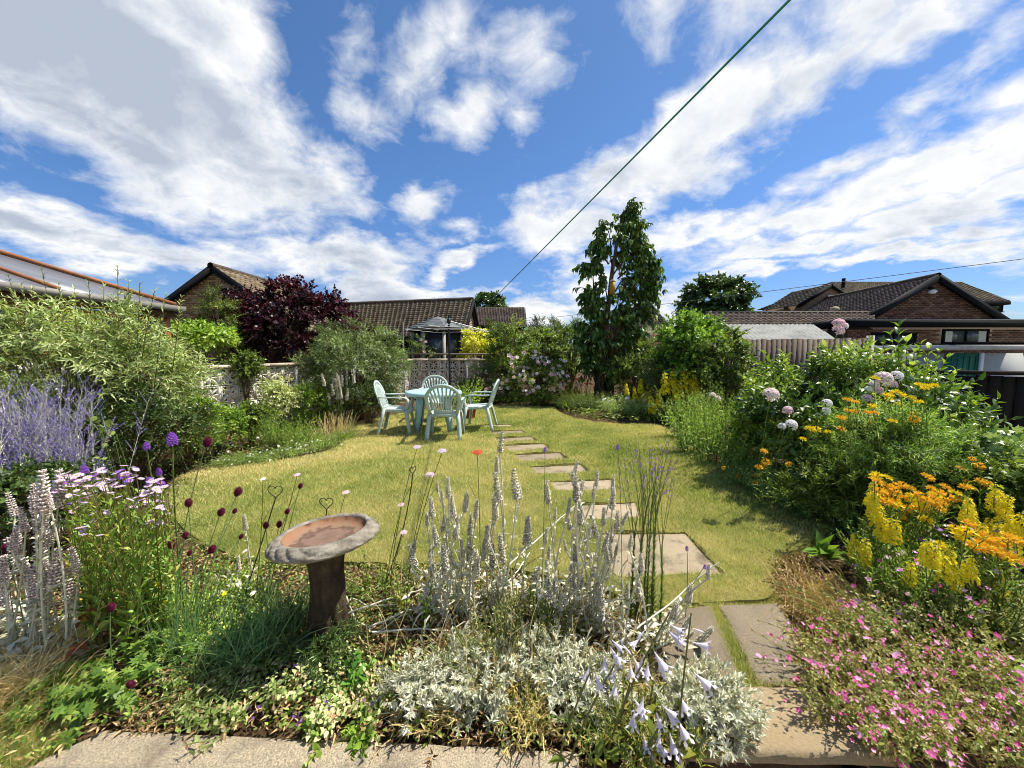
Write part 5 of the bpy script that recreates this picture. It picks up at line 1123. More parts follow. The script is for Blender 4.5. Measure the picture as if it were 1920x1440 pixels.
def clump(name, label, cat, bases, n, Rb, H, m, T=T_LAN, size=.05, k=14, spread=.25, droop=.1, ang=1.1, t0=.1, K=7, Hv=.25, sm=None, r=.0035, pair=False, group=None, lean=(0, 0), taper=.5, jit=.3, leafname='leaves', tipsmall=True, up=.4, leaf_parts=0, stem_hue=None):
    """upright leafy stems out of the ground"""
    B0 = np.atleast_2d(np.array(bases, float)); c = B0.mean(0)
    root = thing(name, label, cat, (c[0], c[1], 0), group)
    B = B0[rng.integers(len(B0), size=n)] + np.c_[rng.normal(0, Rb, (n, 2)), np.zeros(n)]; B[:, 2] = -.01
    off = (B - c)[:, :2] / max(Rb, .05); Dr = nrm(np.c_[off * spread * .35 + rng.normal(0, spread * .6, (n, 2)) + np.array(lean), np.ones(n)])
    L = H * (1 + rng.uniform(-Hv, Hv, n)); P, Tn = shoot_paths(B, Dr, L, K, droop * rng.uniform(.3, 1.6, n))
    st = MB(); V, Fc = tubes(P, np.full(n, r), np.full(n, r * .5), 4); st.add(V, Fc, np.repeat(rng.uniform(0, 1, n), K * 4)); st.build('stems', sm or GSTEM, root)
    if k:
        p, Rm, s, h = leafy(None, P, Tn, k, T, size, ang, t0=t0, pair=pair, taper=taper, jit=jit, tipsmall=tipsmall, up=up)
        rest = leaf_objs(root, p, Rm, s, h, T, m, leaf_parts) if leaf_parts else np.arange(len(p))
        if len(rest): mb = MB(); scatter(mb, T, p[rest], Rm[rest], np.c_[s[rest], s[rest], s[rest]], h[rest]); mb.build(leafname, m, root, kind='stuff' if leaf_parts else None)
    return root, P, Tn
def tuft(name, label, cat, base, n, Rb, L, W, m, spread=.6, droop=.35, group=None, K=5, lean=(0, 0), kind=None, root=None, part='blades'):
    base = np.array(base, float); root = root or thing(name, label, cat, (base[0], base[1], 0), group)
    B = base * (1, 1, 0) + np.c_[rng.normal(0, Rb, (n, 2)), np.zeros(n)]; Dr = nrm(np.c_[rng.normal(0, spread, (n, 2)) + np.array(lean), np.ones(n)])
    mb = MB(); blades(mb, B, Dr, L * rng.uniform(.5, 1.15, n), W * rng.uniform(.6, 1.2, n), K, droop * rng.uniform(.3, 1.6, n)); mb.build(part, m, root); return root
def stem(mb, base, tip, bend=.0, r0=.003, r1=.002, K=10, sides=5, rnd=.5):
    base, tip = np.array(base, float), np.array(tip, float); mid = (base + tip) / 2 + np.array([bend, 0, .0]); mid[:2] = mid[:2] * .6 + base[:2] * .4 + np.array([bend, 0]) * .5
    t = np.linspace(0, 1, K)[:, None]; P = (1 - t) ** 2 * base + 2 * t * (1 - t) * mid + t ** 2 * tip; mb.tube(P, r0, r1, sides, rnd); return P
def mat_cover(name, label, cat, poly_px, n, h, T, size, m, thing_=True, tilt=.5, kind=None, clumpy=0., stemy=False):
    """low leafy carpet over a patch of bed"""
    poly = np.array([G(*p)[:2] for p in poly_px]); lo, hi = poly.min(0), poly.max(0); P = np.c_[rng.uniform(lo[0], hi[0], n * 3), rng.uniform(lo[1], hi[1], n * 3)]; P = P[inside(P, poly)]
    if clumpy: P = P[rng.uniform(-1, 1, len(P)) < vnoise(P, 14, 9) + clumpy]
    P = P[:n]; n = len(P); hh = (vnoise(P, 9, 4) * .35 + .65) * h
    z = np.abs(rng.beta(2.2, 1.2, n)) * np.maximum(hh, .01)
    d = rdir(n); d[:, 2] = np.abs(d[:, 2]) * .35; d = nrm(d); nn = nrm(rng.normal(0, tilt, (n, 3)) + UP); s = size * rng.uniform(.5, 1.3, n)
    mb = MB(); p3 = np.c_[P, z]; scatter(mb, T, p3, frames(d, nn), np.c_[s, s, s], np.clip(rng.normal(.5, .25, n), 0, 1)); c = poly.mean(0)
    if kind:
        o = mb.build(name, m, kind=kind); tag(o, label, cat); return o, p3
    root = thing(name, label, cat, (c[0], c[1], 0)); mb.build('leaves', m, root)
    if stemy:
        st = MB(); b0 = p3 + np.c_[rng.normal(0, size * .8, (n, 2)), np.zeros(n)]; b0[:, 2] = 0; Pt = np.stack([b0, (b0 + p3) / 2 + (0, 0, .01), p3], 1)[::2]; V, Fc = tubes(Pt, np.full(len(Pt), .0016), np.full(len(Pt), .001), 3); st.add(V, Fc); st.build('stems', GSTEM, root)
    return root, p3
# ------------------------------------------------------------------ trees and shrubs, from the far end forwards
shrub('round_tree', 'broad dark round tree standing beyond the roofs to the right of the creeper-clad tree', 'tree', (1340, 572), 34, (58, 46), clumps=150, per=10, L=.9, k=9, T=T_OV, size=.42, m=DG, stems=5, stemrad=.12, twig_r=.01, inner=.55, up=.3, lo=-.6)
shrub('round_tree', 'small dark tree top behind the far brick house', 'tree', (916, 574), 36, (27, 20), clumps=40, per=10, L=.7, k=9, T=T_OV, size=.38, m=DG, stemrad=.1, twig_r=.01, inner=.5, lo=-.5)
shrub('round_tree', 'dark tree top behind the shrubs left of the creeper-clad tree', 'tree', (1022, 628), 18, (30, 30), clumps=40, per=10, L=.45, k=9, T=T_NAR, size=.2, m=DG, stemrad=.06, twig_r=.006, inner=.5, lo=-.5)
shrub('purple_bush', 'large purple-leaved bush rising behind the sunlit pierced wall', 'bush', (542, 622), 10.6, (148, 84), deep=1.5, clumps=270, per=11, L=.42, k=9, T=T_RND, size=.10, m=PURP, stemrad=.03, twig_r=.004, inner=.55, up=.55, lo=-.7, shape=lambda d: .9 + .16 * np.sin(d[:, 0] * 9 + 1) * np.cos(d[:, 2] * 7))
shrub('feathery_conifer', 'light green feathery conifer squeezed left of the purple bush', 'conifer', (414, 612), 9.0, (30, 58), clumps=60, per=12, L=.3, k=12, T=T_NAR, size=.08, m=MG, stemrad=.03, inner=.4, up=.5)
shrub('golden_bush', 'yellow-green leafy bush over the wall behind the butterfly bush', 'bush', (368, 640), 7.6, (58, 26), deep=.5, clumps=46, per=9, L=.25, k=8, T=T_OV, size=.10, m=BG, stemrad=.02, inner=.4, lo=-.5)
shrub('golden_bush', 'golden-leaved bush behind the shaded wall, right of the summerhouse', 'bush', (896, 652), 13.6, (32, 30), clumps=45, per=9, L=.3, k=8, T=T_OV, size=.11, m=YG, stemrad=.03, inner=.5, lo=-.6)
shrub('climbing_rose', 'thin rose bush with pale pink blooms in front of the summerhouse', 'rose', (790, 655), 12.9, (16, 22), clumps=14, per=6, L=.3, k=6, T=T_OV, size=.09, m=MG, stemrad=.012, inner=.3)
r_ = bpy.data.objects['climbing_rose']; put_flowers(r_, FL_ROSY, [D(790, 637, 12.75), D(799, 641, 12.75), D(783, 650, 12.8), D(796, 660, 12.8)], [(0, -1, .5)] * 4, .07)
shrub('green_bush', 'tall green bush at the end of the shaded wall', 'bush', (957, 662), 11.4, (42, 72), clumps=85, per=10, L=.34, k=10, T=T_LAN, size=.12, m=MG, stemrad=.03, inner=.35, up=.5)
shrub('green_bush', 'bushy green shrub behind the pale pink mallow', 'bush', (1015, 668), 12.2, (52, 52), clumps=75, per=10, L=.32, k=10, T=T_OV, size=.10, m=MG, stemrad=.03, inner=.4, up=.5)
shrub('green_bush', 'green shrub between the mallow and the tall creeper-clad tree', 'bush', (1068, 655), 12.6, (42, 50), clumps=60, per=10, L=.32, k=10, T=T_LAN, size=.12, m=MG, stemrad=.03, inner=.4, up=.4)
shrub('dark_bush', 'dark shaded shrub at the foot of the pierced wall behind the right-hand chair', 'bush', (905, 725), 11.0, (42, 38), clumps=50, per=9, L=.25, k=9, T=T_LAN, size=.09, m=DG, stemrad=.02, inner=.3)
clump('leafy_perennial', 'fresh green perennial between the table and the black post', 'perennial', D(872, 760, 9.4) * (1, 1, 0), 40, .16, .75, BG, T_LAN, .12, 14, .3, .15)
r_, P, Tn, ctr, rr = shrub('mallow_bush', 'mallow bush covered in pale pink flowers at the back of the lawn', 'mallow', (1008, 722), 10.3, (72, 48), deep=.6, clumps=75, per=9, L=.3, k=8, T=T_OV, size=.085, m=MG, stemrad=.015, inner=.35, up=.5)
tip = P[:, -1]; i = rng.permutation(np.argwhere((tip[:, 1] < ctr[1] + .1) & (tip[:, 2] > .35)).ravel())[:95]; put_flowers(r_, [FL_MALLOW, FL_MALLOW, FL_ROSY], tip[i], np.c_[rng.normal(0, .5, len(i)), np.full(len(i), -1.), rng.normal(.4, .4, len(i))], rng.uniform(.05, .085, len(i)))
r_, P, Tn = clump('orange_perennial', 'yellow-orange leaved perennial left of the tall tree trunk', 'perennial', D(1066, 758, 10.2) * (1, 1, 0), 30, .12, .8, leafm('amber_leaf', [C('a8862a'), C('cfa23a'), C('ddbb62')], .35), T_LAN, .10, 12, .2)
r_, P, Tn = clump('red_perennial', 'red-flowered perennial beside the tall tree trunk', 'perennial', D(1097, 755, 10.6) * (1, 1, 0), 26, .14, .75, MG, T_LAN, .09, 10, .25); put_flowers(r_, FL_FLAT['red'], P[:, -1], Tn[:, -1], .06)

# --- the tall tree: three stems and a post, wrapped in drooping leaves
def tall_tree():
    y = 11.0; b0 = D(1135, 745, y); b0[2] = 0; root = thing('tall_tree', 'tall narrow tree with several bare lower stems and drooping dark green leaves', 'tree', b0)
    def px(x, yy, dy=0): return D(1150 + (x - 1150) * .86, yy, y + dy)
    BARK = plain('dark_bark', C('6b5743'), .95, .1, .35, 9, .8, 30, 0, C('2f251c'))
    for pts, r0, r1 in (([(1122, 750), (1124, 700), (1132, 640), (1140, 560), (1150, 500), (1160, 440), (1180, 392)], .12, .02), ([(1142, 750), (1146, 705), (1150, 650), (1170, 590), (1195, 540), (1215, 505)], .10, .02),
                        ([(1112, 748), (1112, 710), (1118, 670), (1118, 620), (1112, 570), (1105, 520)], .07, .015), ([(1132, 750), (1136, 720), (1142, 690), (1140, 640), (1150, 600), (1190, 580), (1215, 560)], .08, .012)):
        P = np.array([px(*p, rng.normal(0, .12)) for p in pts]); P[0, 2] = -.05; t = np.linspace(0, 1, len(P)); tt = np.linspace(0, 1, 26); Q = np.stack([np.interp(tt, t, P[:, k]) for k in range(3)], 1); Q += rng.normal(0, .012, Q.shape); mb = MB(); mb.tube(Q, r0, r1, 9); mb.build('trunk', BARK, root, True)
    cl = [(1186, 385, 9, 4), (1180, 402, 18, 9), (1165, 420, 24, 10), (1190, 425, 20, 8), (1140, 432, 18, 6), (1150, 450, 30, 10), (1190, 452, 26, 10), (1205, 470, 18, 6), (1125, 470, 22, 8), (1160, 480, 20, 7), (1195, 492, 30, 10), (1100, 503, 16, 9), (1120, 495, 18, 8), (1215, 505, 22, 9), (1232, 500, 9, 4), (1180, 520, 30, 10), (1212, 530, 26, 9), (1130, 530, 20, 5), (1106, 548, 18, 9), (1120, 560, 24, 9), (1165, 552, 34, 12), (1205, 560, 26, 10), (1225, 545, 12, 6), (1110, 585, 22, 9), (1135, 590, 34, 12), (1175, 590, 36, 13), (1205, 590, 20, 8), (1095, 615, 20, 8), (1125, 620, 36, 13), (1165, 625, 40, 14), (1195, 625, 22, 8), (1090, 640, 16, 6), (1115, 650, 34, 13), (1150, 655, 40, 15), (1185, 655, 26, 9), (1130, 680, 34, 11), (1165, 685, 30, 9), (1105, 680, 20, 8), (1150, 705, 22, 5), (1185, 690, 20, 5)]
    B = []; 
    for x, yy, r, n in cl:
        n = max(4, int(n * 1.5)); c = px(x, yy); rm = r * y / F * .85; q = rdir(n * 2) * rng.uniform(.2, 1.0, (n * 2, 1)) * np.array([rm, rm * 1.0, rm * .9]); B.append(c + q)
    B = np.vstack(B); ax = np.array([px(1145, 600)[0], y]); out = np.c_[B[:, :2] - ax, np.zeros(len(B))]; Dr = nrm(nrm(out + 1e-3) * .8 + rdir(len(B)) * .7 + UP * .25)
    P, T = shoot_paths(B, Dr, rng.uniform(.2, .42, len(B)), 6, .35); mb = MB(); V, Fc = tubes(P, np.full(len(B), .008), np.full(len(B), .003), 4); mb.add(V, Fc)
    # one limb from the stems to each cluster
    cc = np.array([px(x, yy) for x, yy, r, n in cl]); bk = cc.copy(); bk[:, 0] = bk[:, 0] * .3 + (px(1140, 600)[0] + .12 * (cc[:, 2] - 3) / 3) * .7; bk[:, 1] = y; bk[:, 2] -= rng.uniform(.3, .7, len(cc))
    V, Fc = tubes(np.stack([bk, (bk + cc) / 2 + rng.normal(0, .06, cc.shape), cc], 1), np.full(len(cc), .028), np.full(len(cc), .008), 5); mb.add(V, Fc); mb.build('branches', BARK, root)
    fol = MB(); k = 13; N = len(P); t = rng.uniform(.2, 1, (N, k)); p, d = at_path(P, T, t); ld = nrm(rdir(N * k).reshape(N, k, 3) * .75 + d * .4 + np.array([0, 0, -.75])); nn = nrm(nrm(ld * np.array([1, 1, 0]) + 1e-3) * .6 + UP * .7 + rdir(N * k).reshape(N, k, 3) * .35); s = (.15 * rng.uniform(.4, 1.3, (N, k))).ravel()
    scatter(fol, tpl('oval', .46, .1, .25), p.reshape(-1, 3), frames(ld.reshape(-1, 3), nn.reshape(-1, 3)), np.c_[s, s, s], np.clip(rng.normal(.45, .25, N * k), 0, 1)); fol.build('foliage', leafm('tree_leaf', [C('26391a'), C('3f5b25'), C('627e35'), C('9aab58')], .28, .4, .45), root)
tall_tree()
fp = D(1148, 552, 10.3); ft = D(1148, 524, 10.3); fd_ = thing('bird_feeder', 'yellowish cylindrical bird feeder with pale cap hanging in the tall tree', 'bird feeder', (fp[0], fp[1], fp[2])); h = ft[2] - fp[2]
mb = MB(); mb.lathe([(0, 0), (.075, 0), (.075, h * .86), (.0, h * .86)], 14, fp); mb.build('tube', plain('seed_amber', C('a97b25'), .5, .4, .2, 20), fd_, True)
mb = MB(); mb.lathe([(.085, h * .86), (.085, h * .93), (.03, h), (0, h)], 14, fp); mb.build('lid', plain('pale_cap', C('cfc6a4'), .5), fd_, True); mb = MB(); mb.tube([fp + (0, 0, h), fp + (0, .05, h + .5)], .004, sides=4); mb.build('hanger', IRON if 'IRON' in globals() else FASCIA, fd_)
# bed under the tree
clump('grassy_perennial', 'fine green grassy clump at the foot of the tall tree, lawn side', 'perennial', [D(x, 785, 9.3 + .01 * abs(x - 1100)) * (1, 1, 0) for x in (1065, 1085, 1105, 1130)], 170, .12, .5, MG, T_NAR, .10, 14, .3, .25)
r_, P, T = clump('leafy_perennial', 'pale green perennial with white blooms at the tree bed edge', 'perennial', [D(x, 790, 8.6) * (1, 1, 0) for x in (1160, 1180, 1200, 1222)], 130, .14, .5, leafm('pale_green_leaf', [C('7d9450'), C('9db06a'), C('bccb8d')], .35), T_LAN, .10, 14, .35, .25)
i = rng.permutation(len(P))[:16]; put_flowers(r_, FL_FLAT['white'], P[i, -1], T[i, -1], .055)
shrub('green_bush', 'mid green shrub directly right of the tall tree trunk', 'bush', (1192, 695), 10.4, (48, 55), clumps=70, per=10, L=.3, k=10, T=T_LAN, size=.11, m=MG, stemrad=.02, inner=.35)
shrub('pale_flowering_bush', 'pale grey-white feathery bloom bush behind the green shrubs right of the tree', 'bush', (1215, 640), 13, (38, 22), clumps=30, per=10, L=.25, k=10, T=T_NAR, size=.1, m=SILV, stemrad=.015, inner=.4, lo=-.4)
shrub('green_bush', 'fresh green leafy shrub with dark hollow below, left of the board fence', 'bush', (1295, 660), 8.6, (58, 70), clumps=110, per=10, L=.3, k=10, T=T_OV, size=.10, m=leafm('vine_green_leaf', [C('2f4a18'), C('56782a'), C('85a63c'), C('b4cc66')], .36), stemrad=.02, inner=.45, up=.5)
shrub('green_bush', 'grey-green climber-like shrub covering the end of the board fence', 'bush', (1358, 690), 7.8, (48, 65), clumps=80, per=10, L=.25, k=9, T=T_OV, size=.075, m=MG, stemrad=.02, inner=.4)
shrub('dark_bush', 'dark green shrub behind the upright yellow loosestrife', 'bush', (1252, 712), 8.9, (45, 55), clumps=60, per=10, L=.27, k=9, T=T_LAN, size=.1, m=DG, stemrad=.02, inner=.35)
def loosestrife(label, base, tops, y, spike, m=MG, leaf=.07, n_extra=6):
    base = np.array(base, float) * (1, 1, 0); root = thing('yellow_loosestrife', label, 'loosestrife', base, 'yellow loosestrife clumps'); st = MB(); Ps = []
    for k, (x, yy) in enumerate(tops):
        t = D(x, yy, y + rng.normal(0, .06)); b0 = base + np.r_[rng.normal(0, .07, 2), -.01]; b0[0] = b0[0] * .5 + t[0] * .5; t2 = t - (0, 0, spike * .9); P = stem(st, b0, t2, rng.normal(0, .02), .004, .003); Ps.append(P)
        d = nrm(P[-1] - P[-3]); put_flowers(root, FL_SPIKE, [P[-1]], [d * .25 + UP], spike * rng.uniform(.85, 1.1))
    st.build('stems', GSTEM, root); P = np.array(Ps); T = nrm(np.gradient(P, axis=1)); mb = MB(); leafy(mb, P, T, 26, T_LAN, leaf, 1.2, t0=.15, pair=True); mb.build('leaves', m, root); return root
loosestrife('upright yellow loosestrife spikes at the far end of the right-hand border', D(1272, 795, 7.9), [(1248, 702), (1262, 698), (1281, 698), (1291, 694), (1301, 700), (1238, 728), (1307, 712), (1225, 740), (1270, 715), (1297, 715), (1285, 712)], 7.9, .42)
loosestrife('faint yellow loosestrife spikes just right of the tree bed', D(1215, 790, 8.9), [(1176, 716), (1202, 712), (1215, 722), (1192, 728)], 8.9, .32)
# right border
clump('leafy_perennial', 'bright fine-leaved perennial drift along the lawn edge at the right border', 'perennial', [G(1315, 850), G(1350, 865), G(1300, 825), G(1390, 880), G(1330, 820)], 330, .13, .78, leafm('fresh_leaf', [C('5f7f2c'), C('82a03f'), C('a8bf63')], .35), T_LAN, .075, 18, .22, .12, Hv=.35)
r_, P, T = clump('phlox_plant', 'phlox with one pale pink head beside the yellow loosestrife', 'phlox', G(1355, 822) + (0, .5, 0), 14, .12, 1.05, MG, T_LAN, .10, 16, .15, pair=True); put_flowers(r_, FL_PHLOX[0], [D(1345, 748, 5.6), D(1336, 742, 5.7)], [(0, -.4, 1)] * 2, .06)
# big broad-leaved bush with glossy paired leaves
GL = dict(T=T_BR, m=GLOSS, pair=True, k=10, L=.36, jit=.28)
r_, P, T, ctr, rr = shrub('broad_leaved_bush', 'big glossy broad-leaved bush with pale flowers in front of the board fence', 'bush', (1575, 800), 4.2, (175, 112), deep=1.0, clumps=150, per=9, size=.112, stemrad=.012, inner=.35, up=.75, leaf_parts=300, twig_r=.0035, lo=-.75, droop=.15, **GL)
def spire(label, pts, y, base, leaf=.13, n=7, flowers=None):
    st = MB(); root = thing('broad_leaved_shoot', label, 'bush', np.array(base) * (1, 1, 0)); Ps = []
    for (x, yy) in pts: Ps.append(stem(st, np.array(base) * (1, 1, 0) + np.r_[rng.normal(0, .05, 2), 0], D(x, yy, y + rng.normal(0, .08)), rng.normal(0, .03), .007, .003, 12))
    st.build('stems', GSTEM, root); P = np.array(Ps); T = nrm(np.gradient(P, axis=1)); p, Rm, s, h = leafy(None, P, T, 30, T_BR, leaf, 1.25, t0=.35, pair=True, jit=.22, up=.8, taper=.5); mesh = [mesh_from('leaf', T_BR[0], T_BR[1], [np.zeros(len(f)) for f in T_BR[1]], GLOSS, np.full(len(T_BR[0]), v)) for v in (.35, .6, .8, .95)]
    for i in range(len(p)): part_from(mesh[int(min(3, h[i] * 4))], 'leaf', root, p[i], Rm[i], float(s[i]))
    return root
spire('tall light green leafy shoots standing above the broad-leaved bush before the flat roof', [(1685, 606), (1742, 648), (1655, 640), (1715, 655), (1625, 655), (1780, 665), (1700, 635), (1668, 622), (1728, 640), (1762, 655), (1640, 668), (1690, 655), (1750, 680), (1672, 665), (1710, 680), (1795, 690)], 3.7, G(1690, 930), .15)
spire('light green leafy shoots topping the left half of the broad-leaved bush', [(1440, 715), (1480, 700), (1520, 688), (1560, 678), (1410, 740), (1600, 680), (1540, 695)], 4.1, G(1530, 880), .13)
pf = thing('pale_phlox', 'pale pink and white phlox heads dotted over the broad-leaved bush', 'phlox', G(1560, 860)); st = MB()
for (x, yy, s, q) in ((1444, 742, .085, 0), (1477, 770, .05, 2), (1482, 798, .065, 1), (1550, 757, .05, 1), (1548, 772, .045, 1), (1655, 712, .085, 0), (1638, 722, .05, 0), (1680, 706, .06, 1), (1672, 722, .05, 2), (1628, 730, .035, 1), (1645, 733, .05, 2), (1466, 800, .04, 1), (1625, 748, .05, 2), (1572, 608, .07, 2), (1570, 622, .075, 2), (1583, 612, .045, 1)):
    c = D(x, yy, 3.35 if yy > 640 else 4.0); put_flowers(pf, FL_PHLOX[q], [c], [(rng.normal(0, .3), -.6, .8)], s); stem(st, c * (1, 1, 0) + (rng.normal(0, .05), .25, 0), c - (0, 0, .02), rng.normal(0, .03), .004, .003)
st.build('stems', GSTEM, pf)
shrub('fine_leaved_bush', 'rounded bush of fine dark leaves in front of the broad-leaved bush', 'bush', (1655, 840), 3.1, (80, 66), deep=.4, clumps=110, per=12, L=.2, k=16, T=T_NAR, size=.05, m=leafm('fine_leaf', [C('39561c'), C('5f8530'), C('8aab48'), C('b5c872')], .36), stemrad=.006, inner=.4, up=.8, twig_r=.002)
shrub('jagged_leaved_bush', 'coarse jagged-leaved plant in front of the dark stained fence', 'bush', (1850, 880), 2.9, (80, 40), deep=.4, clumps=60, per=7, L=.22, k=8, T=T_PALM, size=.085, m=leafm('shade_leaf', [C('4d6433'), C('6d8648'), C('95a66b'), C('c0c9a0')], .25), stemrad=.008, inner=.35, up=.5, sm=GSTEM)
shrub('jagged_leaved_bush', 'leafy green plant filling the far right border below the fence', 'bush', (1910, 950), 2.5, (80, 75), deep=.4, clumps=70, per=8, L=.2, k=9, T=T_OV, size=.055, m=MG, stemrad=.008, inner=.35, up=.5, sm=GSTEM)
shrub('dark_bush', 'dark leafy filling below the broad-leaved bush behind the orange lilies', 'bush', (1590, 915), 3.1, (110, 42), deep=.25, clumps=70, per=9, L=.16, k=10, T=T_LAN, size=.06, m=MG, stemrad=.006, inner=.3, up=.6, sm=GSTEM)
# edging plants along the lawn
edge = [((1300, 838), 7.0), ((1385, 905), 4.6), ((1425, 922), 4.2), ((1470, 945), 3.8), ((1520, 965), 3.5), ((1570, 985), 3.25), ((1610, 1000), 3.1)]
el_ = ['low green edging plant where the right border bulges into the lawn', 'low green edging plant below the first orange blooms', 'dark edging plant with small orange flowers by the lawn', 'feathery green edging plant midway along the right border', 'leafy edging plant before the yellow spikes', 'dark shaded edging plant at the foot of the yellow spikes', 'low dark edging plant behind the broad fresh leaves']
for ((x, yy), _), w in zip(edge, el_):
    b0 = G(x, yy); r_, P, T = clump('edging_plant', w, 'edging plant', [b0 + (.03, .0, 0), b0 + (.14, .04, 0), b0 + (.28, .1, 0)], 130, .10, .30, MG if rng.uniform() < .6 else leafm('edging_leaf', [C('41602a'), C('6c8a40'), C('9bb268'), C('c3cf9a')], .33), T_LAN, .055, 12, .45, .25, group='edging plants along the right border')
    if 'orange' in w: i = rng.permutation(130)[:6]; put_flowers(r_, FL_ALS[0], P[i, -1], T[i, -1], .03)
# ---- left side
r_, *_ = shrub('butterfly_bush', 'tall arching grey-green butterfly bush filling the left edge', 'bush', (135, 715), 4.0, (205, 135), deep=.9, clumps=150, per=11, L=.40, k=14, T=tpl('lance', .19, .08, .2), size=.092, m=GG, stemrad=.012, inner=.3, up=.5, droop=.45, twig_r=.003, lo=-.8, spread=1.0, huevar=.5, jit=.5)
shrub('butterfly_bush', 'grey-green butterfly bush reaching over the screen wall, right of the first', 'bush', (262, 722), 4.7, (70, 88), deep=.6, clumps=75, per=11, L=.34, k=13, T=tpl('lance', .19, .08, .2), size=.09, m=GG, stemrad=.012, inner=.3, up=.5, droop=.45, lo=-.8)
st = MB(); root = thing('butterfly_bush', 'tallest arching sprays of butterfly bush against the conservatory roof', 'bush', D(180, 850, 4.1) * (1, 1, 0)); Ps = []
for x, yy in ((15, 515), (40, 530), (78, 505), (110, 530), (140, 540), (165, 520), (220, 497), (240, 525), (262, 530), (290, 545), (310, 552), (195, 535), (340, 555), (60, 540), (0, 560)): Ps.append(stem(st, D(x * .6 + 80, 850, 4.1) * (1, 1, 0), D(x, yy, 4.0 + rng.normal(0, .15)), rng.normal(0, .06), .009, .002, 14))
st.build('branches', STEM, root); P = np.array(Ps); T = nrm(np.gradient(P, axis=1)); mb = MB(); leafy(mb, P, T, 60, T_NAR, .11, 1.1, t0=.4, pair=True, up=.3); mb.build('foliage', GG, root)
shrub('green_bush', 'dark leafy shrub under the butterfly bush at the left', 'bush', (255, 800), 3.9, (120, 55), deep=.4, clumps=80, per=9, L=.22, k=9, T=T_LAN, size=.075, m=DG, stemrad=.008, inner=.3)
shrub('green_bush', 'leafy shrub below the blue-violet sage at the left edge', 'bush', (35, 935), 2.6, (90, 45), deep=.35, clumps=70, per=9, L=.16, k=9, T=T_OV, size=.045, m=DG, stemrad=.006, inner=.3)
# sage
def sage():
    b0 = D(45, 940, 2.9) * (1, 1, 0); n = 240; root = thing('russian_sage', 'billowing blue-violet sage with pale branching stems at the left edge', 'sage', b0); B = b0 + np.c_[rng.normal(0, .17, (n, 2)), np.zeros(n)]
    Dr = nrm(np.c_[rng.normal(-.02, .17, n), rng.normal(0, .16, n), np.ones(n)]); L = rng.uniform(.6, 1.32, n); P, T = shoot_paths(B, Dr, L, 9, .08); st = MB(); PS = plain('pale_stem', C('c3c2ac'), .7, .2, .1, 10); V, Fc = tubes(P, np.full(n, .0032), np.full(n, .0014), 4); st.add(V, Fc)
    t = rng.uniform(.45, 1, (n, 10)); p, d = at_path(P, T, t); p = p.reshape(-1, 3); d = nrm(d.reshape(-1, 3) * .8 + rdir(n * 10) * .6 + UP * .3); Q, TQ = shoot_paths(p, d, rng.uniform(.08, .2, len(p)), 5, .05); V, Fc = tubes(Q, np.full(len(p), .0016), np.full(len(p), .0009), 3); st.add(V, Fc); st.build('stems', PS, root)
    mb = MB(); leafy(mb, Q, TQ, 22, (T_P2[0] * np.array([.8, 1, 1]), T_P2[1]), .0125, 1.0, t0=.1, jit=.6, tipsmall=False); mb.build('florets', M_VIO, root); mb = MB(); leafy(mb, P, T, 22, T_NAR, .05, 1.0, t0=.15); mb.build('leaves', SILV, root)
sage()
# along the sunlit wall and the bed before it
for x, yy, y, rx, ry, m_, T_, s, w in ((460, 690, 6.9, 16, 20, MG, T_OV, .06, 'small dark green shrub leaning on the sunlit wall coping'), (362, 790, 5.0, 36, 26, MG, T_OV, .06, 'green plant beside the butterfly bush before the sunlit wall'),
                                   (522, 748, 7.0, 26, 30, leafm('variegated_leaf', [C('8a9b56'), C('b7bf83'), C('d9d8ae')], .3), T_OV, .055, 'pale variegated shrub in front of the sunlit wall'), (405, 795, 5.2, 46, 18, BG, T_OV, .05, 'yellow-green low shrub at the foot of the sunlit wall'),
                                   (470, 785, 5.9, 34, 16, MG, T_OV, .055, 'olive green shrub in the bed below the wall'), (345, 790, 4.6, 55, 42, BG, T_LAN, .08, 'light green leafy plant between butterfly bush and wall'), (590, 760, 7.4, 35, 38, BG, T_LAN, .08, 'fresh green shrub left of the willow-leaved bush')):
    shrub('wall_shrub', w, 'shrub', (x, yy), y, (rx, ry), clumps=42, per=9, L=.2, k=9, T=T_, size=s, m=m_, stemrad=.008, inner=.3, group='shrubs in the bed below the sunlit wall')
r_, P, T, ctr, rr = shrub('willow_leaved_bush', 'rounded willow-leaved green bush left of the table', 'bush', (668, 690), 8.3, (88, 84), deep=1.0, clumps=170, per=11, L=.36, k=11, T=T_NAR, size=.12, m=leafm('willow_leaf', [C('2c3c1b'), C('4c5f2b'), C('758948'), C('a9b984')], .3, .4, .45), stemrad=.018, inner=.4, up=.45, droop=.3)
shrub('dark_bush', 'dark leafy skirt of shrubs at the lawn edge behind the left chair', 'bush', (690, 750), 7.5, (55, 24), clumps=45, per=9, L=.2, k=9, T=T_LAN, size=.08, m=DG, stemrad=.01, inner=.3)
r_, P, T = clump('purple_spiked_perennial', 'grey-purple seed spikes before the willow-leaved bush', 'perennial', D(640, 790, 7.1) * (1, 1, 0), 16, .1, .85, MG, T_LAN, .06, 12, .12); put_flowers(r_, FL_FELT, P[:, -1] - (0, 0, .1), T[:, -1], .22)
clump('bright_perennial', 'bright yellow-green feathery perennial on the bed that juts into the lawn', 'perennial', [D(x, 815, 5.7) * (1, 1, 0) for x in (505, 525, 548)], 120, .09, .5, BG, T_NAR, .07, 16, .3, .15)
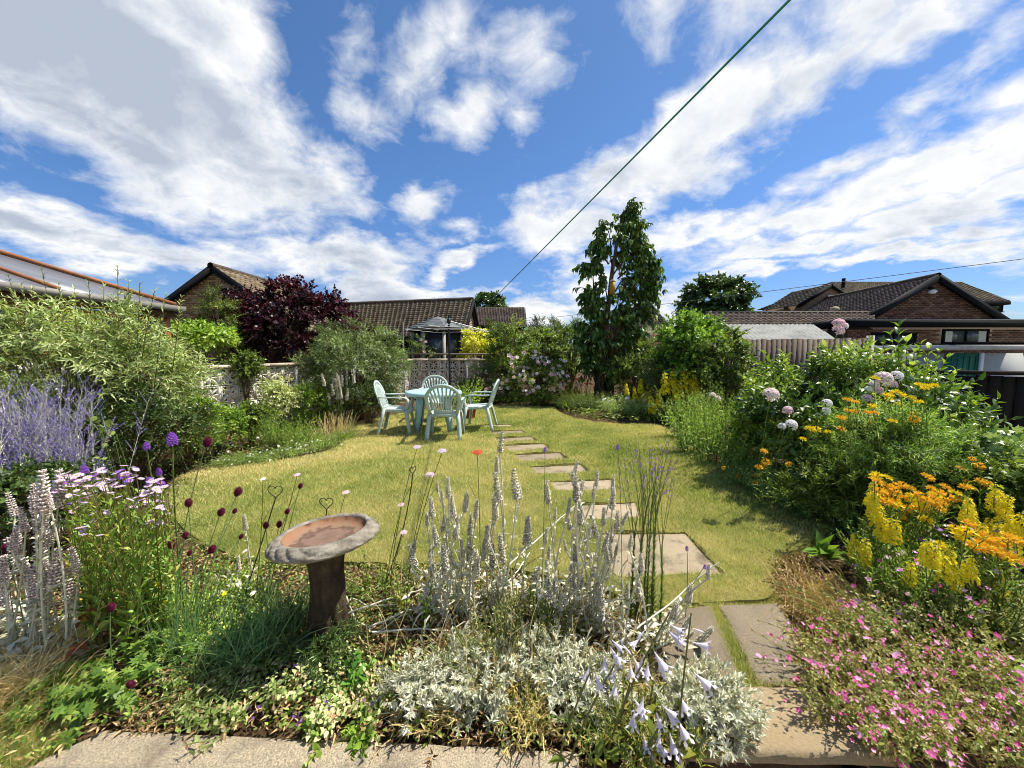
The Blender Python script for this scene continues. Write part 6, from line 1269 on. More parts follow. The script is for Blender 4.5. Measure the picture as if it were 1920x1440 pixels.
r_, P, T = clump('white_flowered_mat', 'low green mat with small white flowers where the left bed juts into the lawn', 'ground cover', [G(x, y) for x, y in ((450, 868), (500, 862), (550, 852), (600, 842), (635, 825), (580, 830), (640, 808))], 620, .10, .26, leafm('mat_leaf', [C('6d8a35'), C('90a84d'), C('b2c077')], .35), T_NAR, .05, 12, .4, .3)
i = rng.permutation(len(P))[:90]; put_flowers(r_, FL_WDAISY, P[i, -1] + (0, 0, .01), T[i, -1] + UP, .014)
r_, P, T = clump('pale_grass', 'pale dry seed-headed plant behind the white-flowered mat', 'perennial', [D(x, 800, 6.4) * (1, 1, 0) for x in (610, 640)], 90, .1, .42, STRAW, T_ND, .05, 14, .3, .15, sm=STRAW)
SHELL = objvar('white_stone', [C('cfcabf'), C('e3dfd6'), C('efece6')], .7, .3, 40)
mb = MB(); mb.lathe([(0, .3), (.5, .26), (.9, .1), (1, -.05), (.7, -.3), (0, -.35)], 9, fn=lambda r, z, a: (r * (1 + .18 * np.sin(a * 2 + .5) + .08 * np.sin(a * 5)), z)); me = mesh_from('white_stone', np.vstack(mb.V), mb.F, mb.M, SHELL, None, True)
SL = ['broad white stone at the left of the row on bare soil', 'small white stone just right of the leftmost ones', 'largest white stone in the middle of the row', 'white stone behind the white-flowered mat, right of the largest', 'white stone second from the right end of the row', 'white stone nearest the lawn, in front of the row', 'tiny white stone at the right end of the row under the bright perennial']
for k, (x, yy, s) in enumerate(((432, 833, .05), (450, 838, .05), (468, 826, .06), (483, 822, .05), (492, 816, .045), (428, 848, .05), (505, 812, .035))):
    o = bpy.data.objects.new('white_stone', me); link(o); o.location = G(x, yy) + (0, 0, s * .15); o.scale = (s, s * rng.uniform(.6, .9), s); o.rotation_euler = (0, 0, rng.uniform(0, 6)); tag(o, SL[k], 'stone', 'white stones on the left bed')

pl = thing('large_leaved_seedling', 'few large light green leaves on thin stems before the dark shrub under the butterfly bush', 'perennial', G(205, 900)); st = MB(); lm = leafm('light_leaf', [C('7d9440'), C('a9ba66')], .35, gain=1.0); me = mesh_from('leaf', T_RND[0], T_RND[1], [np.zeros(len(f)) for f in T_RND[1]], lm, np.full(len(T_RND[0]), .6))
for x, yy, s in ((205, 786, .07), (186, 803, .05), (199, 830, .045), (184, 856, .045), (196, 858, .04), (215, 808, .05), (180, 780, .05)):
    t = D(x, yy, 3.0); b0 = t * (1, 1, 0) + (rng.normal(0, .04), .1, 0); stem(st, b0, t, .02, .004, .002); part_from(me, 'leaf', pl, t, frames(nrm(rng.normal(0, .5, (1, 3)) + (0, -.4, -.5)), nrm(np.array([[.5, -.6, .6]]) + rng.normal(0, .2, (1, 3))))[0], s)
st.build('stems', GSTEM, pl)
# ------------------------------------------------------------------ the front bed
LIT = leafm('leaf_litter', [C('4a3724'), C('7a5f3f'), C('a98c5f'), C('c9b182'), C('8a8447')], .1, .85, .1)
DRYG = leafm('half_dry_leaf', [C('6d6a34'), C('8f8f4a'), C('b5ac69'), C('c8a978')], .3)
bed = [(0, 1440), (0, 1150), (150, 1060), (330, 1020), (520, 1068), (700, 1064), (900, 1070), (1110, 1104), (1235, 1160), (1228, 1300), (1370, 1302), (1370, 1430), (1095, 1440), (1090, 1412), (640, 1388), (190, 1372), (50, 1440)]
mat_cover('dry_leaf_litter', 'dry leaves and straw lying over the soil of the front bed', 'leaf litter', bed, 9000, .04, T_LAN, .035, LIT, kind='stuff', tilt=.6)
mat_cover('seedling_cover', 'small green seedlings and weeds between the plants of the front bed', 'ground cover', bed, 7000, .07, T_OV, .022, MG, kind='stuff', tilt=.6, clumpy=.2)
mat_cover('dry_leaf_litter', 'dry leaves under the plants of the right-hand front bed', 'leaf litter', [(1440, 1080), (1560, 1010), (1900, 900), (1990, 1440), (1620, 1440), (1500, 1290)], 6000, .04, T_LAN, .035, LIT, kind='stuff', tilt=.6)
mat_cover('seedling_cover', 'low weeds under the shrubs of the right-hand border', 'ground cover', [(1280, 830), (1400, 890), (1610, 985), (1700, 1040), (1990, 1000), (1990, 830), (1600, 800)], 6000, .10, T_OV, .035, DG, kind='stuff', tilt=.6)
mat_cover('seedling_cover', 'low weeds on the bed at the left of the lawn', 'ground cover', [(0, 1150), (150, 1060), (330, 1000), (300, 900), (420, 870), (640, 800), (700, 770), (400, 780), (200, 830), (0, 900)], 8000, .09, T_OV, .035, MG, kind='stuff', tilt=.6, clumpy=.3)
mat_cover('dry_leaf_litter', 'dry leaves on the bed at the left of the lawn', 'leaf litter', [(0, 1150), (150, 1060), (330, 1000), (300, 900), (420, 870), (640, 800), (700, 770), (400, 780), (200, 830), (0, 900)], 5000, .03, T_LAN, .05, LIT, kind='stuff', tilt=.5)
mat_cover('seedling_cover', 'low weeds around the tall tree and mallow at the back of the lawn', 'ground cover', [(920, 758), (1040, 760), (1080, 786), (1235, 796), (1290, 800), (1290, 745), (900, 740)], 5000, .16, T_LAN, .10, MG, kind='stuff', tilt=.6)
def gnd(x, y): p = G(x, y); p[2] = 0; return p
# moss and grass in the joint between the slabs and before the step
def tiny_turf(name, label, poly_px, n, L, m_=None):
    poly = np.array([G(*p)[:2] for p in poly_px]); lo, hi = poly.min(0), poly.max(0); P = np.c_[rng.uniform(lo[0], hi[0], n * 3), rng.uniform(lo[1], hi[1], n * 3)]; P = P[inside(P, poly)][:n]; mb = MB()
    blades(mb, np.c_[P, np.full(len(P), -.01)], nrm(rdir(len(P)) * .5 + UP), L * rng.uniform(.5, 1.3, len(P)), .0022, 3, .3, np.clip(vnoise(P, 6) * .2 + .35 + rng.normal(0, .15, len(P)), 0, 1)); o = mb.build(name, m_ or LAWN, kind='stuff'); tag(o, label, 'grass')
tiny_turf('joint_grass', 'grass and moss growing in the joint between the two paving slabs and before the step', [(1318, 1135), (1345, 1135), (1405, 1240), (1425, 1280), (1462, 1300), (1340, 1302), (1365, 1286), (1375, 1260)], 2600, .05)
tiny_turf('rough_grass', 'rough patch of grass at the bottom left corner beside the coping slab', [(-60, 1440), (-60, 1290), (60, 1290), (120, 1340), (150, 1375), (60, 1440)], 7000, .06)
tiny_turf('lawn_edge_grass', 'longer grass at the near lip of the lawn behind the slabs', [(1180, 1110), (1330, 1105), (1460, 1110), (1470, 1140), (1330, 1142), (1230, 1150)], 3000, .035)
tuft('straw_grass', 'bleached straw-coloured grass tuft in the lower left corner', 'ornamental grass', gnd(25, 1300), 800, .09, .34, .003, STRAW, .7, .55)
tuft('straw_grass', 'smaller tuft of half-dry grass left of the spreading hellebore', 'ornamental grass', gnd(95, 1330), 200, .05, .26, .003, DRYG, .7, .55)
# felted lamb's ears
def felt(label, bases, tops, y, slen, leaf=.052, nlow=85, nshort=0, lean=0, pink=False):
    b0 = np.array(bases, float); c = b0.mean(0); root = thing('lambs_ear', label, "lamb's ear", c * (1, 1, 0), "silvery lamb's ears of the front bed"); st = MB(); Ps = []
    tops = list(tops) + [(x + rng.normal(0, 20), yy + rng.uniform(10, 120)) for x, yy in tops if rng.uniform() < .8 and not pink]
    for (x, yy) in tops:
        yv = y + rng.normal(0, .07); t = D(x, yy, yv); l = slen * rng.uniform(.55, 1.3); b1 = b0[rng.integers(len(b0))] + np.r_[rng.normal(0, .05, 2), 0]; b1[0] = b1[0] * .45 + t[0] * .55; b1[1] = b1[1] * .5 + yv * .5
        d = nrm(np.r_[rng.normal(lean, .2), rng.normal(0, .18), 1]); P = stem(st, b1, t - d * l, rng.normal(0, .05), .0048, .0034, 10, 5, rng.uniform(.4, 1)); Ps.append(P); put_flowers(root, FL_FELTP if pink else FL_FELT, [P[-1]], [nrm(P[-1] - P[-3]) * .5 + d], l)
    st.build('stems', FELT, root); P = np.array(Ps); T = nrm(np.gradient(P, axis=1)); p, Rm, s, h = leafy(None, P, T, 14, T_BR, leaf * .85, 1.25, t0=.08, pair=True, taper=.2, jit=.9, up=.0)
    n = nlow; B = b0[rng.integers(len(b0), size=n)] + np.c_[rng.normal(0, .08, (n, 2)), rng.uniform(.01, .08, n)]; d = nrm(np.c_[rng.normal(0, 1, (n, 2)), rng.uniform(-.1, .9, n)]); nn = nrm(UP + rdir(n) * .5); s2 = leaf * rng.uniform(.7, 1.4, n)
    p = np.vstack([p, B]); Rm = np.concatenate([Rm, frames(d, nn)]); s = np.r_[s, s2]; h = np.r_[h, rng.uniform(0, 1, n)]
    rest = leaf_objs(root, p, Rm, s, h, T_BR, FELT, 150); mb = MB(); scatter(mb, T_BR, p[rest], Rm[rest], np.c_[s[rest], s[rest], s[rest]], h[rest])
    if len(rest): mb.build('leaves', FELT, root, kind='stuff')
    return root
felt("lamb's ear with grey felted spikes just right of the bird bath", [gnd(x, 1120 + k * 8) for k, x in enumerate((800, 835, 870, 900))], [(838, 892), (822, 900), (806, 930), (850, 962), (800, 958), (880, 958), (870, 922), (893, 938), (815, 985), (835, 1000), (862, 1010), (790, 1010), (848, 925), (878, 1005), (900, 985), (810, 1050), (855, 1055)], 1.95, .11)
felt("lamb's ear with the tallest felted spike, in the middle of the front bed", [gnd(x, 1140) for x in (930, 955, 985)], [(946, 808), (958, 878), (918, 885), (920, 925), (983, 965), (968, 905), (925, 985), (985, 1062), (935, 1005), (910, 1030), (1000, 1095), (930, 1080)], 1.95, .14)
felt("lamb's ear with a crowd of grey spikes before the stepping stones", [gnd(x, 1150 + k * 6) for k, x in enumerate((1020, 1060, 1100, 1140))], [(1025, 900), (1042, 952), (1070, 884), (1088, 866), (1100, 902), (1110, 905), (1120, 880), (1146, 890), (1150, 912), (1128, 950), (1154, 960), (1068, 958), (1094, 935), (1060, 1010), (1140, 995), (1155, 1020), (1015, 1060), (1132, 1030), (1085, 1010), (1105, 985), (1120, 1060), (1160, 1090), (1075, 1075), (1035, 1020), (1048, 1085)], 1.85, .105)
felt("lamb's ear leaning over the paving slab beside the purple toadflax", [gnd(x, 1200) for x in (1165, 1215, 1240)], [(1190, 1000), (1165, 1085), (1320, 1055), (1290, 1090), (1265, 1120), (1175, 1150), (1150, 1160)], 1.7, .1, nlow=40)
felt("pinkish grey lamb's ear crowding the left edge of the front bed", [gnd(x, 1190 + k * 12) for k, x in enumerate((-20, 20, 60, 100))], [(75, 878), (107, 878), (60, 905), (50, 930), (90, 920), (30, 950), (5, 925), (100, 945), (70, 960), (45, 985), (20, 990), (85, 990), (110, 985), (60, 1010), (35, 1030), (95, 1025), (10, 1040), (75, 1050), (120, 1030), (50, 1070), (20, 1085), (100, 1070), (5, 1010), (115, 1100), (130, 1060), (65, 1100), (88, 1110), (30, 1130)], 1.75, .15, nlow=200, pink=True)
felt("single lamb's ear spike at the near lip of the lawn left of the bird bath", [gnd(462, 1110), gnd(475, 1120)], [(456, 965), (440, 1045)], 2.2, .09, nlow=30)
# pale dead stems sprawling right of the bird bath
root = thing('dead_plant', 'pale dead curling stems sprawled on the bed right of the bird bath foot', 'dead plant', gnd(800, 1190))
for pts in ([(640, 1185), (720, 1150), (800, 1120), (900, 1118)], [(690, 1195), (760, 1165), (830, 1170), (880, 1150)], [(650, 1140), (665, 1180), (700, 1200), (760, 1190)], [(640, 1165), (660, 1130), (690, 1160), (740, 1180)], [(900, 1140), (960, 1080), (1020, 1030), (1075, 990)], [(915, 1125), (960, 1100), (990, 1060)], [(820, 1190), (850, 1150), (920, 1130)], [(1140, 1235), (1200, 1180), (1260, 1130), (1300, 1110)], [(700, 1210), (770, 1195), (850, 1195), (910, 1180)]):
    Q = np.array([gnd(*p) for p in pts]); Q[:, 2] = .03 + rng.uniform(0, .05, len(Q)); Q[-1, 2] += .05
    if pts[0][0] in (900, 1140): Q[:, 2] += np.linspace(0, .22, len(Q)); Q[:, 1] -= np.linspace(0, .25, len(Q))
    t = np.linspace(0, 1, len(Q)); tt = np.linspace(0, 1, 16); P = np.stack([np.interp(tt, t, Q[:, k]) for k in range(3)], 1); P += np.cumsum(rng.normal(0, .003, P.shape), 0); mb = MB(); mb.tube(P, .0055, .003, 5, rng.uniform(.4, 1)); mb.build('stem', FELT, root, True)
# asters
def asters():
    b0 = gnd(205, 1195); root = thing('lilac_daisies', 'tall clump of lilac-pink daisies with leafy stems at the left of the front bed', 'daisies', b0); st = MB(); Ps = []; n = 64
    for k in range(n):
        x = rng.uniform(112, 318); yy = 868 + abs(x - 230) * .16 + rng.gamma(1.6, 22); t = D(x, min(yy, 1000), 1.72 + rng.normal(0, .12)); b1 = b0 + np.r_[rng.normal(0, .08), rng.normal(0, .07), 0]; b1[0] = b1[0] * .4 + t[0] * .6; P = stem(st, b1, t, rng.normal(0, .02), .0032, .0018, 10, 5, rng.uniform()); Ps.append(P)
        put_flowers(root, FL_DAISYP if k % 6 == 0 else FL_DAISY, [P[-1]], [UP + rng.normal(0, .28, 3) + (0, -.25, 0)], rng.uniform(.015, .021))
        for _ in range(2 if k % 2 else 1):
            q = P[-1] + np.r_[rng.normal(0, .03, 2), rng.uniform(-.06, .0)]; stem(st, P[-3], q, 0, .0016, .0012, 4, 4); put_flowers(root, FL_DAISY, [q], [UP + rng.normal(0, .3, 3)], rng.uniform(.013, .019))
    st.build('stems', leafm('aster_stem', [C('6f5a35'), C('7d7f3c'), C('9aa35a')], .1), root); P = np.array(Ps); T = nrm(np.gradient(P, axis=1)); p, Rm, s, h = leafy(None, P[:, :9], T[:, :9], 24, T_LAN, .075, .8, t0=.12, taper=.4, jit=.4, up=.3)
    ml = leafm('aster_leaf', [C('4c6b25'), C('6f8f37'), C('93ab52'), C('c0b265')], .35); rest = leaf_objs(root, p, Rm, s, h, T_LAN, ml, 260); mb = MB(); scatter(mb, T_LAN, p[rest], Rm[rest], np.c_[s[rest], s[rest], s[rest]], h[rest]); mb.build('leaves', ml, root, kind='stuff')
    n = 60; B = b0 + np.c_[rng.normal(0, .1, (n, 2)), rng.uniform(.02, .22, n)]; d = nrm(np.c_[rng.normal(0, 1, (n, 2)), rng.uniform(-.6, .4, n)]); mb = MB(); s2 = rng.uniform(.05, .1, n); scatter(mb, T_BR, B, frames(d, nrm(UP + rdir(n) * .6)), np.c_[s2, s2, s2], rng.uniform(0, 1, n)); mb.build('withered_leaves', leafm('withered_leaf', [C('7c3c20'), C('a8643a'), C('b9a54e'), C('8a9a44')], .35), root)
asters()
lia = [((323, 826), .045, 'tall purple blazing star, the largest bloom left of the lawn'), ((275, 838), .028, 'small purple blazing star left of the tallest one'), ((158, 882), .03, 'purple blazing star at the left end of the lilac daisies'), ((241, 943), .03, 'purple blazing star low in front of the lilac daisies'), ((298, 886), .025, 'purple blazing star at the right end of the lilac daisies'), ((237, 895), .022, 'purple blazing star bud among the lilac daisies'), ((279, 903), .026, 'purple blazing star right of centre among the lilac daisies')]
for (x, yy), s, w in lia:
    t = D(x, yy, 1.8); b1 = gnd(250, 1170); b1[0] = b1[0] * .3 + t[0] * .7; root = thing('blazing_star', w, 'blazing star', b1, 'purple blazing stars in the daisy clump'); st = MB(); P = stem(st, b1, t - (0, 0, s * .5), rng.normal(0, .02), .004, .003); st.build('stem', GSTEM, root); put_flowers(root, FL_LIA, [P[-1]], [UP], s * 1.3)
    T = nrm(np.gradient(P[None], axis=1)); mb = MB(); leafy(mb, P[None], T, 30, T_NAR, .07, .6, t0=.2); mb.build('leaves', MG, root)
# drumstick alliums: each its own bulb
al = [(388, 829, 10, 'topmost of the maroon alliums, over the bare soil of the left bed'), (446, 922, 9, 'maroon allium against the lawn, right of the tall stem'), (353, 943, 8, 'maroon allium left of the tall stem, just above the daisies'), (414, 960, 8, 'maroon allium in front of the lawn, midway between the tall stem and bird bath'), (440, 958, 5, 'small half-open allium beside a larger one over the lawn'), (397, 1030, 8, 'maroon allium low down at the near lip of the lawn'), (321, 1021, 8, 'maroon allium against the daisy leaves'), (347, 1003, 6, 'small maroon allium on the tall stem side of the daisies'), (355, 1037, 5, 'tiny allium bud near the lawn lip'), (452, 1006, 5, "small allium beside the single lamb's ear spike"), (498, 985, 7, 'maroon allium left of the bird bath rim'), (523, 983, 7, 'maroon allium touching the top of the bird bath rim'), (538, 959, 6, 'maroon allium between the two heart stakes, lower one'), (563, 911, 6, 'maroon allium between the heart stakes, upper one'), (208, 1139, 7, 'maroon allium drooping before the daisy stems'), (245, 1284, 7, 'maroon allium lying low over the hellebore leaves'), (11, 1028, 6, "maroon allium in the felted spikes at the left edge"), (15, 1069, 5, 'lowest maroon allium at the left edge'), (586, 1312, 5, 'maroon allium above the mint by the coping')]
for x, yy, r, w in al:
    y = 1.75 if x < 430 else 2.0
    if yy > 1100: y = 1.55 if yy < 1200 else 1.45
    t = D(x, yy, y); b1 = gnd(350 + rng.normal(0, 18), 1200) if 300 < x < 460 else (gnd(505 + rng.normal(0, 12), 1140) if x >= 460 and yy < 1100 else t * (1, 1, 0) + (rng.normal(0, .03), .02, 0)); root = thing('drumstick_allium', w, 'allium', b1 * (1, 1, 0), 'maroon drumstick alliums'); st = MB(); P = stem(st, b1, t, rng.normal(0, .02), .0024, .0018, 12); st.build('stem', CHIVE, root); s = r / F * np.linalg.norm(t - (0, 0, CAM_H)) * .68; put_flowers(root, FL_ALL, [t], [nrm(P[-1] - P[-2])], s)
tuft('allium_leaves', 'tall grassy blue-green leaves at the foot of the maroon alliums', 'allium leaves', gnd(345, 1225), 90, .05, .48, .0045, CHIVE, .28, .25)
tuft('chive_clump', 'long grassy clump arching left of the bird bath foot', 'chives', gnd(485, 1220), 230, .08, .45, .0042, CHIVE, .42, .4)
tuft('chive_clump', 'grassy clump between the alliums and the long grass', 'chives', gnd(410, 1250), 160, .06, .36, .004, CHIVE, .45, .4)
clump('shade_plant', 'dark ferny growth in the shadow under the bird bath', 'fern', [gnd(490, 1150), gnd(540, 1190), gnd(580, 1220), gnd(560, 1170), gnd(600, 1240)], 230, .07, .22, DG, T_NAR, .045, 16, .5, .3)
for w, (x, yy) in (('tiny yellow flower highest on its stem beside the daisy leaves', (296, 1096)), ('tiny yellow flower below the daisy leaves near the allium stems', (311, 1129)), ('tiny orange-yellow flower by the grassy clump', (421, 1113)), ('tiny yellow flower under the left side of the bird bath', (487, 1074))):
    t = D(x, yy, 1.8); root = thing('yellow_flower', w, 'flower', t * (1, 1, 0)); st = MB(); P = stem(st, t * (1, 1, 0) + (.02, .02, 0), t, .01, .0018, .0014); st.build('stem', GSTEM, root); put_flowers(root, FL_YSTAR, [t], [(0, -.5, 1)], .016); mb = MB(); leafy(mb, P[None], nrm(np.gradient(P[None], axis=1)), 12, T_LAN, .03, 1.0); mb.build('leaves', BG, root)
clump('low_green_cover', 'fresh low leafy growth between the alliums and the bird bath', 'ground cover', [gnd(x, y) for x, y in ((330, 1130), (380, 1150), (430, 1140), (300, 1180), (460, 1180), (390, 1200), (440, 1100))], 300, .07, .15, leafm('weed_leaf', [C('5f7d28'), C('86a23c'), C('adc05e'), C('c9c07a')], .35), T_OV, .03, 9, .5, .2)
clump('hellebore', 'spreading hand-leaved green plant at the lower left of the front bed', 'hellebore', [gnd(x, y) for x, y in ((150, 1300), (200, 1290), (250, 1270), (185, 1325), (230, 1305), (280, 1250), (300, 1230), (140, 1320))], 105, .05, .16, leafm('hellebore_leaf', [C('33501b'), C('54742a'), C('7f993f'), C('bcc168')], .3, gain=1.05), T_PALM, .05, 6, .6, .3, t0=.5, taper=.1, ang=1.3, leaf_parts=240, up=.8)
MINT = leafm('mint_leaf', [C('5d7434'), C('83964c'), C('adb574'), C('cbc296'), C('9a5a44')], .3)
clump('mint_mat', 'sprawling mint-like mat with pale green leaves spilling onto the coping slab', 'mint', [gnd(x, y) for x, y in ((360, 1280), (420, 1305), (470, 1270), (520, 1305), (570, 1275), (620, 1315), (660, 1285), (700, 1315), (440, 1335), (600, 1340), (680, 1345), (390, 1325), (540, 1240), (640, 1240), (720, 1265))], 330, .04, .115, MINT, T_OV, .036, 8, .5, .25, pair=True, t0=.2, taper=.1, ang=1.35, leaf_parts=290, up=.7)
mb = MB(); root = bpy.data.objects['mint_mat']; P = np.array([gnd(x, y) + (0, 0, .05) for x, y in ((480, 1352), (548, 1268), (660, 1268), (560, 1372), (610, 1345), (700, 1335))]); put_flowers(root, FL_TINY, np.repeat(P, 6, 0) + rng.normal(0, .012, (36, 3)), rdir(36) + UP, .008)
clump('sprig', 'bright green sprig drooping over the coping slab edge', 'sprig', [gnd(605, 1385), gnd(665, 1378)], 14, .015, .11, BG, T_OV, .042, 8, .9, .5, pair=True, leaf_parts=60, lean=(.1, -1.0))
clump('glossy_weed', 'darker glossy broad-leaved weed in the middle of the mint mat', 'weed', gnd(655, 1290), 7, .03, .12, leafm('weed_gloss', [C('3f6a24'), C('5f8a35'), C('84a84f')], .3, .35), T_RND, .06, 5, .6, .2, t0=.4, leaf_parts=40)
clump('half_dry_cover', 'half-dry low weeds right of the bird bath pedestal', 'ground cover', [gnd(x, y) for x, y in ((680, 1110), (720, 1090), (760, 1130), (700, 1150), (780, 1090), (650, 1100), (850, 1130), (900, 1090), (980, 1110))], 260, .06, .13, DRYG, T_OV, .028, 8, .6, .25)
clump('lime_sprig', 'lime green leafy sprigs rising beside the edge-on heart stake', 'sprig', [gnd(725, 1130), gnd(760, 1140), gnd(800, 1160), gnd(690, 1120)], 16, .03, .24, BG, T_OV, .032, 12, .3, .1)
clump('dry_brown_plant', 'dry brown twiggy remains at the back of the mint mat', 'dead plant', [gnd(x, y) for x, y in ((700, 1240), (760, 1260), (820, 1230), (880, 1200), (1000, 1170), (950, 1150), (1040, 1130), (1090, 1150), (1140, 1170), (1080, 1200))], 300, .06, .16, LIT, T_NAR, .035, 8, .8, .3, sm=LIT, r=.0018)
clump('wiry_green_plant', 'wiry green-stemmed plant behind the silver cotton lavender', 'perennial', [gnd(x, y) for x, y in ((930, 1240), (980, 1220), (1020, 1200), (900, 1260), (960, 1180))], 230, .05, .24, DRYG, T_NAR, .035, 16, .35, .15)
clump('wiry_green_plant', 'small bright green tuft among the felted stems', 'perennial', [gnd(1010, 1170)], 30, .02, .2, BG, T_NAR, .04, 16, .25, .1)
# silver cotton lavender
for w, c, y, r, cl in (('silver cotton lavender mound left of the others, behind the coping slab', (885, 1310), 1.53, (80, 56), 46), ('silver cotton lavender mound in the middle, below the felted spikes', (1085, 1318), 1.52, (64, 64), 44), ('tall silver cotton lavender mound beside the stone step', (1325, 1380), 1.40, (52, 84), 58), ('small silver cotton lavender tuft at the right end of the mint mat', (770, 1350), 1.49, (30, 26), 14), ('silver cotton lavender tuft behind the middle mound', (1010, 1262), 1.65, (40, 34), 14)):
    shrub('cotton_lavender', w, 'cotton lavender', c, y, r, deep=r[0] * y / F * .8, clumps=cl, per=9, L=.075, k=20, T=T_ND2, size=.02, m=SILV, sm=leafm('dry_stem', [C('b79a62'), C('cdb685')], .1), stemrad=.004, inner=.45, up=.75, twig_r=.0013, lo=-.5, jit=.5, spread=.5, group='silver cotton lavender along the front', tipsmall=False) if False else shrub('cotton_lavender', w, 'cotton lavender', c, y, r, deep=r[0] * y / F * .8, clumps=cl, per=9, L=.075, k=20, T=T_SIL, size=.031, m=SILV, sm=leafm('dry_stem', [C('b79a62'), C('cdb685')], .1), stemrad=.004, inner=.45, up=.75, twig_r=.0018, lo=-.5, jit=.5, spread=.5, group='silver cotton lavender along the front')
# toadflax
def toadflax():
    b0 = gnd(1205, 1175); root = thing('toadflax', 'tall purple toadflax with needle-leaved stems in front of the first stepping stone', 'toadflax', b0); st = MB(); Ps = []; fl = []
    for bx, tx, ty in ((1195, 1212, 955), (1212, 1222, 945), (1222, 1226, 985), (1180, 1190, 1000), (1235, 1240, 1030), (1202, 1216, 975), (1218, 1230, 965), (1190, 1204, 1010)):
        b1 = gnd(bx, 1180); t = D(tx, ty, 1.92 + rng.normal(0, .03)); P = stem(st, b1, t, rng.normal(0, .01), .0035, .0025, 12); Ps.append(P)
        for k in range(5):
            q = D(tx + rng.normal(-2, 26), rng.uniform(825, 905), 1.92 + rng.normal(0, .04)); Q = stem(st, P[-1 - k % 3], q, rng.normal(0, .01), .0018, .001, 9, 4)
            for j in range(12): fl.append((Q[-1] * (1 - j * .045) + Q[3] * j * .045 + rng.normal(0, .004, 3)))
    st.build('stems', leafm('toad_stem', [C('44592b'), C('6b7a42'), C('7b5f5a')], .1), root); P = np.array(Ps); mb = MB(); leafy(mb, P, nrm(np.gradient(P, axis=1)), 150, T_ND2, .042, .75, t0=.1, jit=.25, taper=.2); mb.build('needles', MG, root)
    fl = np.array(fl); i = rng.permutation(len(fl))[:150]; put_flowers(root, FL_TINY, fl[i], rdir(len(i)), .0075)
toadflax()
for w, (x, yy), (bx, by) in (('thin dark seed stalk rising over the lawn left of the toadflax', (1022, 840), (1015, 1110)), ('thin wiry stalk with purple tip near the paving slab', (1288, 1025), (1285, 1160)), ('lavender-like stalk leaning over the paving slab', (1322, 1060), (1245, 1200)), ('thin stalk right behind the felted crowd', (1158, 835), (1165, 1120))):
    t = D(x, yy, 1.85); b1 = gnd(bx, by); root = thing('wiry_stalk', w, 'stalk', b1); st = MB(); P = stem(st, b1, t, .01, .0022, .0014); st.build('stem', GSTEM, root); put_flowers(root, FL_LIA, [t - (0, 0, .02)], [UP], .022)
# achillea-like heads on wiry stems
for w, (x, yy), col, s, (bx, by) in (('red flat flower head standing over the lawn', (895, 848), 'red', .032, (905, 1100)), ('pale lilac flat flower head nearest the chairs', (782, 838), 'lilac', .024, (745, 1100)), ('pale lilac domed flower head right of another, over the lawn', (829, 845), 'lilac', .027, (770, 1105)), ('pale flower head above the left heart stake', (493, 898), 'white', .018, (520, 1090)), ('pale flower head right of the left heart stake', (557, 890), 'rose', .02, (540, 1090)), ('rose flower head behind the bird bath', (648, 923), 'rose', .022, (640, 1090)), ('rose flower head low beside the bird bath rim', (752, 946), 'rose', .02, (735, 1095)), ('dusty rose spray behind the felted spikes', (806, 890), 'rose', .03, (775, 1100)), ('dusty rose head low on the edge-on heart stake', (757, 998), 'rose', .022, (745, 1100))):
    t = D(x, yy, 2.05); b1 = gnd(bx, by); b1[1] = 2.1; root = thing('flat_headed_flower', w, 'flower', b1 * (1, 1, 0)); st = MB(); P = stem(st, b1 * (1, 1, 0), t - (0, 0, s * .3), rng.normal(0, .02), .0026, .0016, 12)
    stem(st, P[7], P[9] + (rng.normal(0, .05), 0, .01), 0, .0014, .001, 5); st.build('stem', leafm('wiry_stem', [C('4a4a2a'), C('6f6a3e')], .1), root); put_flowers(root, FL_FLAT[col], [t], [UP + (0, -.25, 0)], s); mb = MB(); leafy(mb, P[None], nrm(np.gradient(P[None], axis=1)), 16, T_NAR, .04, .8, t0=.1); mb.build('leaves', MG, root)
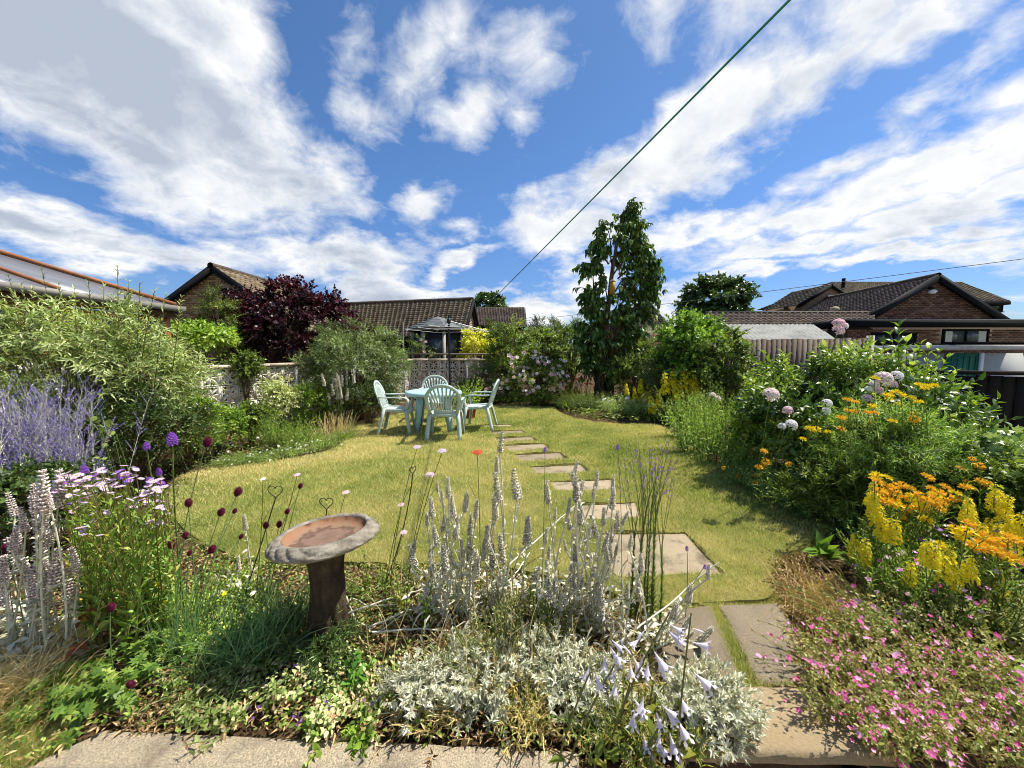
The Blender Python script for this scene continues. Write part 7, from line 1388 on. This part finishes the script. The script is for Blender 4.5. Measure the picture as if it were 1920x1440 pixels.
# hosta flower stalks
def hosta():
    root = thing('hosta_flowers', 'arching stalks of pale lilac hosta bells leaning over the silver mounds', 'hosta', gnd(1180, 1420)); stalks = [((1040, 1520), (1106, 1262), 1.24), ((1062, 1520), (1168, 1222), 1.26), ((1130, 1520), (1256, 1148), 1.28), ((1185, 1520), (1248, 1345), 1.22), ((1262, 1520), (1296, 1150), 1.24), ((1150, 1500), (1205, 1210), 1.34)]
    SP = []; HB = []
    for (b_, t_, y) in stalks:
        st = MB(); P = stem(st, D(b_[0], b_[1], y - .02) * (1, 1, 0) + (0, 0, -.03), D(*t_, y), .0, .0042, .0026, 14); st.build('stalk', leafm('hosta_stalk', [C('5a5a2e'), C('7b7f42')], .1), root); SP += [P[i] * (1 - f) + P[i + 1] * f for i in range(6, 13) for f in (0, .25, .5, .75)]
    SP = np.array(SP)
    fl = [(1106, 1240, -.3, 1), (1120, 1262, .3, 1.0), (1100, 1255, -.5, .8), (1135, 1205, .5, 1.25), (1140, 1190, .8, .9), (1128, 1225, -.1, .9), (1180, 1225, .4, 1.1), (1185, 1245, .1, 1), (1160, 1250, -.5, .9), (1170, 1205, .7, .8), (1228, 1225, .5, 1.35), (1215, 1245, -.1, .9), (1205, 1230, -.4, .8), (1250, 1180, .9, 1.1), (1258, 1172, 1.0, .9), (1262, 1190, .8, 1), (1195, 1190, -.9, .9), (1200, 1180, -.8, .8), (1175, 1185, -.6, .7), (1300, 1200, 1.4, 1.1), (1302, 1180, 1.3, .7), (1305, 1262, .8, 1.35), (1270, 1295, .3, 1.2), (1275, 1345, .4, 1.4), (1240, 1315, .9, 1.1), (1215, 1310, -.3, 1.2), (1225, 1330, .2, 1), (1250, 1330, .6, .9), (1262, 1375, .2, 1.3), (1240, 1370, -.2, 1), (1195, 1340, -.2, 1.1), (1200, 1370, .2, 1.0), (1225, 1400, 0, 1.4), (1235, 1385, .4, 1.1), (1178, 1395, -.3, 1), (1160, 1280, -.2, .9), (1212, 1265, .2, .8), (1290, 1420, .2, 1.2), (1205, 1425, -.3, 1.1), (1190, 1310, .6, 1.2)]
    for x, yy, a, s in fl:
        d = nrm(np.array([math.sin(a), -.25, -math.cos(a) * .9])); q = D(x, yy, 1.25 + rng.normal(0, .02)); q = q + (SP[np.argmin(np.linalg.norm(SP - q, axis=1))] - q) * .25; HB.append(q - d * .006 * s); put_flowers(root, FL_BELL if s > .85 else FL_BUD, [q], [d], .050 * s)
    ped = MB()
    for x, yy, a, s in fl:                                        # each bell hangs from the nearest stalk on a short stalk of its own
        q = HB.pop(0); k = np.argmin(np.linalg.norm(SP - q, axis=1)); ped.tube(np.array([SP[k], (SP[k] + q) / 2 + (0, 0, .012), q]), .0016, .0013, 4)
    ped.build('pedicels', leafm('hosta_stalk', [C('5a5a2e')], .1), root)
    n = 14; B = gnd(1190, 1440) + np.c_[rng.normal(0, .1, (n, 2)), np.zeros(n)]; P, T = shoot_paths(B, nrm(np.c_[rng.normal(0, .5, (n, 2)), np.ones(n)]), rng.uniform(.12, .25, n), 6, .5); p, d = P[:, 3], T[:, 3]; s = rng.uniform(.06, .10, n); h = rng.uniform(0, .8, n); leaf_objs(root, p, frames(d, nrm(UP + rdir(n) * .4)), s, h, T_BR, leafm('hosta_leaf', [C('4f5c1c'), C('6d7828'), C('93823a')], .3), n)
hosta()
clump('filler_plant', 'yellowing leafy growth at the foot of the hosta stalks', 'perennial', [gnd(1180, 1400), gnd(1230, 1370), gnd(1150, 1370), gnd(1215, 1420)], 120, .06, .17, leafm('yellowing_leaf', [C('4f6a26'), C('7f9040'), C('a8a050'), C('a5824a')], .3, gain=1.05), T_NAR, .05, 10, .4, .3)
# ---------------------------------------------------------------- right-hand front bed
def fresh_leaves():
    b0 = gnd(1548, 1052); root = thing('broad_leaved_perennial', 'fresh broad-leaved plant with long upright leaves at the corner of the lawn', 'perennial', b0); T = tpl('oval', .36, .16, .3)
    for x, yy, l in ((1488, 998, .26), (1502, 1012, .2), (1535, 1000, .2), (1552, 985, .2), (1575, 1000, .22), (1600, 1030, .2), (1565, 1015, .18), (1520, 1025, .17), (1590, 1045, .17), (1545, 1010, .17)):
        t = D(x, yy, b0[1] + rng.normal(-.03, .06)); t[2] = max(t[2], .06); d = nrm(t - b0); me = mesh_from('leaf', T[0], T[1], [np.zeros(len(f)) for f in T[1]], leafm('fresh_broad_leaf', [C('4c6f22'), C('769a38'), C('a8c060')], .3, .4, .45, gain=1.0), np.full(len(T[0]), rng.uniform(.1, .9))); part_from(me, 'leaf', root, b0 + d * .01, frames(d[None], nrm(UP + rdir(1)[0] * .25)[None])[0], min(np.linalg.norm(t - b0) * 1.05, .21))
fresh_leaves()
root = tuft('dry_grass_heap', 'heap of dry brown-gold grass spilling towards the paving slab', 'dry grass', gnd(1545, 1135), 700, .13, .33, .0028, leafm('dry_blade', [C('836a3c'), C('b0965c'), C('d2b980'), C('a09a55')], .25), .75, .6)
clump('dry_creeper', 'dry brown tangled creeper at the edge of the paving slab', 'creeper', [gnd(x, y) for x, y in ((1470, 1060), (1500, 1080), (1480, 1110), (1520, 1150), (1540, 1190), (1500, 1050), (1530, 1100), (1560, 1170))], 300, .05, .11, LIT, T_OV, .024, 10, .9, .3, sm=LIT, r=.0016)
clump('feathery_annual', 'light green feathery foliage in front of the yellow spikes', 'perennial', [gnd(1690, 1140), gnd(1720, 1130), gnd(1670, 1120)], 110, .05, .36, BG, T_ND2, .045, 26, .35, .15)
ALSL = leafm('lily_leaf', [C('3f5a20'), C('5f7d30'), C('86a048'), C('b0bd74')], .35)
def lilies(label, heads, y, base, s=.055, k=18):
    heads = list(heads) + [(x + rng.normal(0, 26), yy + abs(rng.normal(0, 18)), q) for x, yy, q in heads if rng.uniform() < .5]; s = s * .82
    root = thing('peruvian_lily', label, 'peruvian lily', np.array(base) * (1, 1, 0), 'orange and yellow peruvian lilies in the right-hand border'); st = MB(); Ps = []
    for x, yy, q in heads:
        t = D(x, yy, y + rng.normal(0, .1)); b1 = np.array(base, float) * (1, 1, 0); b1[0] = b1[0] * .25 + t[0] * .75 + rng.normal(0, .05); b1[1] = t[1] + rng.normal(.1, .08); P = stem(st, b1, t, rng.normal(0, .03), .003, .0022); Ps.append(P); put_flowers(root, FL_ALS[q], [t], [UP + rng.normal(0, .25, 3) + (0, -.35, 0)], s * rng.uniform(.8, 1.2))
    st.build('stems', GSTEM, root); P = np.array(Ps); mb = MB(); leafy(mb, P, nrm(np.gradient(P, axis=1)), k, T_NAR, .085, .95, t0=.1, jit=.35); mb.build('leaves', ALSL, root); return root
h1 = [(1643, 895, 1), (1662, 898, 1), (1660, 915, 0), (1675, 922, 0), (1690, 912, 0), (1706, 918, 0), (1672, 938, 0), (1690, 935, 0), (1712, 935, 1), (1722, 945, 1), (1735, 940, 0), (1745, 918, 0), (1760, 925, 0), (1742, 898, 0), (1735, 895, 0), (1752, 948, 0), (1770, 915, 0), (1765, 945, 0), (1775, 935, 0), (1785, 950, 0), (1700, 955, 0), (1712, 958, 0), (1720, 930, 0), (1750, 930, 1), (1790, 928, 1), (1795, 940, 0), (1640, 905, 0), (1680, 950, 1), (1730, 955, 0), (1760, 958, 0), (1650, 925, 0)]
lilies('dense drift of orange-yellow lilies behind the yellow loosestrife spikes', h1, 2.35, gnd(1720, 1060), .05)
lilies('bright orange lilies nearest the right edge, above the pink flowers', [(1800, 1000, 0), (1815, 985, 0), (1845, 1012, 0), (1860, 1025, 0), (1878, 1020, 0), (1890, 1010, 0), (1835, 1022, 0), (1870, 1035, 0), (1795, 1010, 1), (1880, 1032, 1), (1790, 995, 1), (1905, 1018, 0), (1825, 1030, 0)], 2.0, gnd(1860, 1120), .055)
lilies('orange lilies in the shade at the right edge', [(1822, 862, 0), (1835, 875, 0), (1815, 905, 0), (1838, 905, 0), (1848, 908, 0), (1712, 985, 0), (1722, 955, 0), (1728, 1045, 0), (1708, 1018, 1), (1702, 930, 1)], 2.5, gnd(1830, 1040), .04)
lilies('scattered yellow lilies in front of the broad-leaved bush', [(1516, 806, 1), (1530, 808, 1), (1552, 812, 1), (1560, 825, 1), (1550, 848, 1), (1568, 847, 1), (1604, 846, 0), (1618, 850, 1), (1432, 848, 0), (1436, 868, 0), (1480, 872, 0)], 3.2, gnd(1560, 940), .05)
lilies('yellow lilies high in the fine-leaved bush', [(1640, 712, 1), (1722, 725, 1), (1738, 727, 1), (1752, 725, 1), (1668, 745, 1), (1690, 742, 1), (1708, 748, 1), (1588, 752, 0), (1604, 756, 0), (1628, 776, 0), (1640, 776, 0), (1685, 760, 1), (1590, 772, 0), (1580, 785, 0), (1715, 778, 0), (1725, 796, 0), (1660, 742, 1), (1678, 738, 1)], 2.9, gnd(1670, 930), .045, 12)
def spikes_front(label, tops, y, base, s): return loosestrife(label, base, tops, y, s, leafm('loose_leaf', [C('5d7a2c'), C('84a040'), C('b0c068'), C('cfcf8a')], .35), .05)
spikes_front('thick yellow loosestrife spikes at the left end of the lily drift', [(1636, 905), (1640, 925), (1655, 965), (1668, 968), (1680, 970), (1605, 998), (1622, 1010), (1648, 945)], 2.25, gnd(1655, 1060), .16)
spikes_front('yellow loosestrife spikes among the pink flowers in the front bed', [(1755, 1015), (1782, 1022), (1775, 1045), (1795, 1060), (1825, 1045), (1710, 1050), (1740, 1010), (1875, 1072), (1812, 1040)], 1.9, gnd(1775, 1160), .14)
spikes_front('yellow loosestrife spikes at the right edge of the front bed', [(1858, 965), (1872, 985), (1845, 980), (1895, 968), (1912, 965), (1868, 910), (1878, 920), (1888, 932), (1905, 990), (1818, 932), (1826, 940), (1900, 1000)], 2.1, gnd(1880, 1120), .15)
r_, P, T = clump('lilac_fleabane', 'small lilac and white daisies between the yellow spikes', 'daisies', [gnd(1720, 1110), gnd(1780, 1100), gnd(1830, 1120)], 60, .07, .36, MG, T_LAN, .045, 14, .3, .1); put_flowers(r_, [FL_DAISY, FL_WDAISY, FL_DAISYP], P[:40, -1], T[:40, -1] + (0, -.4, 0), .016)
# pink flowered bush spilling over the step
def pink_bush():
    PL = leafm('small_leaf', [C('5f7033'), C('87944c'), C('a9ab68'), C('b89a68')], .33, gain=1.1); bases = np.array([gnd(x, y) for x, y in ((1560, 1300), (1640, 1290), (1720, 1270), (1800, 1260), (1880, 1250), (1600, 1370), (1700, 1350), (1800, 1340), (1900, 1330), (1680, 1420), (1780, 1420), (1880, 1420), (1960, 1380), (1540, 1250), (1620, 1220))])
    c = bases.mean(0); root = thing('pink_flowered_bush', 'sprawling bush of small bright pink flowers spilling over the stone step', 'bush', c); n = 620; B = bases[rng.integers(len(bases), size=n)] + np.c_[rng.normal(0, .055, (n, 2)), np.zeros(n)]
    ed = np.clip((B - c)[:, 0] / .5, -1, 1); Dr = nrm(np.c_[rng.normal(0, .5, n) + ed * .25, rng.normal(-.08, .5, n), np.ones(n)]); L = rng.uniform(.16, .38, n); P, T = shoot_paths(B, Dr, L, 7, rng.uniform(.1, .6, n)); P[..., 2] = np.maximum(P[..., 2], .02)
    st = MB(); V, Fc = tubes(P, np.full(n, .0018), np.full(n, .001), 3); st.add(V, Fc, np.repeat(rng.uniform(0, 1, n), 21)); st.build('stems', leafm('reddish_stem', [C('8a6a44'), C('aa9a58'), C('cdb585')], .1), root); mb = MB(); leafy(mb, P, T, 22, T_OV, .021, 1.0, t0=.2, jit=.6); mb.build('foliage', PL, root)
    tip = P[:, -1] + (0, 0, .008); ordr = np.argsort(-tip[:, 2] * .6 + tip[:, 1] * .3 + rng.uniform(0, .45, n)); i = ordr[:270]; put_flowers(root, FL_PINKS, tip[i], np.c_[rng.normal(0, .5, 270), rng.normal(-.5, .4, 270), np.full(270, 1.)], rng.uniform(.0095, .015, 270))
    n2 = 560; k = i[rng.integers(len(i), size=n2)]; pp_ = tip[k] + rng.normal(0, .022, (n2, 3)) * (1, 1, .5); z = nrm(np.c_[rng.normal(0, .5, n2), rng.normal(-.4, .4, n2), np.ones(n2)]); mb = MB(); T5 = []
    for c5, zz, ss in zip(pp_, z, rng.uniform(.006, .011, n2)): petals(mb, 5, c5, zz, ss, .8, .3, 0, rng.uniform(0, 3), T=T_P2, hv=.5)
    mb.build('small_flowers', leafm('mixed_pink_petal', [C('9c2c66'), C('cf5a96'), C('e294bd'), C('f0c6da')], .3, gain=1.0), root, kind='stuff')
pink_bush()
r_, P, T = clump('pink_flowered_bush', 'looser pink-flowered growth behind, at the right edge above the main pink bush', 'bush', [gnd(x, y) for x, y in ((1680, 1200), (1760, 1180), (1840, 1170), (1910, 1160), (1720, 1150), (1880, 1200))], 260, .08, .32, leafm('small_leaf', [C('55672f')], .3), T_OV, .03, 20, .45, .2)
i = rng.permutation(len(P))[:70]; put_flowers(r_, FL_PINKS, P[i, -1], T[i, -1] + (0, -.5, 0), rng.uniform(.011, .017, 70))

# the untidy rest of the front bed: bleached dead stalks, curled felted leaves, wisps
root = thing('dead_stalks', 'bleached dead flower stalks and wisps standing between the silver mounds and felted spikes', 'dead stalks', gnd(960, 1200)); mb = MB()
for k in range(90):
    b0 = gnd(rng.uniform(700, 1230), rng.uniform(1090, 1330)); h = rng.uniform(.10, .38); stem(mb, b0, b0 + np.r_[rng.normal(0, .10), rng.normal(0, .08), h], rng.normal(0, .05), .0022, .001, 8, 4, rng.uniform())
mb.build('stems', STRAW, root, kind='stuff')
n = 420; B = np.array([gnd(rng.uniform(760, 1200), rng.uniform(1080, 1250)) for _ in range(n)]); B[:, 2] = rng.uniform(.01, .16, n); mb = MB(); blades(mb, B, nrm(rdir(n) + UP * .5), rng.uniform(.03, .09, n), .010, 5, rng.uniform(.4, 1.4, n), rng.uniform(0, 1, n)); mb.build('curled_leaves', FELT, root, kind='stuff')
root = thing('dry_wisps', 'straw-coloured wisps of dead grass over the mint mat and the soil behind the coping', 'dead grass', gnd(600, 1290)); mb = MB(); n = 260; B = np.array([gnd(rng.uniform(180, 1250), rng.uniform(1150, 1350)) for _ in range(n)]); B[:, 2] = .0; blades(mb, B, nrm(rdir(n) * .9 + UP * .8 + (0, .3, 0)), rng.uniform(.06, .22, n), .0022, 6, rng.uniform(.3, 1.2, n), rng.uniform(.2, 1, n)); mb.build('blades', STRAW, root, kind='stuff')

clump('yellowing_cover', 'yellowing low growth between and behind the silver mounds', 'ground cover', [gnd(x, y) for x, y in ((850, 1250), (930, 1290), (980, 1330), (1010, 1230), (1060, 1250), (1150, 1260), (1190, 1300), (970, 1270), (800, 1290), (840, 1340), (990, 1350))], 420, .05, .15, DRYG, T_NAR, .034, 12, .45, .25, sm=STRAW)
clump('brown_cover', 'brown withered growth in the gaps of the front bed', 'ground cover', [gnd(x, y) for x, y in ((740, 1210), (800, 1230), (860, 1210), (940, 1150), (1000, 1130), (1110, 1190), (1170, 1210), (680, 1240), (760, 1330), (1000, 1350), (420, 1280), (330, 1330))], 380, .06, .10, LIT, T_LAN, .03, 10, .7, .3, sm=LIT)

mat_cover('seedling_cover', 'low green cover running on along the bed past the pink flowered bush', 'ground cover', [(1900, 1440), (2600, 1440), (2500, 1000), (1990, 900), (1880, 1000)], 5000, .16, T_OV, .05, MG, kind='stuff', tilt=.6)
mat_cover('seedling_cover', 'low green cover running on along the bed past the pale felted spikes', 'ground cover', [(-90, 1440), (-700, 1440), (-500, 950), (-60, 930), (-60, 1150)], 5000, .14, T_OV, .04, MG, kind='stuff', tilt=.6)
